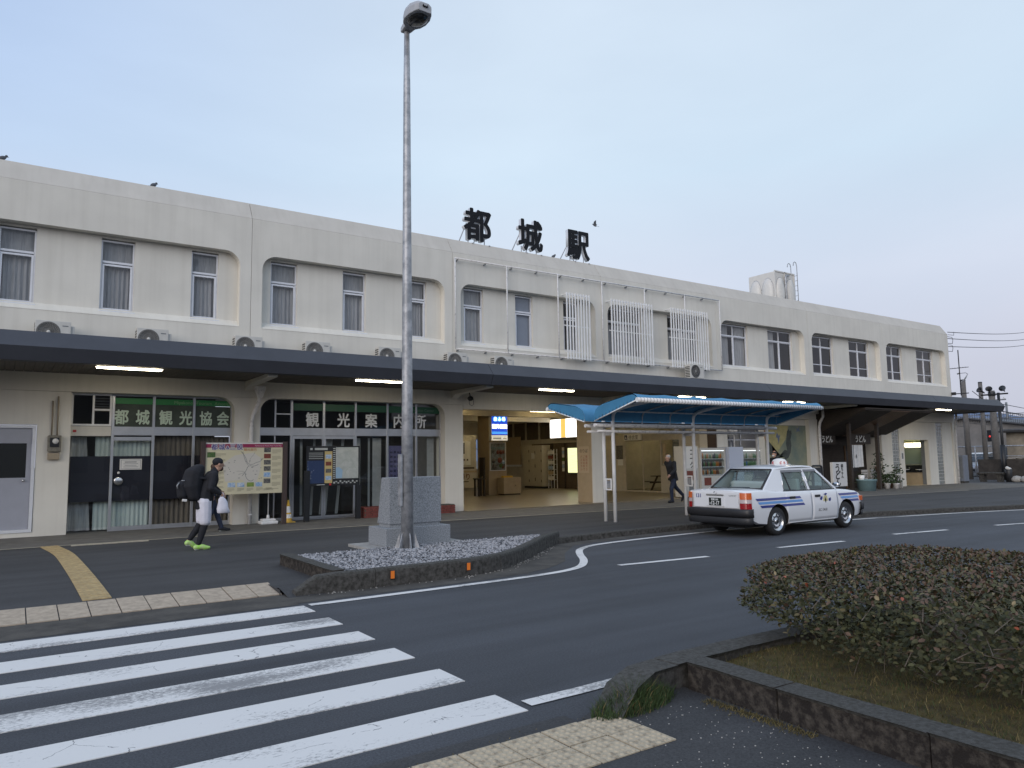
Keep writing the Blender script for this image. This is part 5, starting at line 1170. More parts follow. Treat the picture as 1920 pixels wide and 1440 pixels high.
# ------------------------------------------------------------------ things in the lobby
t = thing('clinic_sign', 'lit blue clinic sign hung on the lobby column', 'lit sign', (20.24, 30.9, 2.76))
q = MB(); q.box(-0.49, -0.12, 0, 0.49, 0.09, 1.32); q.build('box', M['white'], t)
q = MB(); q.box(-0.46, -0.128, 0.30, 0.46, -0.121, 1.29); q.build('blue_face', emit('lit_blue_sign', (0.01, 0.05, 0.42), 1.5), t)
q = MB(); q.box(-0.46, -0.128, 0.03, 0.46, -0.121, 0.27); q.build('white_face', emit('lit_white_sign', (0.9, 0.85, 0.7), 0.75), t)
cy_ = emit('lit_cyan', (0.12, 0.55, 0.95), 1.3); lw = emit('lit_white', (0.95, 0.97, 1.0), 2.2)
for k, ch in enumerate('皮ふ科'):
    q = MB(); q.lathe([(0, -.004), (.125, -.004), (.125, 0)], (-0.25+k*0.25, -0.13, 1.08), 20, axis='y'); q.build('cyan_disc', cy_, t); text(ch, 0.19, lw, t, (-0.345+k*0.25, -0.137, 1.015), 'sign_character', extrude=.001, offset=.006)
text('酒井医院', 0.235, lw, t, (-0.46, -0.132, 0.63), 'sign_character', extrude=.002, offset=.012, sx=0.97)
q = MB(); q.box(-0.46, -0.132, 0.42, 0.46, -0.1285, 0.445); q.box(-0.46, -0.132, 0.36, 0.46, -0.1285, 0.385); q.build('cyan_line', cy_, t)
q = MB(); q.box(-0.40, -0.131, 0.17, 0.10, -0.1285, 0.20); q.box(-0.40, -0.131, 0.08, 0.10, -0.1285, 0.13)
q.box(0.20, -0.131, 0.12, 0.42, -0.1285, 0.14); q.box(0.30, -0.131, 0.06, 0.32, -0.1285, 0.24); q.box(0.23, -0.131, 0.06, 0.25, -0.1285, 0.16); q.box(0.37, -0.131, 0.06, 0.39, -0.1285, 0.16); q.build('small_print', M['black'], t, clean=False)

t = thing('poster_case', 'framed walking event poster on the front of the lobby column', 'poster', (20.24, 30.99, 1.28))
q = MB(); q.frame(-0.47, 0, 0.47, 1.40, 0.035, -0.05, 0); q.build('frame', M['alu_white'], t)
q = MB(); q.box(-0.435, -0.02, 0.035, 0.435, -0.01, 1.365); q.build('poster', mat('grey_poster', (0.23, 0.26, 0.27), 0.6, col2=(0.10, 0.11, 0.11), scale=5, lo=.4, hi=.6), t)
text('ウォーキング', 0.14, mat('teal_letter', (0.12, 0.28, 0.30), 0.6), t, (-0.40, -0.022, 1.08), 'poster_lettering', extrude=.001, offset=.004, sx=.98)
text('70', 0.19, M['black'], t, (-0.40, -0.022, 0.86), 'poster_lettering', extrude=.001, offset=.006)
for x, z, r, c in ((.02, .92, .10, 'red'), (.2, .92, .11, 'red'), (.33, .93, .09, 'red'), (.12, .52, .14, 'red'), (.33, .42, .1, 'sky'), (.18, .25, .11, 'green'), (-.2, .2, .15, 'dark'), (-.25, .5, .12, 'dark'), (.3, .18, .08, 'red')):
    q = MB(); q.lathe([(0, -.003), (r, -.003), (r, 0)], (x, -0.0205-.0005*rnd.random(), z), 14, axis='y'); q.build('printed_disc', PH[c], t)

t = thing('counter_box', 'tan counter box standing before the lobby column', 'counter', (20.62, 30.55, 0.1))
q = MB(); q.box(-0.52, -0.3, 0.06, 0.52, 0.3, 0.84); q.build('body', M['tan'], t, bevel=0.01); q = MB(); q.box(-0.48, -0.27, 0, 0.48, 0.27, 0.059); q.build('plinth', M['wood_dark'], t)
q = MB(); q.box(-0.40, -0.10, 0.842, 0.15, 0.1, 0.93); q.build('yellow_tray', M['yellow'], t); text('JR', 0.10, M['black'], t, (0.13, -0.304, 0.42), 'lettering', extrude=.001)

t = thing('wooden_easel', 'dark wooden chair-shaped stand left of the lobby column', 'stand', (18.95, 30.6, 0.1))
q = MB(); q.box(0.10, -0.2, 0, 0.18, -0.12, 1.85); q.box(0.10, 0.12, 0, 0.18, 0.2, 1.85); q.box(-0.22, -0.2, 0, -0.15, -0.13, 0.8); q.box(-0.22, 0.13, 0, -0.15, 0.2, 0.8); q.build('leg', M['wood_dark'], t); q = MB(); q.box(-0.26, -0.22, 0.80, 0.2, 0.22, 0.85); q.build('seat', M['wood_dark'], t); q = MB(); q.box(0.10, -0.119, 0.95, 0.15, 0.119, 1.85); q.build('back', M['wood_dark'], t)

t = thing('notice_panel', 'cream panel of notices at the back left of the lobby', 'notice board', (22.3, 37.6, 0.1))
q = MB(); q.box(-1.0, 0, 0.1, 0.75, 0.08, 3.2); q.build('panel', M['room_lit'], t); q = MB(); q.box(-0.92, -0.01, 1.45, 0.35, -0.001, 2.85); q.build('poster', M['paper'], t)
q = MB(); q.box(-0.75, -0.016, 2.1, -0.05, -0.011, 2.75); q.build('printed_photo', PH['dark'], t)
text('日帰り', 0.40, mat('brown_letter', (0.20, 0.09, 0.06), 0.6), t, (-0.85, -0.012, 0.62), 'lettering', extrude=.002, offset=.01); q = MB()
for k in range(5): q.box(-0.8+0.22*k, -0.016, 1.7, -0.7+0.22*k, -0.011, 1.8)
q.box(-0.95, -0.016, 1.22, 0.6, -0.001, 1.32); q.box(-0.9, -0.016, 0.45, 0.2, -0.001, 0.50)
q.build('small_print', M['brown'], t, clean=False); q = MB(); q.box(-1.0, -0.04, 1.0, 0.75, -0.001, 1.12); q.build('ledge', M['tan'], t)

t = thing('locker_cabinet', 'cream bank of coin lockers against the right lobby wall', 'locker', (26.5, 36.2, 0.1))
q = MB(); q.box(-0.32, -0.95, 0.12, 0.28, 0.95, 2.55); q.build('cabinet', M['locker'], t, bevel=0.01); q = MB(); q.box(-0.30, -0.93, 0, 0.27, 0.93, 0.119); q.build('plinth', M['black'], t)
for c in range(3):
    n = (4, 3, 4)[c]
    for r in range(n):
        h = 2.36/n; q = MB(); q.box(-0.338, -0.92+c*0.62, 0.16+r*h+0.01, -0.3215, -0.92+c*0.62+0.60, 0.16+(r+1)*h-0.01); o = q.build('locker_door', M['locker'], t, bevel=0.004)
        q = MB(); q.box(-0.352, -0.92+c*0.62+0.03, 0.16+r*h+h*0.35, -0.339, -0.92+c*0.62+0.075, 0.16+r*h+h*0.6); q.build('lock', M['black'], o)
q = MB(); q.box(-0.346, -0.2, 1.75, -0.3385, 0.12, 2.1); q.build('notice', M['paper'], t)

t = thing('lit_advertisement', 'large glowing white advertising box above the lobby doors', 'lit sign', (26.55, 33.3, 3.02))
q = MB(); q.box(-0.1, -1.5, 0, 0.2, 1.5, 1.12); q.build('box', M['alu'], t)
q = MB(); q.box(-0.109, -0.02, 0.03, -0.101, 1.47, 1.09); q.build('left_face', emit('lit_white_face', (1, 0.97, 0.88), 3.0), t); q = MB(); q.box(-0.109, -1.47, 0.03, -0.101, -0.04, 1.09); q.build('right_face', emit('lit_white_face_2', (1, 0.97, 0.90), 2.6), t)
q = MB(); q.box(-0.113, 0.0, 0.03, -0.1095, 0.45, 1.09); q.build('orange_strip', emit('lit_orange_face', (0.95, 0.58, 0.14), 1.0), t)
q = MB()
for c_ in range(2):
    for k in range(5):
        z = 0.92-k*0.17; yy = -0.75-c_*0.38; q.box(-0.113, yy-0.05, z, -0.1095, yy+0.05, z+0.025); q.box(-0.113, yy-0.01, z-0.07, -0.1095, yy+0.015, z+0.06)
q.build('brush_writing', M['grey_metal'], t, clean=False)

t = thing('lit_timetable', 'pale yellow lit timetable case on the brown lobby door', 'timetable', (26.84, 32.9, 1.0))
q = MB(); q.box(-0.08, -0.62, 0, 0.0, 0.66, 1.46); q.build('case', M['grey_metal'], t); q = MB(); q.box(-0.09, -0.25, 0.03, -0.081, 0.64, 1.43); q.build('lit_face', emit('lit_timetable_face', (0.84, 0.88, 0.46), 1.35), t)
q = MB(); q.box(-0.09, -0.60, 0.2, -0.081, -0.28, 1.25); q.build('side_sheet', emit('lit_side_sheet', (0.8, 0.78, 0.55), 0.9), t)
q = MB()
for k in range(24): q.box(-0.0935, -0.2+rnd.uniform(0, .7), 0.1+k*0.053, -0.0905, -0.2+rnd.uniform(.05, .8), 0.105+k*0.053)
for k in range(6): q.box(-0.0935, -0.56, 0.3+k*0.15, -0.0905, -0.40, 0.33+k*0.15)
q.build('small_print', M['tan'], t, clean=False)

t = thing('leaflet_rack', 'tall rack of leaflets between lockers and doors', 'leaflet rack', (26.55, 34.75, 0.1))
for yy in (-0.28, 0.28):
    q = MB(); q.box(-0.12, yy-0.02, 0, -0.08, yy+0.02, 2.3); q.box(0.1, yy-0.02, 0, 0.14, yy+0.02, 2.3); q.build('side', M['white_old'], t)
for k in range(6):
    q = MB(); q.box(-0.13, -0.26, 0.5+k*0.3, 0.1, 0.26, 0.52+k*0.3); q.build('shelf', M['white_old'], t); q = MB(); q.box(-0.14, -0.24, 0.521+k*0.3, -0.05, 0.24, 0.72+k*0.3); q.build('leaflets', (M['paper'], M['tan'], PH['sky'], M['paper'], PH['red'], M['paper'])[k], t)
t = thing('vending_poster_strip', 'narrow lit strip of drink posters beside the timetable', 'poster strip', (26.82, 34.05, 1.1))
for k in range(7):
    q = MB(); q.box(-0.02, -0.1, k*0.2, 0, 0.1, k*0.2+0.19); q.build('printed_sheet', (M['paper'], PH['sky'], M['paper'], PH['green'], M['paper'], PH['sky'], M['paper'])[k], t)
t = thing('pin_board', 'blank tan board on the right lobby wall behind the column', 'notice board', (26.79, 39.3, 1.5))
q = MB(); q.box(-0.05, -1.0, 0, 0, 0.9, 1.75); q.build('board', M['tan'], t); q = MB(); q.box(-0.09, -1.05, -0.12, 0, 0.95, -0.001); q.build('ledge', M['alu_white'], t)

# fluorescent tubes on the lobby ceiling
tubes = [(22.5, 29.6, 'lobby ceiling tube nearest the lobby column'), (24.6, 31.8, 'lobby ceiling tube above the glowing advertisement'), (23.0, 33.4, 'lobby ceiling tube deep behind the column'), (18.2, 26.2, 'lobby ceiling tube just inside the entrance'), (17.4, 29.3, 'lobby ceiling tube left of the column'), (22.0, 37.2, 'lobby ceiling tube at the back of the lobby'), (16.0, 24.5, 'lobby ceiling tube by the entrance pier'), (22.6, 24.6, 'lobby ceiling tube outside the waiting room')]
ft = None
for x, yv, lab in tubes:
    if ft is None:
        t = thing('ceiling_tube', lab, 'lamp', (x, yv, 4.20), 0, 'fluorescent tubes on the lobby ceiling')
        q = MB(); q.box(-1.22, -0.06, 0.02, 1.22, 0.06, 0.08); q.build('fitting', M['white'], t); q = MB(); q.tube([(-1.2, 0, 0), (1.2, 0, 0)], 0.03, 8); q.build('tube', M['tube_in'], t); ft = t
    else: dup(ft, (x, yv, 4.20), label=lab)
for (x, yv, lab) in ((29.5, 25.5, 'waiting room ceiling tube nearer the street'), (29.5, 28.3, 'waiting room ceiling tube farther inside')): dup(ft, (x, yv, 3.6), label=lab)

# waiting room furniture and signs
t = thing('picnic_table', 'dark wooden picnic table inside the waiting room', 'table', (28.6, 27.2, 0.1), 0)
for yy in (-0.9, 0.9):
    for s in (-1, 1):
        q = MB(); q.add([(s*0.62, yy-.03, 0), (s*0.72, yy-.03, 0), (s*0.25, yy-.03, .72), (s*0.15, yy-.03, .72), (s*0.62, yy+.03, 0), (s*0.72, yy+.03, 0), (s*0.25, yy+.03, .72), (s*0.15, yy+.03, .72)], [(0,1,2,3),(7,6,5,4),(0,4,5,1),(1,5,6,2),(2,6,7,3),(3,7,4,0)]); q.build('leg', M['wood_dark'], t)
    q = MB(); q.box(-0.8, yy-.08, .38, .8, yy-.031, .44); q.build('crossbar', M['wood_dark'], t)
for k in range(4): q = MB(); q.box(-0.40+k*0.2, -1.2, .72, -0.215+k*0.2, 1.2, .76); q.build('table_plank', M['wood_dark'], t)
for s in (-1, 1): q = MB(); q.box(s*0.72-0.13, -1.2, .44, s*0.72+0.13, 1.2, .48); q.build('bench_plank', M['wood_dark'], t)
t = thing('room_sign', 'small white waiting room sign with blue pictogram over the door', 'sign', (26.60, 27.95, 2.72))
q = MB(); q.box(-0.06, -0.62, 0, 0.02, 0.62, 0.30); q.build('panel', M['white'], t); q = MB(); q.box(-0.066, 0.36, 0.03, -0.061, 0.58, 0.27); q.build('blue_square', mat('sign_navy', (0.03, 0.03, 0.09), 0.5), t)
q = MB(); q.prism([(0.40, 0.06), (0.47, 0.20), (0.54, 0.06), (0.50, 0.06), (0.47, 0.13), (0.44, 0.06)], -0.07, -0.0665, 'yz'); q.build('pictogram', M['letter_white'], t)
text('待合室', 0.24, M['black'], t, (-0.062, 0.28, 0.06), 'sign_character', rot=(PI/2, 0, -PI/2), extrude=.001)
for loc, sz, mt, lab in (((26.61, 29.0, 1.75), (.5, .72), PH['dark'], 'dark framed photo poster left of the waiting room door'), ((26.61, 28.95, 1.46), (.4, .27), M['paper'], 'white leaflet below the photo poster by the waiting room door'), ((26.63, 25.82, 1.5), (.2, 1.0), M['tan'], 'tall narrow tan notice right of the waiting room door'), ((32.48, 27.6, 1.4), (1.1, .9), M['paper'], 'pale poster on the back wall of the waiting room'), ((32.48, 25.9, 1.6), (.8, 1.2), PH['red'], 'dark red poster on the back wall of the waiting room'), ((32.48, 29.2, 1.2), (.9, 1.5), PH['dark'], 'dark poster at the left of the waiting room back wall')):
    t = thing('wall_poster', lab, 'poster', loc); q = MB(); q.box(-0.012, -sz[0]/2, 0, 0, sz[0]/2, sz[1]); q.build('sheet', mt, t); q = MB(); q.box(-0.018, -sz[0]/2-.02, -.02, -.0125, sz[0]/2+.02, 0.0); q.build('lower_edge', M['white'], t)

# ------------------------------------------------------------------ vending machines
M['vmlight'] = emit('display_tube', (0.95, 0.97, 1.0), 1.5)
M['vm_white'] = mat('vending_white', (0.56, 0.545, 0.50), 0.4, var=0.05); M['vm_pale'] = mat('vending_pale_blue', (0.50, 0.55, 0.66), 0.4)
cols = [mat('can_%s' % n_, c, 0.3) for n_, c in (('green', (.09, .20, .08)), ('orange', (.45, .16, .03)), ('brown', (.13, .06, .035)), ('black', (.03, .03, .03)), ('cream', (.42, .38, .28)), ('blue', (.06, .16, .38)), ('red', (.36, .04, .03)), ('clear', (.40, .45, .42)))]
def vending(x, y, w, lab, rows=3, pal=(0, 1, 2, 4, 3), hasred=True, glassy=True):
    t = thing('vending_machine', lab, 'vending machine', (x, y, RZ(x)+WALK), 0, 'drink vending machines in front of the station')
    q = MB(); q.box(-w/2, 0, 0.05, -w/2+0.06, 0.7, 2.16); q.box(w/2-0.10, 0, 0.05, w/2, 0.7, 2.16); q.box(-w/2+0.06, 0, 2.06, w/2-0.10, 0.7, 2.16); q.box(-w/2+0.06, 0, 0.05, w/2-0.10, 0.7, 0.98); q.box(-w/2+0.06, 0.2, 0.98, w/2-0.10, 0.7, 2.06); q.build('cabinet', M['vm_white'], t)
    for r in range(rows):
        z = 1.70-r*0.345
        q = MB(); q.box(-w/2+0.062, 0.01, z-0.055, w/2-0.102, 0.19, z-0.005); q.build('shelf', M['letter_white'], t)
        n = int((w-0.2)/0.098)
        for k in range(n):
            cx = -w/2+0.12+k*0.098; c = cols[pal[int((k*1.7+r*2.3)) % len(pal)]] if k < n*0.45 else cols[pal[(k//2+r) % len(pal)]]
            q = MB(); h = rnd.uniform(.17, .25); q.lathe([(0, 0), (.033, 0), (.034, h*.72), (.018, h*.9), (.014, h), (0, h)], (cx, 0.09, z-0.004), 7); q.build('drink', c, t, clean=False)
        q = MB()
        for k in range(n): q.box(-w/2+0.085+k*0.098, -0.006, z-0.045, -w/2+0.145+k*0.098, 0.008, z-0.018)
        q.build('button_row', M['plastic_dark'], t)
    g = MB(); g.quad((-w/2+0.06, 0.004, 0.98), (w/2-0.10, 0.004, 0.98), (w/2-0.10, 0.004, 2.06), (-w/2+0.06, 0.004, 2.06)); g.build('window', M['glass_clear'], t)
    q = MB(); q.box(-w/2+0.065, 0.015, 2.02, w/2-0.105, 0.05, 2.055); q.build('display_light', M['vmlight'], t)
    if hasred:
        q = MB(); q.box(-w/2+0.18, -0.006, 0.55, -w/2+0.62, -0.001, 0.88); q.build('printed_photo', PH['red'], t)
        q = MB(); q.lathe([(0, -.008), (.085, -.008), (.085, -.001)], (w/2-0.32, 0, 0.66), 14, axis='y'); q.lathe([(0, -.008), (.07, -.008), (.07, -.001)], (w/2-0.2, 0, 0.78), 14, axis='y'); q.build('red_disc', M['red'], t)
    q = MB(); q.box(-w/2+0.2, -0.004, 0.18, w/2-0.25, -0.001, 0.36); q.build('delivery_flap', M['plastic_dark'], t); q = MB(); q.box(-w/2+0.03, 0.03, 0, w/2-0.03, 0.67, 0.049); q.build('plinth', M['black'], t); return t
vending(25.43, 21.75, 1.62, 'wide cream vending machine with orange drinks seen between the shelter posts')
vending(28.05, 21.75, 1.40, 'cream vending machine with green and blue drinks beside the mural', pal=(0, 7, 5, 4, 0), hasred=False)
t = thing('vending_machine', 'narrow vending machine with a written banner left of the wide one', 'vending machine', (24.15, 21.85, WALK), 0, 'drink vending machines in front of the station')
q = MB(); q.box(-0.42, 0, 0.05, 0.42, 0.6, 2.2); q.build('cabinet', M['vm_white'], t, bevel=0.01); q = MB(); q.box(-0.38, -0.008, 1.25, 0.38, -0.001, 2.15); q.build('banner', M['paper'], t)
for k, ch in enumerate('コーク'): text(ch, 0.30, M['black'], t, (-0.12, -0.009, 1.83-k*0.27), 'banner_lettering', extrude=.001, offset=.008)
q = MB(); q.box(-0.3, -0.008, 0.75, 0.3, -0.001, 1.15); q.build('dark_panel', PH['red'], t); q = MB(); q.box(-0.2, -0.008, 0.15, 0.2, -0.001, 0.6); q.build('delivery_flap', M['grey_metal'], t)
t = thing('recycling_cabinet', 'plain pale blue cabinet between the two vending machines', 'cabinet', (26.82, 21.6, RZ(27)+WALK))
q = MB(); q.box(-0.52, 0, 0.06, 0.44, 0.65, 2.2); q.build('body', M['vm_pale'], t, bevel=0.012); q = MB(); q.box(-0.5, 0.03, 0, 0.42, 0.62, 0.059); q.build('plinth', M['black'], t)
t = thing('junction_box', 'grey junction box on the wall above the vending machines', 'box', (27.5, 22.4, 3.0))
q = MB(); q.box(-0.28, -0.12, -0.2, 0.28, 0, 0.45); q.build('case', M['white_old'], t, bevel=0.015); q = MB(); q.tube([(0.1, -0.05, -0.2), (0.1, -0.05, -0.9)], 0.03, 6); q.build('conduit', M['white_old'], t)
t = thing('a_board', 'black framed pavement sign with white panel in front of the mural', 'pavement sign', (29.7, 19.6, RZ(30)+WALK))
q = MB(); pts = [(-0.36, 0, 0), (-0.36, 0, 1.2)]+[(-0.36+0.1*(1-math.cos(a)), 0, 1.2+0.12*math.sin(a)) for a in (0.5, 1.0, 1.5)]+[(0.36-0.1*(1-math.cos(a)), 0, 1.2+0.12*math.sin(a)) for a in (1.5, 1.0, .5)]+[(0.36, 0, 1.2), (0.36, 0, 0)]
q.tube(pts, 0.045, 8); q.box(-0.32, -0.02, 0.25, 0.32, 0.02, 1.25); q.build('frame', M['black'], t); q = MB(); q.box(-0.25, -0.026, 0.4, 0.25, -0.0205, 1.0); q.build('panel', mat('pale_grey_panel', (0.42, 0.46, 0.5), 0.5), t)
q = MB(); q.tube([(-0.34, 0.5, 0), (-0.34, 0.03, 1.15)], 0.03, 6); q.tube([(0.34, 0.5, 0), (0.34, 0.03, 1.15)], 0.03, 6); q.build('rear_leg', M['black'], t)

# ------------------------------------------------------------------ noodle shop things
t = thing('timber_awning', 'dark timber lean-to roof on two posts before the noodle shop', 'awning', (37, 21, RZ(37)))
ra, rb = (W+0.3, 2.72), (19.55, 4.15)
q = MB(); q.prism([(22.60, 2.90), (19.75, 4.10), (19.75, 4.16), (22.60, 4.16)], 34.15, 40.55, 'yz')
q.v = [(a-37, b-21, c) for a, b, c in q.v]; q.build('roof_board', M['wood_dark'], t)
M['wood_lit'] = mat('timber_toned_lit', (0.12, 0.060, 0.028), 0.5, var=0.4, scale=4, stretch=(9, 1, 1))  # lighter copy of the timber for the middle boards, light put into the colour
for k in range(24):
    x = 34.2+k*0.265; q = MB(); d = Vector((0, 19.75-22.60, 4.10-2.90)).normalized()
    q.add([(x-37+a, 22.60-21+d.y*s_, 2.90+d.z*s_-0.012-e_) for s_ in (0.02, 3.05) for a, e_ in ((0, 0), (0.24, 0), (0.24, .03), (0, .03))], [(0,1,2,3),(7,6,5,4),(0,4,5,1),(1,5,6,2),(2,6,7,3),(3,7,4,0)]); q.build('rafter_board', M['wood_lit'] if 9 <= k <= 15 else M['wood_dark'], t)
for x in (35.0, 37.55):
    q = MB(); q.box(x-37-0.08, 21.2-21-0.08, 0.05, x-37+0.08, 21.2-21+0.08, 3.5); q.build('post', M['wood_dark'], t)
M['brush_white'] = mat('brushed_white', (0.75, 0.75, 0.72), 0.6)
for x, y, w, lab in ((35.15, 22.52, 1.5, 'left dark shop fascia with white brush lettering'), (37.35, 22.0, 2.0, 'right dark shop fascia with white brush lettering above the curtain')):
    t = thing('shop_sign', lab, 'shop sign', (x, y, 2.36)); q = MB(); q.box(-w/2, 0, 0, w/2, 0.05, 0.52); q.build('board', M['wood_dark'], t)
    text('うどん', 0.40, M['brush_white'], t, (0, -0.006, 0.12), 'sign_lettering', extrude=.003, offset=.006, align='CENTER', sx=0.85, shear=0.12)
t = thing('shop_curtain', 'white split curtain hanging in the noodle shop doorway', 'curtain', (36.98, 22.05, 1.12))
for k in range(3):
    q = MB(); x = -0.62+k*0.42; n = 6; v = []
    for i in range(n+1):
        for z in (0.02*k, 1.2): v.append((x+0.38*i/n, 0.03*math.sin(i*1.4+k)*(1 if z < 1 else .4), z))
    q.add(v, [(2*i, 2*i+2, 2*i+3, 2*i+1) for i in range(n)], 0, True); q.build('curtain_panel', M['white'], t)
q = MB(); q.tube([(-0.7, 0, 1.21), (0.75, 0, 1.21)], 0.02, 6); q.build('rod', M['wood'], t)
q = MB(); q.prism([(-0.12, .62), (-0.02, .72), (0.0, .55), (-0.06, .48)], -0.045, -0.04, 'xz'); q.build('crest', M['grey_metal'], t)
t = thing('standing_sign', 'white upright box sign with black brush writing by the noodle shop post', 'standing sign', (33.45, 21.0, RZ(34)+WALK))
q = MB(); q.box(-0.62, -0.18, 0.28, 0.56, -0.04, 1.45); q.build('box', mat('milky_acrylic', (0.62, 0.62, 0.61), 0.35), t, bevel=0.015); q = MB(); q.box(-0.45, -0.14, 0.06, 0.45, 0.14, 0.279); q.build('base', M['black'], t)
for k, ch in enumerate('うどん'): text(ch, 0.46, M['black'], t, (-0.48, -0.186, 1.0-k*0.34), 'brush_lettering', extrude=.002, offset=.012, shear=.1)
for k, ch in enumerate('横ちゃん'): text(ch, 0.19, M['black'], t, (0.06, -0.186, 1.20-k*0.17), 'brush_lettering', extrude=.002, offset=.006)
q = MB()
for sx in (-0.4, 0.4): q.cyl((sx, -0.1, 0.035), (sx, 0.1, 0.035), 0.035, n=8)
q.build('castor', M['rubber'], t)
t = thing('water_tub', 'pale blue round tub standing at the noodle shop post', 'tub', (35.55, 20.75, RZ(35)+WALK))
q = MB(); q.lathe([(0.0, 0.03), (0.40, 0.0), (0.46, 0.55), (0.49, 0.56), (0.48, 0.52), (0.42, 0.5), (0.0, 0.5)], (0, 0, 0), 24); q.build('tub', mat('pale_blue_tub', (0.23, 0.36, 0.39), 0.5, var=0.1), t); q = MB(); q.lathe([(0.0, 0.5), (0.12, 0.5), (0.15, 0.78), (0.13, 0.78), (0.11, 0.55), (0, .55)], (-0.25, 0.1, 0), 14); q.build('small_bucket', M['white'], t)
def pot_plant(x, y, z, h, r, lab, n=70, potr=0.16, spiky=False):
    t = thing('potted_plant', lab, 'plant', (x, y, z), rnd.uniform(0, 6), 'potted plants in front of the noodle shop')
    q = MB(); q.lathe([(0, 0), (potr*.75, 0), (potr, .24), (potr*1.08, .25), (potr*1.05, .28), (potr*.9, .26), (0, .24)], (0, 0, 0), 12); q.build('pot', M['pot'] if rnd.random() < .6 else M['white_old'], t)
    q = MB()
    for k in range(4): q.tube([(0, 0, .2), (rnd.uniform(-.5, .5)*r, rnd.uniform(-.5, .5)*r, .3+h*.6)], .012, 4)
    q.build('stem', M['wood_dark'], t); q = MB()
    for k in range(n):
        c = Vector((rnd.gauss(0, .5)*r, rnd.gauss(0, .5)*r, .3+h*rnd.random())); a = Vector((rnd.uniform(-1, 1), rnd.uniform(-1, 1), rnd.uniform(-.6, .6))).normalized(); b = a.cross(Vector((rnd.uniform(-1, 1), rnd.uniform(-1, 1), rnd.uniform(-1, 1)))).normalized(); s = rnd.uniform(.05, .1)*(1.4 if spiky else 1); w = s*(.25 if spiky else .5)
        q.add([c-a*s, c+b*w, c+a*s, c-b*w], [(0, 1, 2, 3)])
    q.build('foliage', M['leafpot'], t, clean=False)['kind'] = 'stuff'
for a in ((38.3, 21.7, .05, .9, .35, 'tall bushy potted plant in front of the white boards', 130), (39.1, 21.4, .0, .55, .3, 'low potted plant nearest the washroom wall', 90), (38.6, 20.9, .0, .35, .28, 'small potted plant at the pavement edge by the noodle shop', 70), (39.5, 21.3, .45, .5, .25, 'potted plant raised on the plank shelf', 60), (37.2, 21.9, .0, .5, .25, 'potted plant below the white shop curtain', 60), (38.0, 21.5, .9, .7, .3, 'leafy plant hanging over the white boards', 90), (38.9, 21.9, .0, 1.0, .32, 'tall dark potted plant against the white boards nearest the washroom', 150), (36.6, 21.6, .0, .45, .25, 'low potted plant beside the pale blue tub', 70), (38.35, 21.25, .0, .45, .3, 'spreading potted plant in the middle of the plant row', 110)): pot_plant(*a)
t = thing('plant_shelf', 'low plank shelf for pots by the washroom wall', 'shelf', (39.4, 21.35, RZ(39)+WALK))
q = MB(); q.box(-0.5, -0.15, 0.42, 0.5, 0.15, 0.46); q.build('plank', M['white_old'], t)
for sx in (-0.4, 0.35): q = MB(); q.box(sx, -0.12, 0, sx+0.1, 0.12, 0.42); q.build('leg', M['conc_pale'], t)
# washroom basins and lamp
t = thing('washbasin_counter', 'dark washbasin counter inside the lit washroom doorway', 'washbasin', (45.64, 23.45, -0.03), -PI/2)
q = MB(); q.box(-.80, -.5, 0.72, .80, 0, 0.80); q.build('counter', M['black'], t); q = MB(); q.box(-.80, -.45, 0, .80, 0, 0.719); q.build('front', M['tan'], t); q = MB(); q.box(-.55, -.06, 0.801, .80, -.01, 1.14); q.build('splashback', M['black'], t)
for x in (-.5, 0.35):
    q = MB(); q.lathe([(0.20, 0.0), (0.24, 0.04), (0.17, 0.03), (0.0, -0.05)], (x, -.26, .86), 16); q.build('basin', M['letter_white'], t); q = MB(); q.tube([(x+.2, -.1, .80), (x+.2, -.1, .98), (x+.2, -.25, .98)], .02, 6); q.build('tap', M['chrome'], t)
t = thing('washroom_lamp', 'glowing tube lamp above the mirror in the washroom', 'lamp', (45.60, 23.45, 2.26), -PI/2)
q = MB(); q.box(-0.55, -0.04, -0.1, 0.55, 0.04, 0.22); q.build('fitting', M['white'], t); q = MB(); q.box(-0.52, -0.12, -0.02, 0.52, -0.041, 0.16); q.build('diffuser', emit('washroom_tube', (1.0, 0.86, 0.55), 9.0), t)
t = thing('washroom_mirror', 'mirror panel on the washroom wall below the lamp', 'mirror', (45.645, 23.5, 1.2), -PI/2); q = MB(); q.box(-0.7, -0.03, 0, 0.7, 0, 0.95); q.build('glass', mat('pale_mirror', (0.45, 0.55, 0.50), 0.1, 0.6), t); q = MB(); q.frame(-0.73, -0.03, 0.73, 0.98, 0.03, -0.035, 0); q.build('frame', M['alu'], t)
t = thing('wall_sign', 'small white sign plate beside the washroom doorway', 'sign', (42.1, 22.35, 1.45)); q = MB(); q.box(-0.15, -0.02, 0, 0.15, 0, 0.5); q.build('plate', M['paper'], t); q = MB(); q.box(-0.08, -0.024, 0.08, 0.08, -0.0205, 0.4); q.build('pictogram', M['grey_metal'], t)
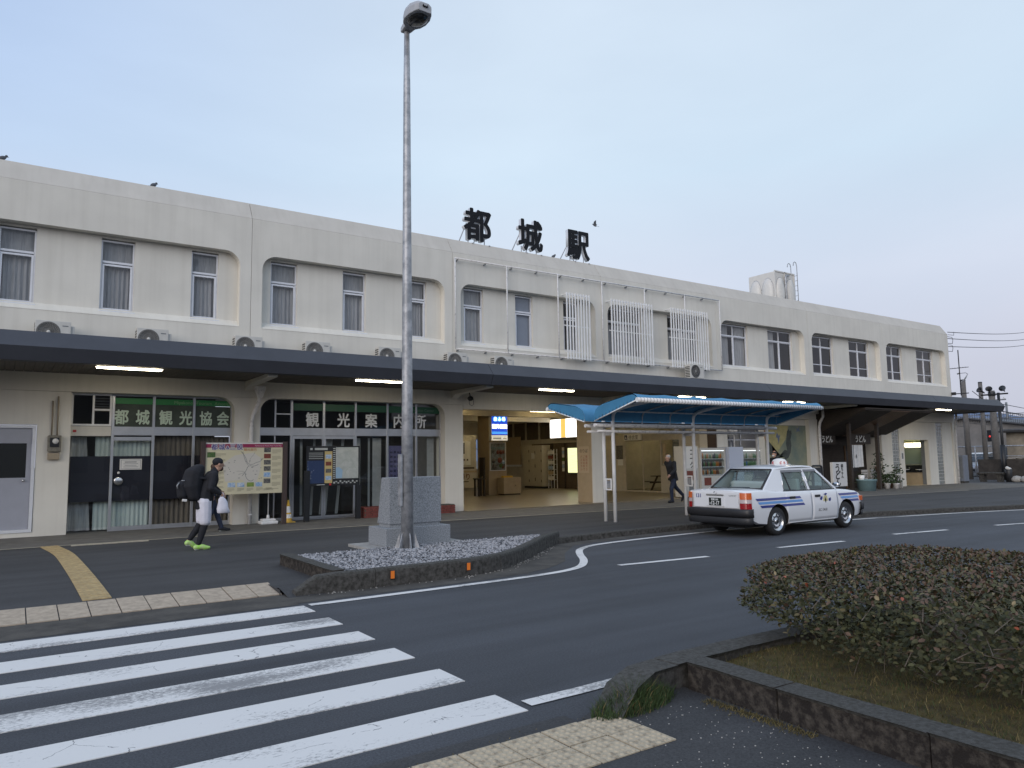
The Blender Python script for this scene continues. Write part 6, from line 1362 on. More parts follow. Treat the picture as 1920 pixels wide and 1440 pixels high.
# ------------------------------------------------------------------ street lamp
t = thing('street_lamp', 'tall galvanised street lamp standing in the gravel bed', 'street lamp', (6.2, 12.59, 0.2))
q = MB(); q.tube([(0, 0, 0.0), (0, 0, 3), (0, 0, 6), (0, 0, 9), (0, 0, 10.17)], [0.116, 0.100, 0.084, 0.067, 0.053], 20); q.build('pole', M['galv'], t)
q = MB()
for k in range(6):
    a = k*PI/3+.4; c, s = math.cos(a), math.sin(a)
    q.add([(c*.14-s*.008, s*.14+c*.008, 0), (c*.24-s*.008, s*.24+c*.008, 0), (c*.142-s*.008, s*.142+c*.008, .30), (c*.14+s*.008, s*.14-c*.008, 0), (c*.24+s*.008, s*.24-c*.008, 0), (c*.142+s*.008, s*.142-c*.008, .30)], [(0,1,2),(5,4,3),(0,3,4,1),(1,4,5,2),(2,5,3,0)])
q.lathe([(0.0, 0.0), (0.26, 0.0), (0.26, 0.025), (0.14, 0.03)], (0, 0, 0), 16); q.build('base_flange', M['galv'], t)
q = MB(); q.box(-0.165, -0.06, 0.80, -0.120, 0.06, 1.75); q.build('inspection_door', M['galv'], t, bevel=0.008)
# luminaire: a boxy head reaching over the road, slightly tilted up
def lum(sections):
    mb = MB(); vs = []; n = 0
    for (yv, w, zb_, zs, zt) in sections:
        sec = [(-w*.80, zb_), (-w, zb_+.012), (-w, zs), (-w*.86, zt-.03), (-w*.55, zt), (w*.55, zt), (w*.86, zt-.03), (w, zs), (w, zb_+.012), (w*.80, zb_)]
        n = len(sec); vs += [(a, yv, b) for a, b in sec]
    k = len(sections); fs = [(i*n+j, i*n+(j+1) % n, (i+1)*n+(j+1) % n, (i+1)*n+j) for i in range(k-1) for j in range(n)]
    fs += [tuple(range(n)), tuple(range((k-1)*n+n-1, (k-1)*n-1, -1))]
    mb.add(vs, fs); return mb
Rl = Matrix.Translation((0, 0, 10.18)) @ Matrix.Rotation(0.02, 4, 'X')
M['lum'] = mat('lamp_head_paint', (0.40, 0.41, 0.43), 0.5, var=0.08, scale=8)
q = lum([(0.11, .085, -.04, .05, .09), (0.0, .10, -.05, .07, .11), (-0.14, .115, -.05, .08, .12), (-0.22, .19, -.045, .09, .18), (-0.36, .235, -.04, .11, .225), (-0.54, .23, -.04, .11, .23), (-0.70, .18, -.035, .11, .20), (-0.78, .135, -.03, .10, .15)]); q.xform(Rl); q.build('lamp_head', M['lum'], t, bevel=0.006, seg=1)
q = MB(); q.lathe([(0.0, -.05), (.12, -.045), (.185, -.01), (.19, 0.0)], (0, 0, 0), 20); q.v = [(a, b*1.35-.46, c-.040) for a, b, c in q.v]; q.xform(Rl); q.build('lamp_lens', mat('dark_lamp_lens', (0.035, 0.037, 0.038), 0.15), t)
q = MB(); q.box(-.05, -.81, .06, .05, -.78, .075); q.box(-.05, -.81, .06, -.04, -.78, .10); q.box(.04, -.81, .06, .05, -.78, .10); q.xform(Rl); q.build('latch', M['black'], t)

# ------------------------------------------------------------------ monument
t = thing('stone_monument', 'grey granite monument block on a plinth behind the lamp pole', 'monument', (6.65, 13.40, 0.16))
q = MB(); q.box(-1.0, -0.62, 0, 1.05, 0.7, 0.055); q.build('concrete_pad', M['conc_pale'], t, bevel=0.006)
q = MB(); q.box(-0.69, -0.40, 0.055, 0.70, 0.42, 0.40); q.build('plinth', M['granite'], t, bevel=0.012)
q = MB(); q.box(-0.55, -0.27, 0.401, 0.53, 0.22, 0.46); q.build('neck', M['granite'], t)
q = MB(); q.prism([(-0.29, 0.461), (0.27, 0.461), (0.08, 1.35), (-0.275, 1.35)], -0.57, 0.555, 'yz'); q.build('stone_block', M['granite'], t, bevel=0.012)

# ------------------------------------------------------------------ blue bus shelter
PX = (13.82, 17.05, 20.55); YF, YR = 15.31, 15.70; XA, XB = 13.15, 21.05
t = thing('taxi_shelter', 'blue cloth butterfly-roofed shelter on white double posts at the taxi rank', 'shelter', (17.05, 15.5, WALK))
O = Vector((17.05, 15.5, WALK))
def sp(mb, name, m, **k):
    mb.v = [tuple(Vector(p)-O) for p in mb.v]; return mb.build(name, m, t, **k)
prof = [(0.02, 2.84), (0.02, 3.02), (0.08, 3.14), (0.20, 3.22), (0.42, 3.28), (0.9, 3.355), (1.35, 3.42), (1.55, 3.43), (1.66, 3.37), (1.70, 3.29)]
rib = [(0.0, 2.70), (0.0, 2.93), (0.05, 3.06), (0.16, 3.135), (0.42, 3.19), (0.9, 3.25), (1.66, 3.30)]
for side, y0, nm in ((-1, YF, 'front'), (1, YR, 'rear')):
    xs = [XA+(XB-XA)*i/63 for i in range(64)]; v = []
    for i, x in enumerate(xs):
        sag = abs(math.sin((x-XA)/(XB-XA)*7*PI))
        for k, (u, z) in enumerate(prof):
            wv = 0.028*(1-sag)*(0.3+0.7*u/1.7) if u > .3 else 0
            v.append((x, y0+side*u, z+wv))
    n = len(prof); q = MB(); q.add(v, [(i*n+j, i*n+j+1, (i+1)*n+j+1, (i+1)*n+j) for i in range(63) for j in range(n-1)], 0, True); cl = sp(q, 'roof_cloth', M['blue_cloth'])
    for x, sgn in ((XA-0.005, 1), (XB+0.005, -1)):
        pts = [(y0+side*u, z) for u, z in prof]; q = MB(); q.add([(x, a, b) for a, b in pts], [tuple(range(n))]); sp(q, 'end_cloth', M['blue_cloth'], clean=False)
        q = MB(); q.tube([(x, y0+side*0.02, 2.83), (x, y0+side*1.69, 3.285)], 0.018, 6); sp(q, 'end_rail', M['white'])
        q = MB()
        for k in range(12): f_ = (k+.5)/12; q.tube([(x-.012*sgn, y0+side*(.02+1.67*f_), 2.835+.455*f_), (x-.008*sgn, y0+side*(.02+1.66*f_), 2.90+.455*f_)], 0.006, 4)
        sp(q, 'end_lacing', M['plastic_dark'], clean=False)
    q = MB(); q.tube([(XA-.02, y0+side*1.70, 3.285), (XB+.02, y0+side*1.70, 3.285)], 0.064, 10); tb = sp(q, 'edge_tube', M['white'])
    q = MB(); x = XA+.08; k = 0
    while x < XB:
        q.tube([(x+.035*math.cos(a)*.5, y0+side*1.70+.068*math.cos(a), 3.285+.068*math.sin(a)) for a in [2*PI*j/9 for j in range(9)]], 0.0045, 3, closed=True); x += 0.115
    o = sp(q, 'edge_lacing', M['plastic_dark'], tb if False else None) if False else sp(q, 'edge_lacing', M['plastic_dark'], clean=False); o['kind'] = 'stuff'
    q = MB(); q.tube([(XA, y0, 2.72), (XB, y0, 2.72)], 0.048, 8); sp(q, 'gutter_beam', M['white_old'])
    q = MB(); q.tube([(XA+.1, y0+side*.02, 2.56), (XB-.15, y0+side*.02, 2.56)], 0.036, 8); sp(q, 'lower_beam', M['white_old'])
    q = MB(); q.tube([(XA, y0+side*.20, 3.10), (XB, y0+side*.20, 3.10)], 0.02, 6); sp(q, 'purlin', M['white_old'])
    rx = [PX[0]+(PX[2]-PX[0])*k/6 for k in range(7)]
    for k, x in enumerate(rx):
        if k in (0, 3, 6): continue
        q = MB(); q.tube([(x, y0+side*u, z) for u, z in smooth_poly(rib, 1)], 0.024, 6); sp(q, 'rib', M['galv'])
    for x in PX:
        q = MB(); q.tube([(x, y0, WALK-.02), (x, y0, 2.6)]+[(x, y0+side*u, z) for u, z in smooth_poly(rib, 1)], 0.052, 10); sp(q, 'post', M['white'])
for x in PX:
    q = MB(); q.box(x-.02, YF+.052, 2.45, x+.02, YR-.052, 2.54); sp(q, 'tie_bar', M['white_old'])
    q = MB(); q.frame(-.12, -.16, .12, .16, .035, -.01, .01); q.v = [(x-.032+b, (YF+YR)/2+a, 1.1+c) for a, b, c in q.v]; sp(q, 'sign_frame', M['white'])
    q = MB(); q.box(x-.034, YF+.12, 1.0, x-.030, YR-.12, 1.2); sp(q, 'sign_plate', M['galv'])
q = MB(); q.box(XA, YF+.03, 2.79, XB, YR-.03, 2.81); sp(q, 'gutter', M['plastic_dark'])

# ------------------------------------------------------------------ the taxi
TX = thing('taxi', 'white four door taxi with blue side stripes parked at the kerb', 'taxi', (16.06, 11.62, RZ(16)), 0.015)
TX.scale = (1.05, 1.05, 1.05)
M['carpaint'] = mat('white_car_paint', (0.74, 0.75, 0.77), 0.28, coat=0.8); M['cardark'] = mat('car_underbody', (0.012, 0.012, 0.013), 0.8); M['bumper'] = mat('black_bumper', (0.018, 0.018, 0.02), 0.45)
M['cab_int'] = mat('car_interior', (0.10, 0.105, 0.11), 0.8); M['seat_white'] = mat('white_seat_cover', (0.62, 0.64, 0.65), 0.9)
ST = [(-2.36,.775,.985,.60),(-2.33,.815,1.0,.55),(-2.22,.840,1.012,.36),(-2.0,.846,1.02,.27),(-1.7,.848,1.018,.24),(-1.62,.848,1.0,.23),(-1.3,.849,.975,.22),(-.9,.85,.965,.22),(-.5,.85,.96,.22),(0,.85,.955,.22),(.5,.85,.95,.22),(.95,.848,.95,.22),(1.1,.846,.942,.22),(1.5,.84,.915,.23),(1.85,.825,.875,.25),(2.02,.80,.835,.30),(2.10,.765,.79,.36),(2.13,.73,.74,.42)]
def car_sec(x):
    for (a, *A), (b, *Bq) in zip(ST, ST[1:]):
        if a <= x <= b:
            f = (x-a)/(b-a); return [p+(r-p)*f for p, r in zip(A, Bq)]
    return list(ST[0][1:]) if x < ST[0][0] else list(ST[-1][1:])
def half_prof(x):
    w, zt, zb = car_sec(x); zs = zt-0.03; h = zs-zb
    return [(w*.88, zb), (w*.955, zb+.03), (w*.992, zb+h*.30), (w*1.0, zb+h*.47), (w*.996, zb+h*.58), (w*.985, zb+h*.76), (w*.962, zs-.035), (w*.935, zs-.004), (w*.90, zs+.012), (w*.5, zt+.005), (0, zt+.012)]
def side_y(x, z):
    P = half_prof(x)
    for (a, b), (c, d) in zip(P, P[1:8]):
        if b <= z <= d and d > b: return a+(c-a)*(z-b)/(d-b)
    return P[7][0]
v = []; xsn = []
for (a, b) in zip(ST, ST[1:]):
    k = max(1, int((b[0]-a[0])/.09)); xsn += [a[0]+(b[0]-a[0])*i/k for i in range(k)]
xsn.append(ST[-1][0]); N = 0
for x in xsn:
    P = half_prof(x); ring = [(-a, b) for a, b in P]+[(a, b) for a, b in P[-2::-1]]; N = len(ring); v += [(x, a, b) for a, b in ring]
fs = []; mi = []
for i in range(len(xsn)-1):
    xc = (xsn[i]+xsn[i+1])/2
    for j in range(N-1):
        fs.append((i*N+j, i*N+j+1, (i+1)*N+j+1, (i+1)*N+j)); mi.append(1 if (-1.30 < xc < .80 and 8 <= j <= N-10) else 0)
    fs.append((i*N+N-1, i*N, (i+1)*N, (i+1)*N+N-1)); mi.append(1)
fs += [tuple(range(N)), tuple(range(len(xsn)*N-1, (len(xsn)-1)*N-1, -1))]; mi += [0, 0]
q = MB(); q.v = v; q.f = [list(f) for f in fs]; q.m = mi; q.sm = [True]*len(fs)
body = q.build('body', [M['carpaint'], M['cardark'], M['cab_int']], TX)
def cutter(extra=0):
    c = MB()
    for x in (-1.34, 1.34):
        for s in (-1, 1): c.cyl((x, s*.50, .31), (x, s*1.1, .31), .375, n=36, m=1, smooth=True)
    return c.build('cut', [M['carpaint'], M['cardark']])
def cut(o, c):
    md = o.modifiers.new('b', 'BOOLEAN'); md.operation = 'DIFFERENCE'; md.object = c; md.solver = 'EXACT'
    dg = bpy.context.evaluated_depsgraph_get(); dg.update(); me = bpy.data.meshes.new_from_object(o.evaluated_get(dg)); o.modifiers.clear(); o.data = me
cut_o = cutter(); cut_o.matrix_world = Matrix.Identity(4)
def local_cut(o):
    p = o.parent; o.parent = None; o.matrix_world = Matrix.Identity(4); cut(o, cut_o); o.parent = p
local_cut(body)
try:
    body.data.set_sharp_from_angle(angle=math.radians(38))
except Exception: pass
def shell(xa, xb, za, zb, off, s, nx=14, nz=9, thick=.0, xtop=None):
    """patch lying on the body side; xtop lets the ends slant: (xa_top, xb_top)"""
    g = []
    for i in range(nx+1):
        for j in range(nz+1):
            fz = j/nz; z = za+(zb-za)*fz; a = xa+((xtop[0] if xtop else xa)-xa)*fz; b = xb+((xtop[1] if xtop else xb)-xb)*fz; x = a+(b-a)*i/nx; g.append((x, s*(side_y(x, z)+off), z))
    m_ = MB(); m_.add(g, [(i*(nz+1)+j, (i+1)*(nz+1)+j, (i+1)*(nz+1)+j+1, i*(nz+1)+j+1) for i in range(nx) for j in range(nz)], 0, True)
    if thick:
        k = len(g); g2 = [(x, y-s*thick, z) for x, y, z in g]; m_.v += g2; W1 = nz+1; bd = [i*W1 for i in range(nx+1)]+[nx*W1+j for j in range(1, W1)]+[i*W1+nz for i in range(nx-1, -1, -1)]+[j for j in range(nz-1, 0, -1)]
        for a, b in zip(bd, bd[1:]+bd[:1]): m_.f.append([a, b, b+k, a+k]); m_.m.append(0); m_.sm.append(False)
        for i in range(nx):
            for j in range(nz): m_.f.append([k+i*W1+j, k+i*W1+j+1, k+(i+1)*W1+j+1, k+(i+1)*W1+j]); m_.m.append(0); m_.sm.append(True)
    return m_
M['stripe_d'] = mat('dark_blue_stripe', (0.018, 0.035, 0.22), 0.3, coat=0.5); M['stripe_l'] = mat('light_blue_stripe', (0.10, 0.30, 0.66), 0.3, coat=0.5)
for s in (-1, 1):
    rd = shell(-1.03, -.06, .27, .925, .006, s, thick=.012).build('door', M['carpaint'], TX); local_cut(rd)
    fd = shell(-.045, .98, .27, .925, .006, s, thick=.012).build('door', M['carpaint'], TX)
    for d_, xh in ((rd, -.80), (fd, .16)):
        q = MB(); q.box(xh-.10, s*(side_y(xh, .80)+.0065), .775, xh+.10, s*(side_y(xh, .80)+.022), .83); q.build('handle', M['bumper'], d_, bevel=.006)
    for k, (z, mt) in enumerate(((.80, 'stripe_d'), (.725, 'stripe_l'), (.648, 'stripe_d'))):
        h = .026; dx = .075*k
        for (xa, xb) in ((-2.06+dx*.9, -.47+dx*.75), (1.06+dx, 1.93)):
            m_ = shell(xa, xb, z-h, z+h, .0085, s, nx=24, nz=2, xtop=(xa-.05, xb-.045))
            o_ = m_.build('stripe', M[mt], TX)
            if k >= 1: local_cut(o_)
    # sill strip
    shell(-.95, .95, .225, .262, .012, s, nz=2, thick=.01).build('sill', M['carpaint'], TX)
    # greenhouse
    def gy(z): return .770-(z-.95)*(.770-.618)/(1.43-.95)
    def gp(pts, name, m, d0=0.0, d1=.035, bev=0):
        q = MB(); n = len(pts); q.add([(x, s*(gy(z)-d0), z) for x, z in pts]+[(x, s*(gy(z)-d1), z) for x, z in pts], [tuple(range(n)), tuple(range(2*n-1, n-1, -1))]+[(i, i+n, (i+1) % n+n, (i+1) % n) for i in range(n)]); return q.build(name, m, TX, bevel=bev)
    gp([(-1.72, .985), (-1.02, .94), (-.90, 1.40), (-.93, 1.44), (-1.12, 1.44)], 'rear_pillar', M['carpaint'], bev=.006)
    gp([(-.12, .94), (-.01, .94), (-.05, 1.41), (-.14, 1.41)], 'centre_pillar', M['carpaint'], bev=.004)
    gp([(.93, .93), (1.06, .93), (.45, 1.425), (.36, 1.425)], 'front_pillar', M['carpaint'], bev=.004)
    gp([(-.92, 1.395), (.40, 1.395), (.34, 1.45), (-.95, 1.45)], 'roof_rail', M['carpaint'], d1=.05, bev=.004)
    gp([(-1.03, .935), (.95, .925), (.95, .945), (-1.03, .96)], 'belt_moulding', M['bumper'], d0=-.006, d1=.02)
    gp([(-1.0, .955), (-.115, .945), (-.14, 1.40), (-.885, 1.40)], 'side_pane', M['glass_car'], d0=.016, d1=.020)
    gp([(-.01, .945), (.93, .94), (.38, 1.40), (-.05, 1.40)], 'side_pane', M['glass_car'], d0=.016, d1=.020)
    gp([(-.745, .95), (-.715, .95), (-.80, 1.40), (-.83, 1.40)], 'quarter_bar', M['bumper'], d0=.008, d1=.024)
    visor = M.setdefault('visor', mat('smoked_visor', (0.16, 0.165, 0.18), 0.2))
    for a, b in ((-.895, -.14), (-.05, .40)): gp([(a-.015, 1.355), (b+.03, 1.355), (b, 1.408), (a, 1.408)], 'door_visor', visor, d0=-.012, d1=-.006)
    for a, b, c, d in ((-1.01, .94, -.895, 1.40), (.95, .94, .385, 1.40), (-.115, .945, -.142, 1.40), (-.012, .945, -.048, 1.40)):
        q = MB(); q.tube([(a, s*(gy(b)-.002), b), (c, s*(gy(d)-.002), d)], .009, 5); q.build('window_trim', M['chrome'], TX)
    # wheels
    for x in (-1.34, 1.34):
        y0 = s*.725; q = MB()
        q.lathe([(.205, -.085), (.285, -.088), (.308, -.06), (.312, 0), (.308, .06), (.285, .088), (.205, .085)], (x, y0, .312), 36, axis='y'); wh = q.build('wheel', M['rubber'], TX)
        q = MB(); k = s
        q.lathe([(.208, .086*k), (.200, .080*k), (.188, .045*k), (.165, .040*k), (.15, .058*k), (.11, .066*k), (.085, .050*k), (.06, .052*k), (.055, .075*k), (.03, .085*k), (0, .086*k)], (x, y0, .312), 32, axis='y'); q.build('rim', M['steel'], wh)
        q = MB()
        for j in range(8):
            a = 2*PI*j/8; q.lathe([(0, .068*k), (.017, .067*k), (.019, .05*k)], (x+.135*math.cos(a), y0, .312+.135*math.sin(a)), 8, axis='y')
        q.lathe([(0, .0885*k), (.04, .084*k), (.045, .06*k)], (x, y0, .312), 12, axis='y'); q.build('hub_holes', M['cardark'], wh)
    # tail lamp wrapping the corner
    def lamp(z0_, z1_, m_, nm):
        q = MB(); g = []
        for i, (x, yy) in enumerate(((-2.40, .655), (-2.395, .71), (-2.375, .77), (-2.345, .812), (-2.30, .838), (-2.25, .851))):
            g += [(x+(.012 if z1_ > .9 else 0)*0, s*yy, z0_), (x+.02*(z1_-.7), s*yy*(1-.01), z1_)]
        q.add(g, [(2*i, 2*i+2, 2*i+3, 2*i+1) for i in range(5)], 0, True); o = q.build(nm, m_, TX); return o
    lamp(.615, .735, M.setdefault('tail_red', mat('tail_red', (0.30, 0.008, 0.012), 0.15, coat=1)), 'tail_lamp'); lamp(.738, .815, M.setdefault('tail_clear', mat('tail_clear', (0.50, 0.42, 0.42), 0.12, coat=1)), 'reversing_lamp'); lamp(.818, .955, M.setdefault('tail_amber', mat('tail_amber', (0.62, 0.13, 0.03), 0.15, coat=1)), 'turn_lamp')
    q = MB(); q.box(2.08, s*.40, .60, 2.145, s*.74, .74); q.build('headlight', M['chrome'], TX, bevel=.01); q = MB(); q.box(1.97, s*.77, .62, 2.10, s*.808, .74); q.build('turn_lamp', M['tail_amber'], TX, bevel=.006)
    q = MB(); q.ell((1.22, s*.66, 1.02), (.04, .10, .062), 10, 6); mi_ = q.build('fender_mirror', M['steel'], TX); q = MB(); q.tube([(1.30, s*.62, .93), (1.24, s*.65, .99)], .012, 6); q.build('mirror_stalk', M['bumper'], mi_)
    text('131', .105, M['stripe_d'], TX, (-1.50 if s < 0 else -1.30, s*(gy(1.03)+.004), 1.005), 'fleet_number', extrude=.0015, rot=(PI/2-.30*1, 0, 0 if s < 0 else PI), offset=.001)
    if s < 0:
        text('KC-TAXI', .088, M['black'], TX, (.15, s*(side_y(.4, .45)+.0095), .455), 'door_lettering', extrude=.001, shear=.2)
        q = MB(); yy = s*(side_y(.45, .72)+.009)
        q.prism([(.36, .66), (.40, .60), (.47, .58), (.53, .62), (.55, .70), (.52, .79), (.44, .81), (.38, .75)], yy-.001, yy, 'xz'); q.build('door_crest', mat('crest_cream', (.60, .55, .30), .4), TX)
        q = MB(); yy -= .002
        for P in ([(.24,.75),(.33,.80),(.34,.74),(.30,.70),(.25,.70)], [(.58,.72),(.66,.75),(.68,.70),(.64,.66),(.59,.67)], [(.40,.83),(.47,.86),(.53,.84),(.47,.80)]): q.prism(P, yy-.001, yy, 'xz')
        q.build('crest_marks', M['stripe_d'], TX); q = MB(); q.prism([(.42,.70),(.45,.76),(.49,.70),(.46,.62)], yy-.002, yy-.001, 'xz'); q.build('crest_figure', M['black'], TX)
# fuel flap line is skipped; roof
q = MB(); rs = [(-1.14, .600, 1.435, .02), (-1.04, .628, 1.462, .028), (-.6, .645, 1.492, .034), (-.1, .645, 1.50, .035), (.22, .632, 1.484, .03), (.40, .605, 1.445, .02)]; v = []
for x, w, z, c in rs:
    for f in (-1, -.97, -.8, -.4, 0, .4, .8, .97, 1): v.append((x, w*f, z+c*(1-f*f)-(.028 if abs(f) == 1 else 0)))
    for f in (.97, 0, -.97): v.append((x, w*f, z-.035))
n = 12; q.add(v, [(i*n+j, i*n+(j+1) % n, (i+1)*n+(j+1) % n, (i+1)*n+j) for i in range(len(rs)-1) for j in range(n)]+[tuple(range(n)), tuple(range(5*n+n-1, 5*n-1, -1))], 0, True); ro = q.build('roof', M['carpaint'], TX)
try: ro.data.set_sharp_from_angle(angle=math.radians(40))
except Exception: pass
# rear window and windscreen with their dark surrounds
def screen(xb, zb, wb, xt, zt, wt, nm):
    q = MB(); d = .014 if xb < xt else -.014
    pb = [(xb, wb), (xb-(.06 if xb < 0 else -.07), 0)]; v = []
    for f in (-1, -.5, 0, .5, 1): v += [(xb+(-.05 if xb < 0 else .06)*(1-f*f), wb*f, zb), (xt+(-.02 if xb < 0 else .03)*(1-f*f), wt*f, zt)]
    q.add(v, [(2*i, 2*i+2, 2*i+3, 2*i+1) for i in range(4)], 0, True); o = q.build(nm, M['glass_car'], TX)
    q = MB()
    for a, b in ((0, 8), (1, 9)): q.tube([v[k] for k in range(a, b+1, 2)], .022, 6)
    q.tube([v[0], v[1]], .022, 6); q.tube([v[8], v[9]], .022, 6); q.build('screen_seal', M['bumper'], TX)
screen(-1.70, 1.015, .685, -1.13, 1.425, .565, 'rear_window'); screen(1.08, .955, .70, .43, 1.43, .575, 'windscreen')
# interior
def seat(x, y, w, h, z):
    q = MB(); q.bbox((x, y, z+h/2), (.12, w, h), mat=Matrix.Rotation(-.15, 3, 'Y')); q.build('seat_back', M['seat_white'], TX, bevel=.04)
    q = MB(); q.bbox((x-.06, y, z+h+.09), (.08, w*.5, .15), mat=Matrix.Rotation(-.15, 3, 'Y')); q.build('headrest', M['seat_white'], TX, bevel=.03)
seat(-.18, -.33, .54, .34, .86); seat(-.18, .33, .54, .34, .86)
q = MB(); q.bbox((-1.02, 0, 1.03), (.12, 1.2, .26), mat=Matrix.Rotation(-.3, 3, 'Y')); q.build('rear_bench', M['seat_white'], TX, bevel=.03)
q = MB(); q.box(.62, -.66, .90, .98, .66, 1.0); q.build('dashboard', M['cardark'], TX, bevel=.02)
q = MB(); q.tube([(.50+.06*math.sin(a), -.34+.18*math.cos(a), 1.0+.16*math.sin(a)) for a in [2*PI*k/18 for k in range(18)]], .014, 6, closed=True); q.build('steering_wheel', M['cardark'], TX)
q = MB(); q.box(-1.55, -.1, 1.0, -1.30, .35, 1.035); q.build('parcel_shelf_box', M['cardark'], TX, bevel=.01)
# bumpers, plate, trims
def bumper(x0, x1, z0_, z1_, w, nm, m_):
    pts = []; out_ = -1 if x0 < 0 else 1
    for f in [i/10 for i in range(-10, 11)]: pts.append((x0+(-out_)*.10*abs(f)**5, w*f))
    pts = [(x1, -w*1.005)]+pts+[(x1, w*1.005)]
    q = MB(); v = []
    for (x, y) in pts: v += [(x, y, z0_), (x+out_*.018, y*1.006, z0_+(z1_-z0_)*.35), (x+out_*.018, y*1.006, z1_-.02), (x, y, z1_)]
    k = len(pts); q.add(v, [(4*i+j, 4*i+4+j, 4*i+5+j, 4*i+1+j) for i in range(k-1) for j in range(3)], 0, True)
    q.add([(p[0], p[1], z1_) for p in pts], [tuple(range(k))]); q.add([(p[0], p[1], z0_) for p in pts], [tuple(range(k-1, -1, -1))]); return q.build(nm, m_, TX)
bumper(-2.43, -2.20, .44, .612, .852, 'rear_bumper', M['bumper']); bumper(-2.40, -2.20, .28, .437, .838, 'rear_valance', M['plastic_dark']); bumper(2.18, 1.95, .40, .58, .832, 'front_bumper', M['bumper']); bumper(2.14, 1.95, .27, .397, .81, 'front_valance', M['plastic_dark'])
q = MB(); q.box(-2.386, -.61, .625, -2.366, .61, .952); q.build('boot_lid', M['carpaint'], TX, bevel=.008)
q = MB(); q.box(-2.402, -.24, .655, -2.387, .24, .875); q.build('plate_recess', M['carpaint'], TX, bevel=.004); q = MB(); q.box(-2.41, -.165, .672, -2.4025, .165, .838); pl = q.build('number_plate', mat('dark_green_plate', (0.008, 0.014, 0.012), 0.4), TX)
RB = (PI/2, 0, -PI/2)
text('宮崎 500', .052, M['letter_white'], pl, (-2.4115, .105, .783), 'plate_lettering', extrude=.0008, rot=RB, offset=.001); text('12-17', .115, M['letter_white'], pl, (-2.4115, .112, .686), 'plate_lettering', extrude=.0008, rot=RB, offset=.002, sx=.86); text('あ', .05, M['letter_white'], pl, (-2.4115, .155, .70), 'plate_lettering', extrude=.0008, rot=RB)
q = MB(); q.box(-2.415, -.235, .885, -2.387, .235, .918); q.build('plate_garnish', M['chrome'], TX, bevel=.006)
q = MB(); q.tube([(-2.392, .045*math.cos(a), .945+.03*math.sin(a)) for a in [2*PI*k/16 for k in range(16)]], .005, 5, closed=True); q.tube([(-2.392, .02*math.cos(a), .945+.029*math.sin(a)) for a in [2*PI*k/16 for k in range(16)]], .004, 5, closed=True); q.build('boot_emblem', M['chrome'], TX)
text('131', .115, M['stripe_d'], TX, (-2.3875, .56, .835), 'fleet_number', extrude=.001, rot=RB, offset=.003); text('COMFORT', .042, M['grey_metal'], TX, (-2.3875, -.36, .875), 'boot_lettering', extrude=.001, rot=RB)
q = MB(); q.box(2.12, -.40, .60, 2.14, .40, .73); q.build('grille', M['cardark'], TX)
q = MB(); q.box(-2.2, -.6, .2, 2.0, .6, .26); q.tube([(-2.38, .45, .25), (-1.9, .45, .24)], .025, 8); q.build('underbody', M['cardark'], TX)
# roof lantern
q = MB(); q.lathe([(.0, .135), (.07, .13), (.15, .105), (.19, .06), (.20, .0)], (0, 0, 0), 24); q.v = [(a*.62-.02, b*1.0, c+1.535) for a, b, c in q.v]; rl = q.build('roof_lantern', mat('lantern_white', (0.74, 0.73, 0.70), 0.35), TX)
q = MB(); q.box(-.16, -.21, 1.515, .12, .21, 1.535); q.build('lantern_base', M['carpaint'], rl, bevel=.008)
for ch, a in (('K', .125), ('C', -.085)): text(ch, .075, M['red'], rl, (-.137, a, 1.545), 'lantern_letter', extrude=.002, rot=(PI/2-.25, 0, -PI/2), offset=.004, shear=.15)
text('K', .07, M['red'], rl, (-.10, -.175, 1.545), 'lantern_letter', extrude=.002, rot=(PI/2-.25, 0, -.35), offset=.003); text('C', .07, M['red'], rl, (.045, -.172, 1.545), 'lantern_letter', extrude=.002, rot=(PI/2-.25, 0, .25), offset=.003)
q = MB(); q.prism([(-.04, 1.60), (-.015, 1.625), (.015, 1.60), (0, 1.565)], -.152, -.148, 'xz'); q.build('lantern_mark', M['yellow'], rl)
bpy.data.objects.remove(cut_o)
# ------------------------------------------------------------------ people
def skin_mesh(name, verts, edges, m, parent, sub=1, root=0, vox=0.012, sm=3):
    """verts: list of (x,y,z,r) or (x,y,z,(rx,ry,rz)). One continuous surface: overlapping rounds along the edges, fused by a voxel remesh and smoothed"""
    R3 = lambda r: Vector(r) if isinstance(r, (tuple, list)) else Vector((r, r, r))
    mb = MB()
    for a, b in edges:
        A, B_ = Vector(verts[a][:3]), Vector(verts[b][:3]); ra, rb = R3(verts[a][3]), R3(verts[b][3])
        n = max(1, int((B_-A).length/(0.35*min(min(ra), min(rb))))+1)
        for i in range(n+1):
            t = i/n; mb.ell(A.lerp(B_, t), tuple(ra.lerp(rb, t)), 10, 6)
    me = mb.mesh(name, m); o = link(name, me)
    r = o.modifiers.new('r', 'REMESH'); r.mode = 'VOXEL'; r.voxel_size = vox; r.use_smooth_shade = True
    s_ = o.modifiers.new('s', 'SMOOTH'); s_.iterations = sm; s_.factor = 0.5
    dg = bpy.context.evaluated_depsgraph_get(); dg.update()
    ne = bpy.data.meshes.new_from_object(o.evaluated_get(dg)); ne.name = name; ne.materials.clear(); ne.materials.append(m)
    for p in ne.polygons: p.material_index = 0; p.use_smooth = True
    bpy.data.objects.remove(o); return link(name, ne, parent)
class G:
    def __init__(s): s.v = []; s.e = []
    def chain(s, pts, start=None):
        prev = start
        for p in pts:
            s.v.append(p); i = len(s.v)-1
            if prev is not None: s.e.append((prev, i))
            prev = i
        return prev
def lerp(a, b, t): return tuple(x+(y-x)*t for x, y in zip(a[:3], b[:3]))
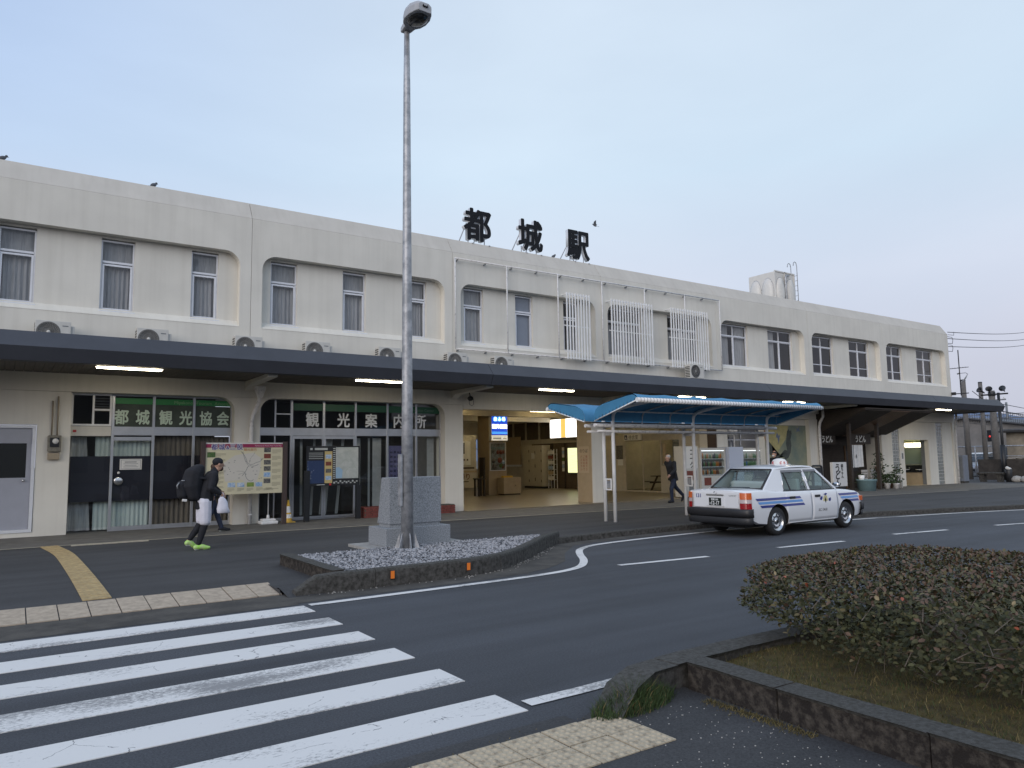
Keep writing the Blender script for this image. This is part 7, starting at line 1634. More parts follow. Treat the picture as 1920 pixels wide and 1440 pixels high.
def person(label, loc, rz, P, C, scale=1.1, face=True):
    t = thing('person', label, 'person', loc, rz); t.scale = (scale,)*3
    g = G(); v = lambda k, r: (*P[k], r)
    pel = g.chain([v('pelvis', .105)]); ch = g.chain([v('waist', .10), v('chest', .105), v('neck', .052)], pel)
    hd = P['head']; f = Vector(P['look']); 
    h0 = Vector(hd)
    skull = g.chain([(*(h0-Vector((0, 0, .07))+f*.012), .064), (*h0, .082), (*(h0+Vector((0, 0, .055))-f*.012), .070)], ch)
    nose = g.chain([(*(h0-Vector((0, 0, .018))+f*.098), .013)], skull-1)
    for s in ('L', 'R'):
        sy = 1 if s == 'L' else -1
        a = g.chain([v('sh'+s, .042), (*lerp(P['sh'+s], P['el'+s], .5), .038), v('el'+s, .034), (*lerp(P['el'+s], P['wr'+s], .45), .032), v('wr'+s, .024)], ch-1)
        el, wr = Vector(P['el'+s]), Vector(P['wr'+s]); d = (wr-el).normalized(); side = d.cross(Vector((0, 0, 1))); side = side.normalized() if side.length > .1 else Vector((0, 1, 0)); up = side.cross(d)
        palm = g.chain([(*(wr+d*.055), .032)], a)
        for k, (o_, L) in enumerate(((-.027, .066), (-.009, .078), (.009, .072), (.027, .056))):
            b0 = wr+d*.085+up*o_; g.chain([(*b0, .0095), (*(b0+d*L*.5+side*sy*.008), .0085), (*(b0+d*L*.8+side*sy*.026), .007)], palm)
        g.chain([(*(wr+d*.04+up*.034), .011), (*(wr+d*.075+up*.055+side*sy*.012), .009)], palm)
        l = g.chain([v('hip'+s, .092), (*lerp(P['hip'+s], P['kn'+s], .45), .080), v('kn'+s, .058), (*lerp(P['kn'+s], P['an'+s], .35), .056), v('an'+s, .036)], pel)
        g.chain([v('ba'+s, .034), v('to'+s, .022)], l)
    skin_mesh('body', g.v, g.e, M['skin'], t, vox=.0065, sm=1)
    # clothes
    tr = C['trousers']; g = G(); pel = g.chain([v('pelvis', (.125, .150, .12))]); g.chain([v('waist', (.115, .14, .1))], pel)
    for s in ('L', 'R'):
        g.chain([v('hip'+s, .108), (*lerp(P['hip'+s], P['kn'+s], .5), .093), v('kn'+s, .074), (*lerp(P['kn'+s], P['an'+s], .5), .066), (*lerp(P['kn'+s], P['an'+s], .93), C.get('hem', .058))], pel)
    skin_mesh(C.get('tname', 'trousers'), g.v, g.e, tr, t, 1)
    if 'shorts' in C:
        g = G(); pel = g.chain([v('pelvis', (.145, .17, .12))]); g.chain([v('waist', (.13, .155, .1))], pel)
        for s in ('L', 'R'): g.chain([v('hip'+s, .128), (*lerp(P['hip'+s], P['kn'+s], .5), .122), (*lerp(P['hip'+s], P['kn'+s], .88), .112)], pel)
        skin_mesh('shorts', g.v, g.e, C['shorts'], t, 1)
    g = G(); jb = C.get('jbot', -.06); p0 = Vector(P['pelvis'])+Vector((0, 0, jb))
    W3 = lambda r, z=.08: (r*.86, r*1.08, z)
    j = g.chain([(*p0, W3(C.get('jr', .165), .03)), (*P['waist'], W3(C.get('jw', .16))), (*P['chest'], W3(C.get('jc', .165), .12)), (*lerp(P['chest'], P['neck'], .75), (.095, .125, .07)), (*lerp(P['neck'], P['head'], .2), .064)])
    for s in ('L', 'R'): g.chain([v('sh'+s, .080), (*lerp(P['sh'+s], P['el'+s], .5), .070), v('el'+s, .063), (*lerp(P['el'+s], P['wr'+s], .5), .056), (*lerp(P['el'+s], P['wr'+s], .96), .046)], j-2)
    skin_mesh('jacket', g.v, g.e, C['jacket'], t, 1)
    for s in ('L', 'R'):
        a, b, c = Vector(P['an'+s]), Vector(P['ba'+s]), Vector(P['to'+s]); d = (c-a); 
        back = a-(b-a).normalized()*.05; back.z = min(a.z, b.z+(a.z-b.z)*.75)-.02
        g = G(); g.chain([(*back, .044), (*(a-Vector((0, 0, .025))), .050), (*lerp(a, b, .6), .050), (*b, .045), (*c, .030)]); sh = skin_mesh('shoe', g.v, g.e, C['shoe'], t, 1)
        if 'sole' in C:
            g = G(); dn = Vector((0, 0, -.030)); g.chain([(*(back+dn), .028), (*(Vector(lerp(a, b, .6))+dn*.9), .026), (*(b+dn*.8), .028), (*(c+dn*.4), .018)]); skin_mesh('sole', g.v, g.e, C['sole'], sh, 1)
    R = Vector((1, 0, 0)).rotation_difference(f).to_matrix()
    hz = C.get('hat'); q = MB()
    if hz: q.ell(h0+Vector((0, 0, .040))-f*.015, (.102, .092, .085), 14, 8, mat=R); q.build('hat', hz, t)
    else:
        q.ell(h0+Vector((0, 0, .034))-f*.024, (.094, .088, .082), 14, 8, mat=R); q.build('hair', C['hair'], t)
    if 'longhair' in C: q = MB(); q.ell(h0-Vector((0, 0, .06))-f*.03, (.085, .09, .15), 12, 8, mat=R); q.build('hair', C['longhair'], t)
    if 'beard' in C: q = MB(); q.ell(h0-Vector((0, 0, .085))+f*.045, (.048, .048, .050), 10, 6, mat=R); q.build('beard', C['beard'], t)
    if 'mask' in C: q = MB(); q.ell(h0-Vector((0, 0, .05))+f*.06, (.045, .058, .045), 10, 6, mat=R); q.build('face_mask', C['mask'], t)
    sd = Vector((-f.y, f.x, 0)).normalized()
    for s in (-1, 1):
        q = MB(); q.ell(h0+f*.078+sd*s*.032+Vector((0, 0, .008)), (.010, .013, .008), 8, 5); q.build('eye', M['black'], t)
        q = MB(); q.ell(h0-f*.005+sd*s*.088-Vector((0, 0, .012)), (.020, .010, .030), 8, 5); q.build('ear', M['skin'], t)
    q = MB(); q.ell(h0+f*.082-Vector((0, 0, .058)), (.008, .024, .007), 8, 4, mat=R); q.build('mouth', mat('lip', (.30, .13, .11), .5), t)
    return t
M['black_cloth'] = mat('black_cloth', (0.012, 0.013, 0.018), 0.85, var=0.3, scale=9); M['navy_cloth'] = mat('navy_denim', (0.022, 0.030, 0.058), 0.9, var=0.3, scale=12); M['white_cloth'] = mat('white_shorts', (0.66, 0.66, 0.74), 0.8, var=0.08, scale=8)
M['lime'] = mat('lime_shoe', (0.36, 0.72, 0.09), 0.5, col2=(0.50, 0.62, 0.30), scale=14); M['sole_white'] = mat('pale_sole', (0.55, 0.58, 0.55), 0.7); M['grey_hair'] = mat('grey_hair', (0.36, 0.345, 0.33), 0.8, var=.2, scale=40); M['dark_hair'] = mat('dark_hair', (0.016, 0.012, 0.010), 0.6); M['brown_hair'] = mat('brown_hair', (0.05, 0.025, 0.016), 0.6)

Pr = dict(pelvis=(0, 0, .93), waist=(.03, 0, 1.07), chest=(.10, 0, 1.28), neck=(.17, 0, 1.44), head=(.245, 0, 1.585), look=(1, 0, -.05), shL=(.13, .17, 1.38), shR=(.13, -.17, 1.38), elR=(.06, -.245, 1.14), wrR=(.235, -.21, 1.03), elL=(.10, .24, 1.14), wrL=(.27, .19, 1.05),
          hipL=(0, .085, .88), hipR=(0, -.085, .88), knR=(.01, -.085, .49), anR=(-.10, -.085, .085), baR=(.02, -.09, .04), toR=(.09, -.09, .035), knL=(-.01, .085, .50), anL=(-.235, .085, .17), baL=(-.15, .09, .075), toL=(-.085, .09, .045))
run = person('hurrying person in black jacket, white shorts over black leggings and lime green shoes', (3.42, 16.4, WALK), 0.0, Pr, dict(jacket=M['black_cloth'], trousers=M['black_cloth'], tname='leggings', hem=.046, shorts=M['white_cloth'], shoe=M['lime'], sole=M['sole_white'], hat=M['black_cloth'], hair=M['dark_hair'], beard=M['brown_hair'], jbot=-.17, jr=.185, jw=.185, jc=.185))
t = thing('backpack', 'bulky black backpack on the back of the hurrying person', 'backpack', (3.24, 16.4, 1.10), -0.0)
R = Matrix.Rotation(0.10, 3, 'Y'); skin_mesh('bag', [(-.02, 0, .06, (.17, .19, .10)), (-.07, 0, .28, (.23, .22, .16)), (-.02, 0, .56, (.20, .20, .12)), (.06, 0, .66, (.12, .16, .07))], [(0, 1), (1, 2), (2, 3)], M['black_cloth'], t, vox=.02)
q = MB(); skin_mesh('front_pocket', [(-.24, 0, .10, (.11, .15, .09)), (-.27, 0, .30, (.10, .14, .10))], [(0, 1)], M['black_cloth'], t, vox=.02)
q = MB(); q.bbox((.12, -.15, .44), (.20, .05, .05), mat=R); q.bbox((.12, .15, .44), (.20, .05, .05), mat=R); q.build('strap', M['black_cloth'], t, bevel=.01)
q = MB(); q.tube([(-.33, -.12, .36), (-.37, -.13, .30), (-.36, -.14, .24)], .012, 5); q.tube([(-.30, -.17, .40), (-.24, -.19, .40)], .010, 5); q.build('buckle', M['galv'], t)
q = MB(); q.bbox((-.22, -.12, .0), (.09, .05, .05), mat=R); q.build('hanging_tag', M['paper'], t, bevel=.01)
t = thing('carrier_bag', 'white plastic carrier bag hanging from the hand of the hurrying person', 'bag', (3.725, 16.16, 0.95))
q = MB(); v = []
for z, w, d, dx in ((.20, .03, .02, -.01), (.15, .07, .035, .0), (.08, .095, .05, .01), (-.04, .115, .06, .02), (-.125, .13, .06, .03), (-.14, .11, .045, .03)):
    for k in range(12): a = 2*PI*k/12; v.append((dx+w*math.cos(a)*(1+.10*math.sin(5*a+z*30)), d*math.sin(a)*(1+.3*math.cos(4*a+z*35)), z))
q.add(v, [(i*12+j, i*12+(j+1) % 12, (i+1)*12+(j+1) % 12, (i+1)*12+j) for i in range(5) for j in range(12)]+[tuple(range(60, 72)), tuple(range(11, -1, -1))], 0, True); q.build('bag', M['white_cloth'], t)
q = MB(); q.tube([(-.04, 0, .19), (-.03, 0, .27), (.01, 0, .28), (.04, 0, .19)], .008, 5); q.build('handle', M['white_cloth'], t)

Pw = dict(pelvis=(0, 0, .94), waist=(0, 0, 1.08), chest=(.03, 0, 1.30), neck=(.06, 0, 1.46), head=(.10, 0, 1.60), look=(1, 0, 0), shL=(.03, .18, 1.40), shR=(.03, -.18, 1.40), elR=(-.10, -.23, 1.15), wrR=(-.02, -.22, .93), elL=(.10, .23, 1.15), wrL=(.27, .18, 1.0),
          hipL=(0, .085, .90), hipR=(0, -.085, .90), knL=(.16, .08, .50), anL=(.30, .08, .09), baL=(.42, .08, .045), toL=(.49, .08, .045), knR=(.0, -.08, .50), anR=(-.30, -.08, .15), baR=(-.20, -.08, .06), toR=(-.14, -.08, .04))
person('person in dark clothes with long brown hair, almost hidden behind the hurrying person', (4.38, 20.25, WALK), 0.0, Pw, dict(jacket=M['black_cloth'], trousers=M['navy_cloth'], shoe=M['black_cloth'], sole=M['sole_white'], hair=M['brown_hair'], longhair=M['brown_hair']), scale=1.03)

Po = dict(pelvis=(-.05, 0, .92), waist=(0, 0, 1.05), chest=(.06, 0, 1.27), neck=(.12, 0, 1.42), head=(.185, 0, 1.55), look=(1, 0, -.15), shL=(.07, .19, 1.37), shR=(.07, -.19, 1.37), elL=(.13, .27, 1.12), wrL=(.34, .25, .97), elR=(-.16, -.25, 1.16), wrR=(-.22, -.24, .92),
          hipL=(-.04, .085, .88), hipR=(-.04, -.085, .88), knL=(.14, .08, .49), anL=(.12, .08, .085), baL=(.24, .08, .045), toL=(.31, .08, .045), knR=(-.24, -.08, .53), anR=(-.62, -.08, .22), baR=(-.56, -.08, .10), toR=(-.52, -.08, .045))
person('grey haired man in a black jacket and dark jeans striding past the waiting room', (21.42, 20.4, WALK-.02), PI, Po, dict(jacket=M['black_cloth'], trousers=M['navy_cloth'], shoe=M['black_cloth'], hair=M['grey_hair'], jbot=-.14, jr=.19, jw=.175, jc=.18), scale=1.12)
Ps = dict(pelvis=(0, 0, .94), waist=(0, 0, 1.08), chest=(.02, 0, 1.30), neck=(.03, 0, 1.46), head=(.06, 0, 1.60), look=(1, 0, -.1), shL=(.02, .19, 1.40), shR=(.02, -.19, 1.40), elL=(.04, .25, 1.13), wrL=(.14, .21, .92), elR=(.0, -.25, 1.13), wrR=(.08, -.22, .90),
          hipL=(0, .09, .90), hipR=(0, -.09, .90), knL=(.02, .09, .49), anL=(.0, .09, .085), baL=(.12, .10, .045), toL=(.19, .10, .045), knR=(.0, -.09, .49), anR=(-.03, -.09, .085), baR=(.09, -.10, .045), toR=(.16, -.10, .045))
person('dark haired person in black with white face mask standing behind the taxi', (27.78, 20.3, RZ(28)+WALK), PI*0.95, Ps, dict(jacket=M['black_cloth'], trousers=M['black_cloth'], shoe=M['black_cloth'], hair=M['dark_hair'], mask=M['paper']), scale=1.16)
# ------------------------------------------------------------------ clipped hedge
hd = thing('hedge', 'wide clipped evergreen hedge with brown tinted top in the mossy bed', 'hedge', (6.6, 2.4, 0.17))
LM = [mat('leaf_dark', (0.045, 0.050, 0.022), 0.6, spec=0.3, var=0.35, scale=9), mat('leaf_mid', (0.078, 0.080, 0.036), 0.6, spec=0.3, var=0.35, scale=9), mat('leaf_olive', (0.120, 0.102, 0.050), 0.6, spec=0.3, var=0.3, scale=9), mat('leaf_bronze', (0.125, 0.080, 0.055), 0.6, spec=0.3, var=0.35, scale=9), mat('leaf_tan', (0.26, 0.20, 0.10), 0.5, var=0.3, scale=9), mat('leaf_red', (0.30, 0.075, 0.035), 0.5, var=0.3, scale=9)]
HX, HY, ZLO, ZHI = 1.55, 2.25, 0.24, 0.72
def hedge_pt():
    """a point in the outer shell of the clipped block, its outward direction, and whether it is on the top"""
    while True:
        u = rnd.random()
        if u < 0.50:
            x, y = rnd.uniform(-HX, HX), rnd.uniform(-HY, HY); top = True
        else: top = False
        if top:
            e = (abs(x)/HX)**3.2+(abs(y)/HY)**3.2
            if e > 1: continue
            z = ZHI*(1-0.12*e**3)+.018*mnoise.noise((x*2.2, y*2.2, 1))+.03*mnoise.noise((x*.8, y*.8, 4))-abs(rnd.gauss(0, .03)); n = Vector((x*.15, y*.1, 1)); return Vector((x, y, z)), n.normalized(), 1
        a = rnd.uniform(0, 2*PI); k = (abs(math.cos(a))**3.2+abs(math.sin(a))**3.2)**(-1/3.2)
        f = rnd.random(); z = ZLO-.16+(ZHI-ZLO+.10)*f
        low = max(0, (ZLO+.10-z)/.25)
        und = .06*mnoise.noise((math.cos(a)*3, math.sin(a)*3, z*4))
        r = 1-.07*(max(0, f-.7)/.3)**2-low*rnd.uniform(.12, .5)+und-abs(rnd.gauss(0, .06))
        if mnoise.noise((math.cos(a)*5, math.sin(a)*5, z*7+9)) < -.28-.25*(1-low): continue
        x, y = HX*k*math.cos(a)*r, HY*k*math.sin(a)*r; n = Vector((math.cos(a)/HX, math.sin(a)/HY, .25)).normalized(); return Vector((x, y, z)), n, 0
def leaf_shape(L, w, curl):
    return [Vector((0, 0, 0)), Vector((L*.35, -w, curl*.5)), Vector((L*.75, -w*.75, curl*.2)), Vector((L, 0, -curl)), Vector((L*.75, w*.75, curl*.2)), Vector((L*.35, w, curl*.5)), Vector((L*.5, 0, -curl*.25))]
LF = [(0,1,6),(1,2,6),(2,3,6),(3,4,6),(4,5,6),(5,0,6)]
def leaf_rot(n):
    d = (n*rnd.uniform(.2, 1.0)+Vector((rnd.uniform(-1, 1), rnd.uniform(-1, 1), rnd.uniform(-.7, .55)))).normalized()
    up = (n+Vector((rnd.uniform(-.7, .7), rnd.uniform(-.7, .7), rnd.uniform(0, .8)))).normalized()
    y = up.cross(d); y = y.normalized() if y.length > .05 else d.orthogonal().normalized(); z = d.cross(y)
    return Matrix(((d.x, y.x, z.x), (d.y, y.y, z.y), (d.z, y.z, z.z)))
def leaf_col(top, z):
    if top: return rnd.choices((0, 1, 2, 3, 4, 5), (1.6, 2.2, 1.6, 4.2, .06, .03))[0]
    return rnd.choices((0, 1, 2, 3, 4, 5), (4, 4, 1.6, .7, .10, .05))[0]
pts = [hedge_pt() for _ in range(27000)]
cl = Vector((0-6.6, 0-2.4, 1.65))
front = sorted(range(len(pts)), key=lambda i: (pts[i][0]-cl).length+(.6 if pts[i][2] else 0)+(3 if pts[i][1].dot(cl-pts[i][0]) < 0 else 0)+rnd.uniform(0, .7))[:300]
fset = set(front); mb = MB()
for i, (p, n, top) in enumerate(pts):
    if i in fset: continue
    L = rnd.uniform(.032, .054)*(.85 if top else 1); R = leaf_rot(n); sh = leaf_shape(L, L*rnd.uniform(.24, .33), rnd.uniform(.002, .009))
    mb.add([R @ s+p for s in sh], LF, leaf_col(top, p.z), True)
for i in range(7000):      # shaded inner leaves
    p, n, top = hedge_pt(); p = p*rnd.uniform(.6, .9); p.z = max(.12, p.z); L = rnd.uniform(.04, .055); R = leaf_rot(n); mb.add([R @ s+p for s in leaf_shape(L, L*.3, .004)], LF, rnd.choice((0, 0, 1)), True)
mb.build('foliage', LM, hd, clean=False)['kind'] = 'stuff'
lmesh = []
for c in range(6):
    for k in range(2):
        b = MB(); L = rnd.uniform(.044, .056); b.add(leaf_shape(L, L*rnd.uniform(.26, .33), .006), LF, 0, True); lmesh.append(b.mesh('leaf', [LM[c]]))
for i in front:
    p, n, top = pts[i]; c = leaf_col(top, p.z)
    if rnd.random() < .03: c = 4
    o = link('leaf', lmesh[c*2+rnd.randrange(2)], hd); o.matrix_local = Matrix.Translation(p) @ leaf_rot(n).to_4x4()
M['twig'] = mat('grey_twig', (0.14, 0.115, 0.09), 0.85, var=.3, scale=20)
for (x, y) in ((-.45, .35), (.5, -.6), (.2, 1.2), (-.2, -1.3)):
    q = MB()
    for k in range(9):
        a = rnd.uniform(0, 2*PI); r = rnd.uniform(.4, 1.0); q.tube([(x, y, 0), (x+.05*math.cos(a), y+.05*math.sin(a), .12), (x+r*.5*math.cos(a), y+r*.5*math.sin(a), .30+rnd.uniform(-.05, .1)), (x+r*math.cos(a+.3), y+r*math.sin(a+.3), .45+rnd.uniform(-.1, .18))], [.035, .022, .013, .005], 5)
    q.build('branch', M['twig'], hd)
q = MB()
for k in range(520):
    p, n, top = hedge_pt(); d = Vector((rnd.uniform(-1, 1), rnd.uniform(-1, 1), rnd.uniform(-.1, .7))).normalized(); q.tube([p-d*.12, p+d*.01, p+d*rnd.uniform(.03, .10)], [.004, .003, .0015], 3, caps=False)
q.build('twigs', M['twig'], hd, clean=False)['kind'] = 'stuff'

# ------------------------------------------------------------------ right background
cc = RZ(57)+WALK
t = thing('equipment_cabinet', 'tall blue grey cabinet standing at the far corner of the station', 'cabinet', (49.05, 22.35, RZ(49)+WALK))
q = MB(); q.box(-.2, -.16, .12, .45, .3, 1.72); q.build('body', mat('blue_grey_cabinet', (0.19, 0.21, 0.25), .5, var=.1), t, bevel=.02); q = MB(); q.box(-.17, -.13, 0, .42, .27, .119); q.build('plinth', M['conc'], t); q = MB(); q.box(-.208, -.1, .3, -.2005, .24, 1.6); q.build('door', M['grey_metal'], t)
t = thing('low_wall', 'dark low stone wall beyond the end of the station', 'wall', (57, 23, cc))
q = MB(); q.box(-.15, -6, 0, .15, 1.85, 1.42); q.build('wall', mat('dark_wall', (0.055, 0.048, 0.042), .9, var=.35, scale=3, bump=.4, bscale=20), t)
t = thing('rubble_pile', 'pale broken slabs lying on the dark low wall', 'stones', (57, 22.4, cc+1.42))
for k in range(5): q = MB(); q.bbox((rnd.uniform(-.1, .1), -.9+k*.3, .06+.05*(k % 2)), (.3, .5, .07), mat=Matrix.Rotation(rnd.uniform(-.25, .25), 3, 'X')); q.build('slab', M['conc_pale'], t)
t = thing('stone_bench', 'grey slab bench in front of the dark low wall', 'bench', (52.3, 22.1, RZ(52)+WALK))
q = MB(); q.box(-.3, -.75, .48, .3, .75, .60); q.build('seat', M['conc'], t, bevel=.02)
for y in (-.5, .5): q = MB(); q.box(-.22, y-.12, 0, .22, y+.12, .479); q.build('leg', M['conc'], t)
t = thing('waste_bin', 'dark waste bin with white paper on top by the bench', 'bin', (52.4, 21.15, RZ(52)+WALK))
q = MB(); q.lathe([(0, 0), (.17, 0), (.21, .78), (.19, .8), (0, .76)], (0, 0, 0), 14); q.build('bin', M['plastic_dark'], t); q = MB(); q.bbox((0, 0, .86), (.22, .28, .14), mat=Matrix.Rotation(.5, 3, 'X')); q.build('paper', M['paper'], t, bevel=.03)
for k, (y, lab) in enumerate(((20.75, 'pale rough stone lying near the waste bin'), (20.25, 'grey rough stone lying at the right frame edge beyond the road'))):
    q = MB(); q.ell((0, 0, .14), (.3, .34, .2), 8, 5); q.v = [(a*(1+.15*math.sin(b*9+k)), b, max(-.02, c*(1+.2*math.cos(a*8)))) for a, b, c in q.v]; o = q.build('stone', M['conc_pale']); o.location = (52.5, y, RZ(52)+WALK); tag(o, lab, 'stone')
# pipe railing and mesh fence behind the wall
t = thing('pipe_railing', 'grey pipe railing running above the dark low wall', 'railing', (64, 27, cc))
q = MB(); q.tube([(0, -7, 2.38), (0, 3.5, 2.38)], .05, 6); q.build('top_rail', M['galv'], t); q = MB(); q.tube([(0, -7, 1.6), (0, 3.5, 1.6)], .03, 6); q.build('mid_rail', M['galv'], t)
for k in range(6): q = MB(); q.tube([(0, -6.5+k*1.9, 0), (0, -6.5+k*1.9, 2.38)], .05, 6); q.build('post', M['galv'], t)
# parked van
t = thing('parked_van', 'silver van parked beyond the corner of the station, front facing the street', 'van', (66.5, 28.8, RZ(66)+WALK), PI)
M['silver'] = mat('silver_paint', (0.42, 0.44, 0.47), .3, .5, coat=.6); M['dark_glass'] = mat('van_glass', (0.05, 0.06, 0.07), .1)
q = MB(); q.prism([(2.2, .35), (2.25, .75), (2.1, 1.0), (1.35, 1.18), (.65, 1.82), (-.3, 1.93), (-2.2, 1.85), (-2.3, 1.0), (-2.3, .35)], -.82, .82, 'xz'); q.build('body', M['silver'], t, bevel=.06, seg=2)
q = MB(); q.add([(1.33, -.70, 1.21), (1.33, .70, 1.21), (.70, .62, 1.80), (.70, -.62, 1.80)], [(0,1,2,3)]); q.v = [(x+.035, y, z+.02) for x, y, z in q.v]; q.build('windscreen', M['dark_glass'], t)
for s in (-1, 1):
    q = MB(); q.box(2.18, s*.48, .72, 2.28, s*.80, .92); q.build('headlight', M['steel'], t, bevel=.02)
    q = MB(); q.prism([(.55, 1.70), (1.15, 1.2), (-2.0, 1.2), (-2.0, 1.70)], s*.822, s*.828, 'xz'); q.build('side_window', M['dark_glass'], t)
    for x in (1.4, -1.4): q = MB(); q.cyl((x, s*.62, .32), (x, s*.84, .32), .32, n=18); q.build('wheel', M['rubber'], t)
q = MB(); q.box(2.24, -.45, .45, 2.285, .45, .62); q.build('grille', M['black'], t); q = MB(); q.box(2.286, -.2, .42, 2.30, .2, .55); q.build('number_plate', M['paper'], t)
# small house and shed
hm = mat('stained_house_wall', (0.30, 0.26, 0.20), .85, col2=(0.17, 0.145, 0.11), scale=1.2, bump=.2, bscale=30); rfm = mat('grey_roof', (0.10, 0.105, 0.115), .7, var=.2, scale=3)
t = thing('small_house', 'weathered tan building with dark eaves at the right frame edge', 'building', (66, 22, cc))
q = MB(); q.box(0, -6, 0, 8, 4.6, 3.45); q.build('wall', hm, t); q = MB(); q.box(-.5, -6.5, 3.46, 8.5, 5.0, 3.6); q.build('roof', mat('dark_eave', (.03, .028, .026), .8), t); q = MB(); q.box(-.45, -6.4, 3.61, 8.4, 4.9, 3.72); q.build('flashing', rfm, t)
for y in (1.0, -1.9):
    f = MB(); f.frame(0, 0, 1.9, 1.45, .08, 0, .06); f.box(.91, 0, .08, .99, .06, 1.37); f.box(.08, .01, .95, 1.82, .05, 1.02); f.v = [(-.03+b, y+a, 1.35+c) for a, b, c in f.v]; fo = f.build('window', M['alu_white'], t); q = MB(); q.box(-.02, y+.05, 1.4, -.005, y+1.85, 2.75); q.build('pane', M['dark_glass'], fo)
q = MB(); q.cyl((2, 1.5, 3.7), (2, 1.5, 4.3), .12, n=8); q.build('flue', M['grey_metal'], t)
t = thing('grey_shed', 'long grey building with shallow pitched roof far behind the van', 'building', (86, 38, cc))
q = MB(); q.prism([(-8, 0), (9, 0), (9, 4.3), (.5, 5.6), (-8, 4.3)], 0, 14, 'yz'); q.build('wall', mat('grey_shed_wall', (0.21, 0.20, 0.19), .9, var=.2, scale=.8), t)
for s, (ya, yb) in ((1, (-8.4, .5)), (2, (.5, 9.4))):
    q = MB(); za, zb_ = (4.3, 5.75) if s == 1 else (5.75, 4.3); q.add([(-.5, ya, za), (14.5, ya, za), (14.5, yb, zb_), (-.5, yb, zb_), (-.5, ya, za-.15), (14.5, ya, za-.15), (14.5, yb, zb_-.15), (-.5, yb, zb_-.15)], [(0,1,2,3),(7,6,5,4),(0,4,5,1),(1,5,6,2),(2,6,7,3),(3,7,4,0)]); q.build('roof', rfm, t)
q = MB(); q.box(-.02, -5, 1.0, -.005, -3, 2.4); q.box(-.02, 2, 1.0, -.005, 4, 2.4); q.build('window', M['dark_glass'], t)
# poles
M['pole_conc'] = mat('concrete_pole', (0.15, 0.14, 0.13), .9, var=.2, scale=4)
for (x, y, h, r0, lab) in ((57.6, 25.75, 7.15, .24, 'leaning grey pole nearest the station corner'), (58.5, 25.0, 6.95, .2, 'thin grey pole between two thicker poles'), (59.5, 24.7, 6.4, .30, 'thick short utility pole with crossarms')):
    t = thing('utility_pole', lab, 'pole', (x, y, cc)); q = MB(); q.cyl((0, 0, 0), (0, 0, h), r0*.85, r0*.68, 12); q.build('pole', M['pole_conc'], t)
    if r0 > .29:
        q = MB(); q.box(-.05, -.9, h-.75, .05, .9, h-.65); q.build('crossarm', M['galv'], t); q = MB(); q.lathe([(r0*.72, -.3), (r0*.80, -.28), (r0*.80, .0), (r0*.72, .02)], (0, 0, h-.1), 12); q.build('cap', M['plastic_dark'], t)
        for yy in (-.8, -.4, .4, .8): q = MB(); q.lathe([(.03, 0), (.06, .03), (.03, .08), (.06, .12), (0, .18)], (0, yy, h-.65), 8); q.build('insulator', M['white'], t)
        q = MB(); q.cyl((.1, -.3, h-2), (.1, -.3, h-.9), .04, n=6); q.build('conduit', M['galv'], t)
    else:
        q = MB(); q.lathe([(r0*.72, 0), (r0*.66, .08), (0, .1)], (0, 0, h), 12); q.build('cap', M['plastic_dark'], t)
t = thing('signal_post', 'black post with horn loudspeakers beside the canopy end', 'post', (56.4, 23.0, cc)); q = MB(); q.cyl((0, 0, 0), (0, 0, 6.0), .09, n=10); q.build('post', M['black'], t); q = MB(); q.cyl((0, 0, 0), (0, 0, 2.4), .16, n=10); q.build('sleeve', M['black'], t)
q = MB(); q.box(-.04, -.6, 5.85, .04, 1.1, 5.95); q.build('crossarm', M['black'], t)
for y, a in ((1.0, 1.2), (.55, 1.9), (-.35, -.9)):
    q = MB(); q.lathe([(.04, -.2), (.06, 0), (.10, .14), (.22, .30), (.20, .30), (.06, .1)], (0, 0, 0), 12, axis='y'); R = Matrix.Translation((0, y, 6.15)) @ Matrix.Rotation(a, 4, 'Z') @ Matrix.Rotation(.5, 4, 'X'); q.xform(R); q.build('horn', M['plastic_dark'], t)
t = thing('crossing_light', 'red pedestrian light on a thin pole before the tan building', 'signal', (64, 26.87, cc)); q = MB(); q.box(-.18, -.2, 2.75, .12, .2, 3.65); q.build('housing', M['black'], t, bevel=.02); q = MB(); q.lathe([(0, -.03), (.07, -.02), (.08, 0)], (-.185, 0, 3.15), 12, axis='x'); q.build('red_lens', emit('red_signal', (1.0, .06, .05), 0.5), t); q = MB(); q.cyl((.05, -.25, 0), (.05, -.25, 3.7), .05, n=8); q.build('pole', M['galv'], t)
# railway overhead line: portal masts and wires
for (x, y, lab) in ((118, 44.2, 'overhead line portal over the tracks, near one'), (150, 58, 'overhead line portal over the tracks, far one')):
    t = thing('line_portal', lab, 'railway portal', (x, y, cc)); q = MB(); q.box(-.08, -10, 6.7, .08, 16, 6.85); q.box(-.08, -10, 7.3, .08, 16, 7.4); q.build('beam', M['grey_metal'], t)
    for yy in (-9.5, 3, 15.5): q = MB(); q.cyl((0, yy, 0), (0, yy, 9.0), .16, n=8); q.build('mast', M['grey_metal'], t)
    q = MB()
    for k in range(26): q.tube([(0, -10+k, 6.78 if k % 2 else 7.35), (0, -9+k, 7.35 if k % 2 else 6.78)], .04, 4)
    q.build('lattice', M['grey_metal'], t, clean=False)
    for yy in (-6, -1, 6, 11):
        q = MB(); q.tube([(-.1, yy-1.2, 5.3), (-.1, yy+1.3, 6.2), (-.1, yy-1.2, 6.7)], .035, 4); q.tube([(-.1, yy+1.3, 6.2), (-.1, yy, 5.0)], .03, 4); q.build('bracket_arm', M['grey_metal'], t)
wires = [(y, z) for y in (36, 39.5, 43, 46.5) for z in (4.9, 5.9, 6.6)]
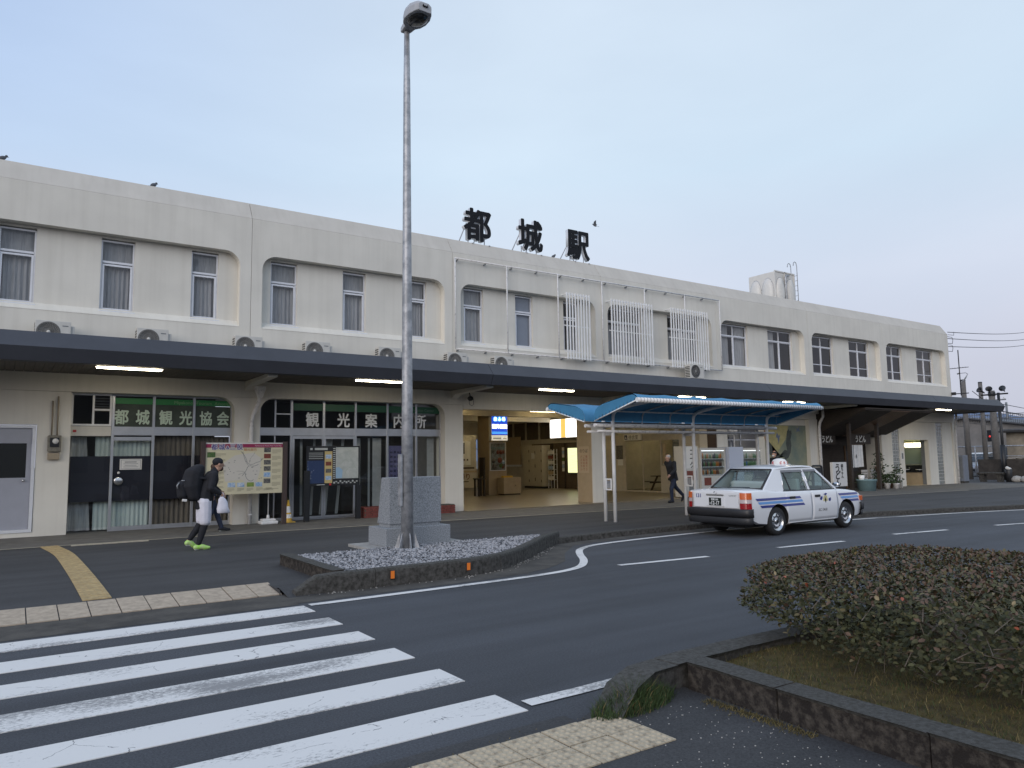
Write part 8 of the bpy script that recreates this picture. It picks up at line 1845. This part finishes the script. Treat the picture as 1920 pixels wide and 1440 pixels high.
for k, (y, z) in enumerate(wires):
    q = MB(); q.tube([(70, y*.72, z*.9), (118, y+1, z), (190, y*1.55, z*1.1)], .03, 4)
    if k % 3 == 0:
        for j in range(40): f_ = j/40; x = 70+48*f_; yy = y*.72+(y+1-y*.72)*f_; q.tube([(x, yy, 4.5+.4*f_), (x, yy, 5.35+.6*f_)], .02, 3, caps=False)
    tag(q.build('overhead_wire', M['wire'], clean=False), 'thin dark overhead railway wire stretched beyond the building end', 'wire', 'railway overhead wires')
# supply cables at the building end
for k, (y, z, y2, z2, lab) in enumerate(((22.27, 9.34, 29.93, 13.67, 'topmost of three cables leaving the end of the building'), (22.3, 8.94, 29.98, 13.0, 'middle of three cables leaving the end of the building'), (22.33, 8.44, 30.02, 12.44, 'lowest of three cables leaving the end of the building'))):
    q = MB(); n = 14; q.tube([(48.3+(105-48.3)*i/n, y+(y2-y)*(105-48.3)/31.6*i/n, z+(z2-z)*(105-48.3)/31.6*i/n-.5*math.sin(PI*i/n)) for i in range(n+1)], .022, 5)
    if k: q.tube([(48.3, y, z+.12), (49.0, y+.05, z+.14), (49.25, y+.12, z), (49.0, y+.05, z-.26), (48.3, y, z-.30)], .016, 4)
    else: q.tube([(48.3, y, z-.16), (49.3, y+.1, z-.1), (50.0, y+.4, z+.22)], .016, 4)
    tag(q.build('supply_cable', M['wire']), lab, 'cable', 'supply cables at the building end')
q = MB(); q.tube([(49.2, 21.5, 5.6), (53, 22.6, 5.35), (56.4, 23.6, 5.1), (59.4, 24.6, 5.3)], .02, 5); tag(q.build('hanging_cable', M['wire']), 'sagging cable from the aerial bracket to the thick pole', 'cable')
# far hills
hl = mat('haze_blue_hill', (0.14, 0.19, 0.29), 1.0)  # blue-grey stands in for distance haze, put straight into the hill colour
q = MB(); v = []; n = 90
for i in range(n+1):
    a = i/n; x = 900+1500*a; y = 1500-1900*a+300*math.sin(a*3); h = 60+105*math.exp(-((a-.43)/.13)**2)+60*math.exp(-((a-.15)/.1)**2)+18*mnoise.noise((a*9, 0, 0))+8*mnoise.noise((a*30, 2, 0)); v += [(x, y, -5), (x+60, y+80, max(5, h))]
q.add(v, [(2*i, 2*i+2, 2*i+3, 2*i+1) for i in range(n)], 0, True); struct('hills', q, hl, clean=False)
# ------------------------------------------------------------------ what stands across the forecourt (seen only mirrored in the panes)
bm1 = mat('opposite_block', (0.22, 0.21, 0.20), .9, var=.2, scale=.3)
for (x, y, w, d, h, lab) in ((-18, -48, 34, 10, 9.5, 'plain low block across the forecourt, left'), (24, -55, 40, 12, 11, 'plain low block across the forecourt, middle'), (68, -58, 36, 12, 8.5, 'plain low block across the forecourt, right')):
    t = thing('street_block', lab, 'building', (x, y, -.1)); q = MB(); q.box(-w/2, -d/2, 0, w/2, d/2, h); q.build('wall', bm1, t)
    for k in range(int(w/4)):
        for z in (1.2, 4.6): q = MB(); q.box(-w/2+1+k*4, d/2+.01, z, -w/2+3.4+k*4, d/2+.05, z+1.7); q.build('window', M['dark_glass'], t)
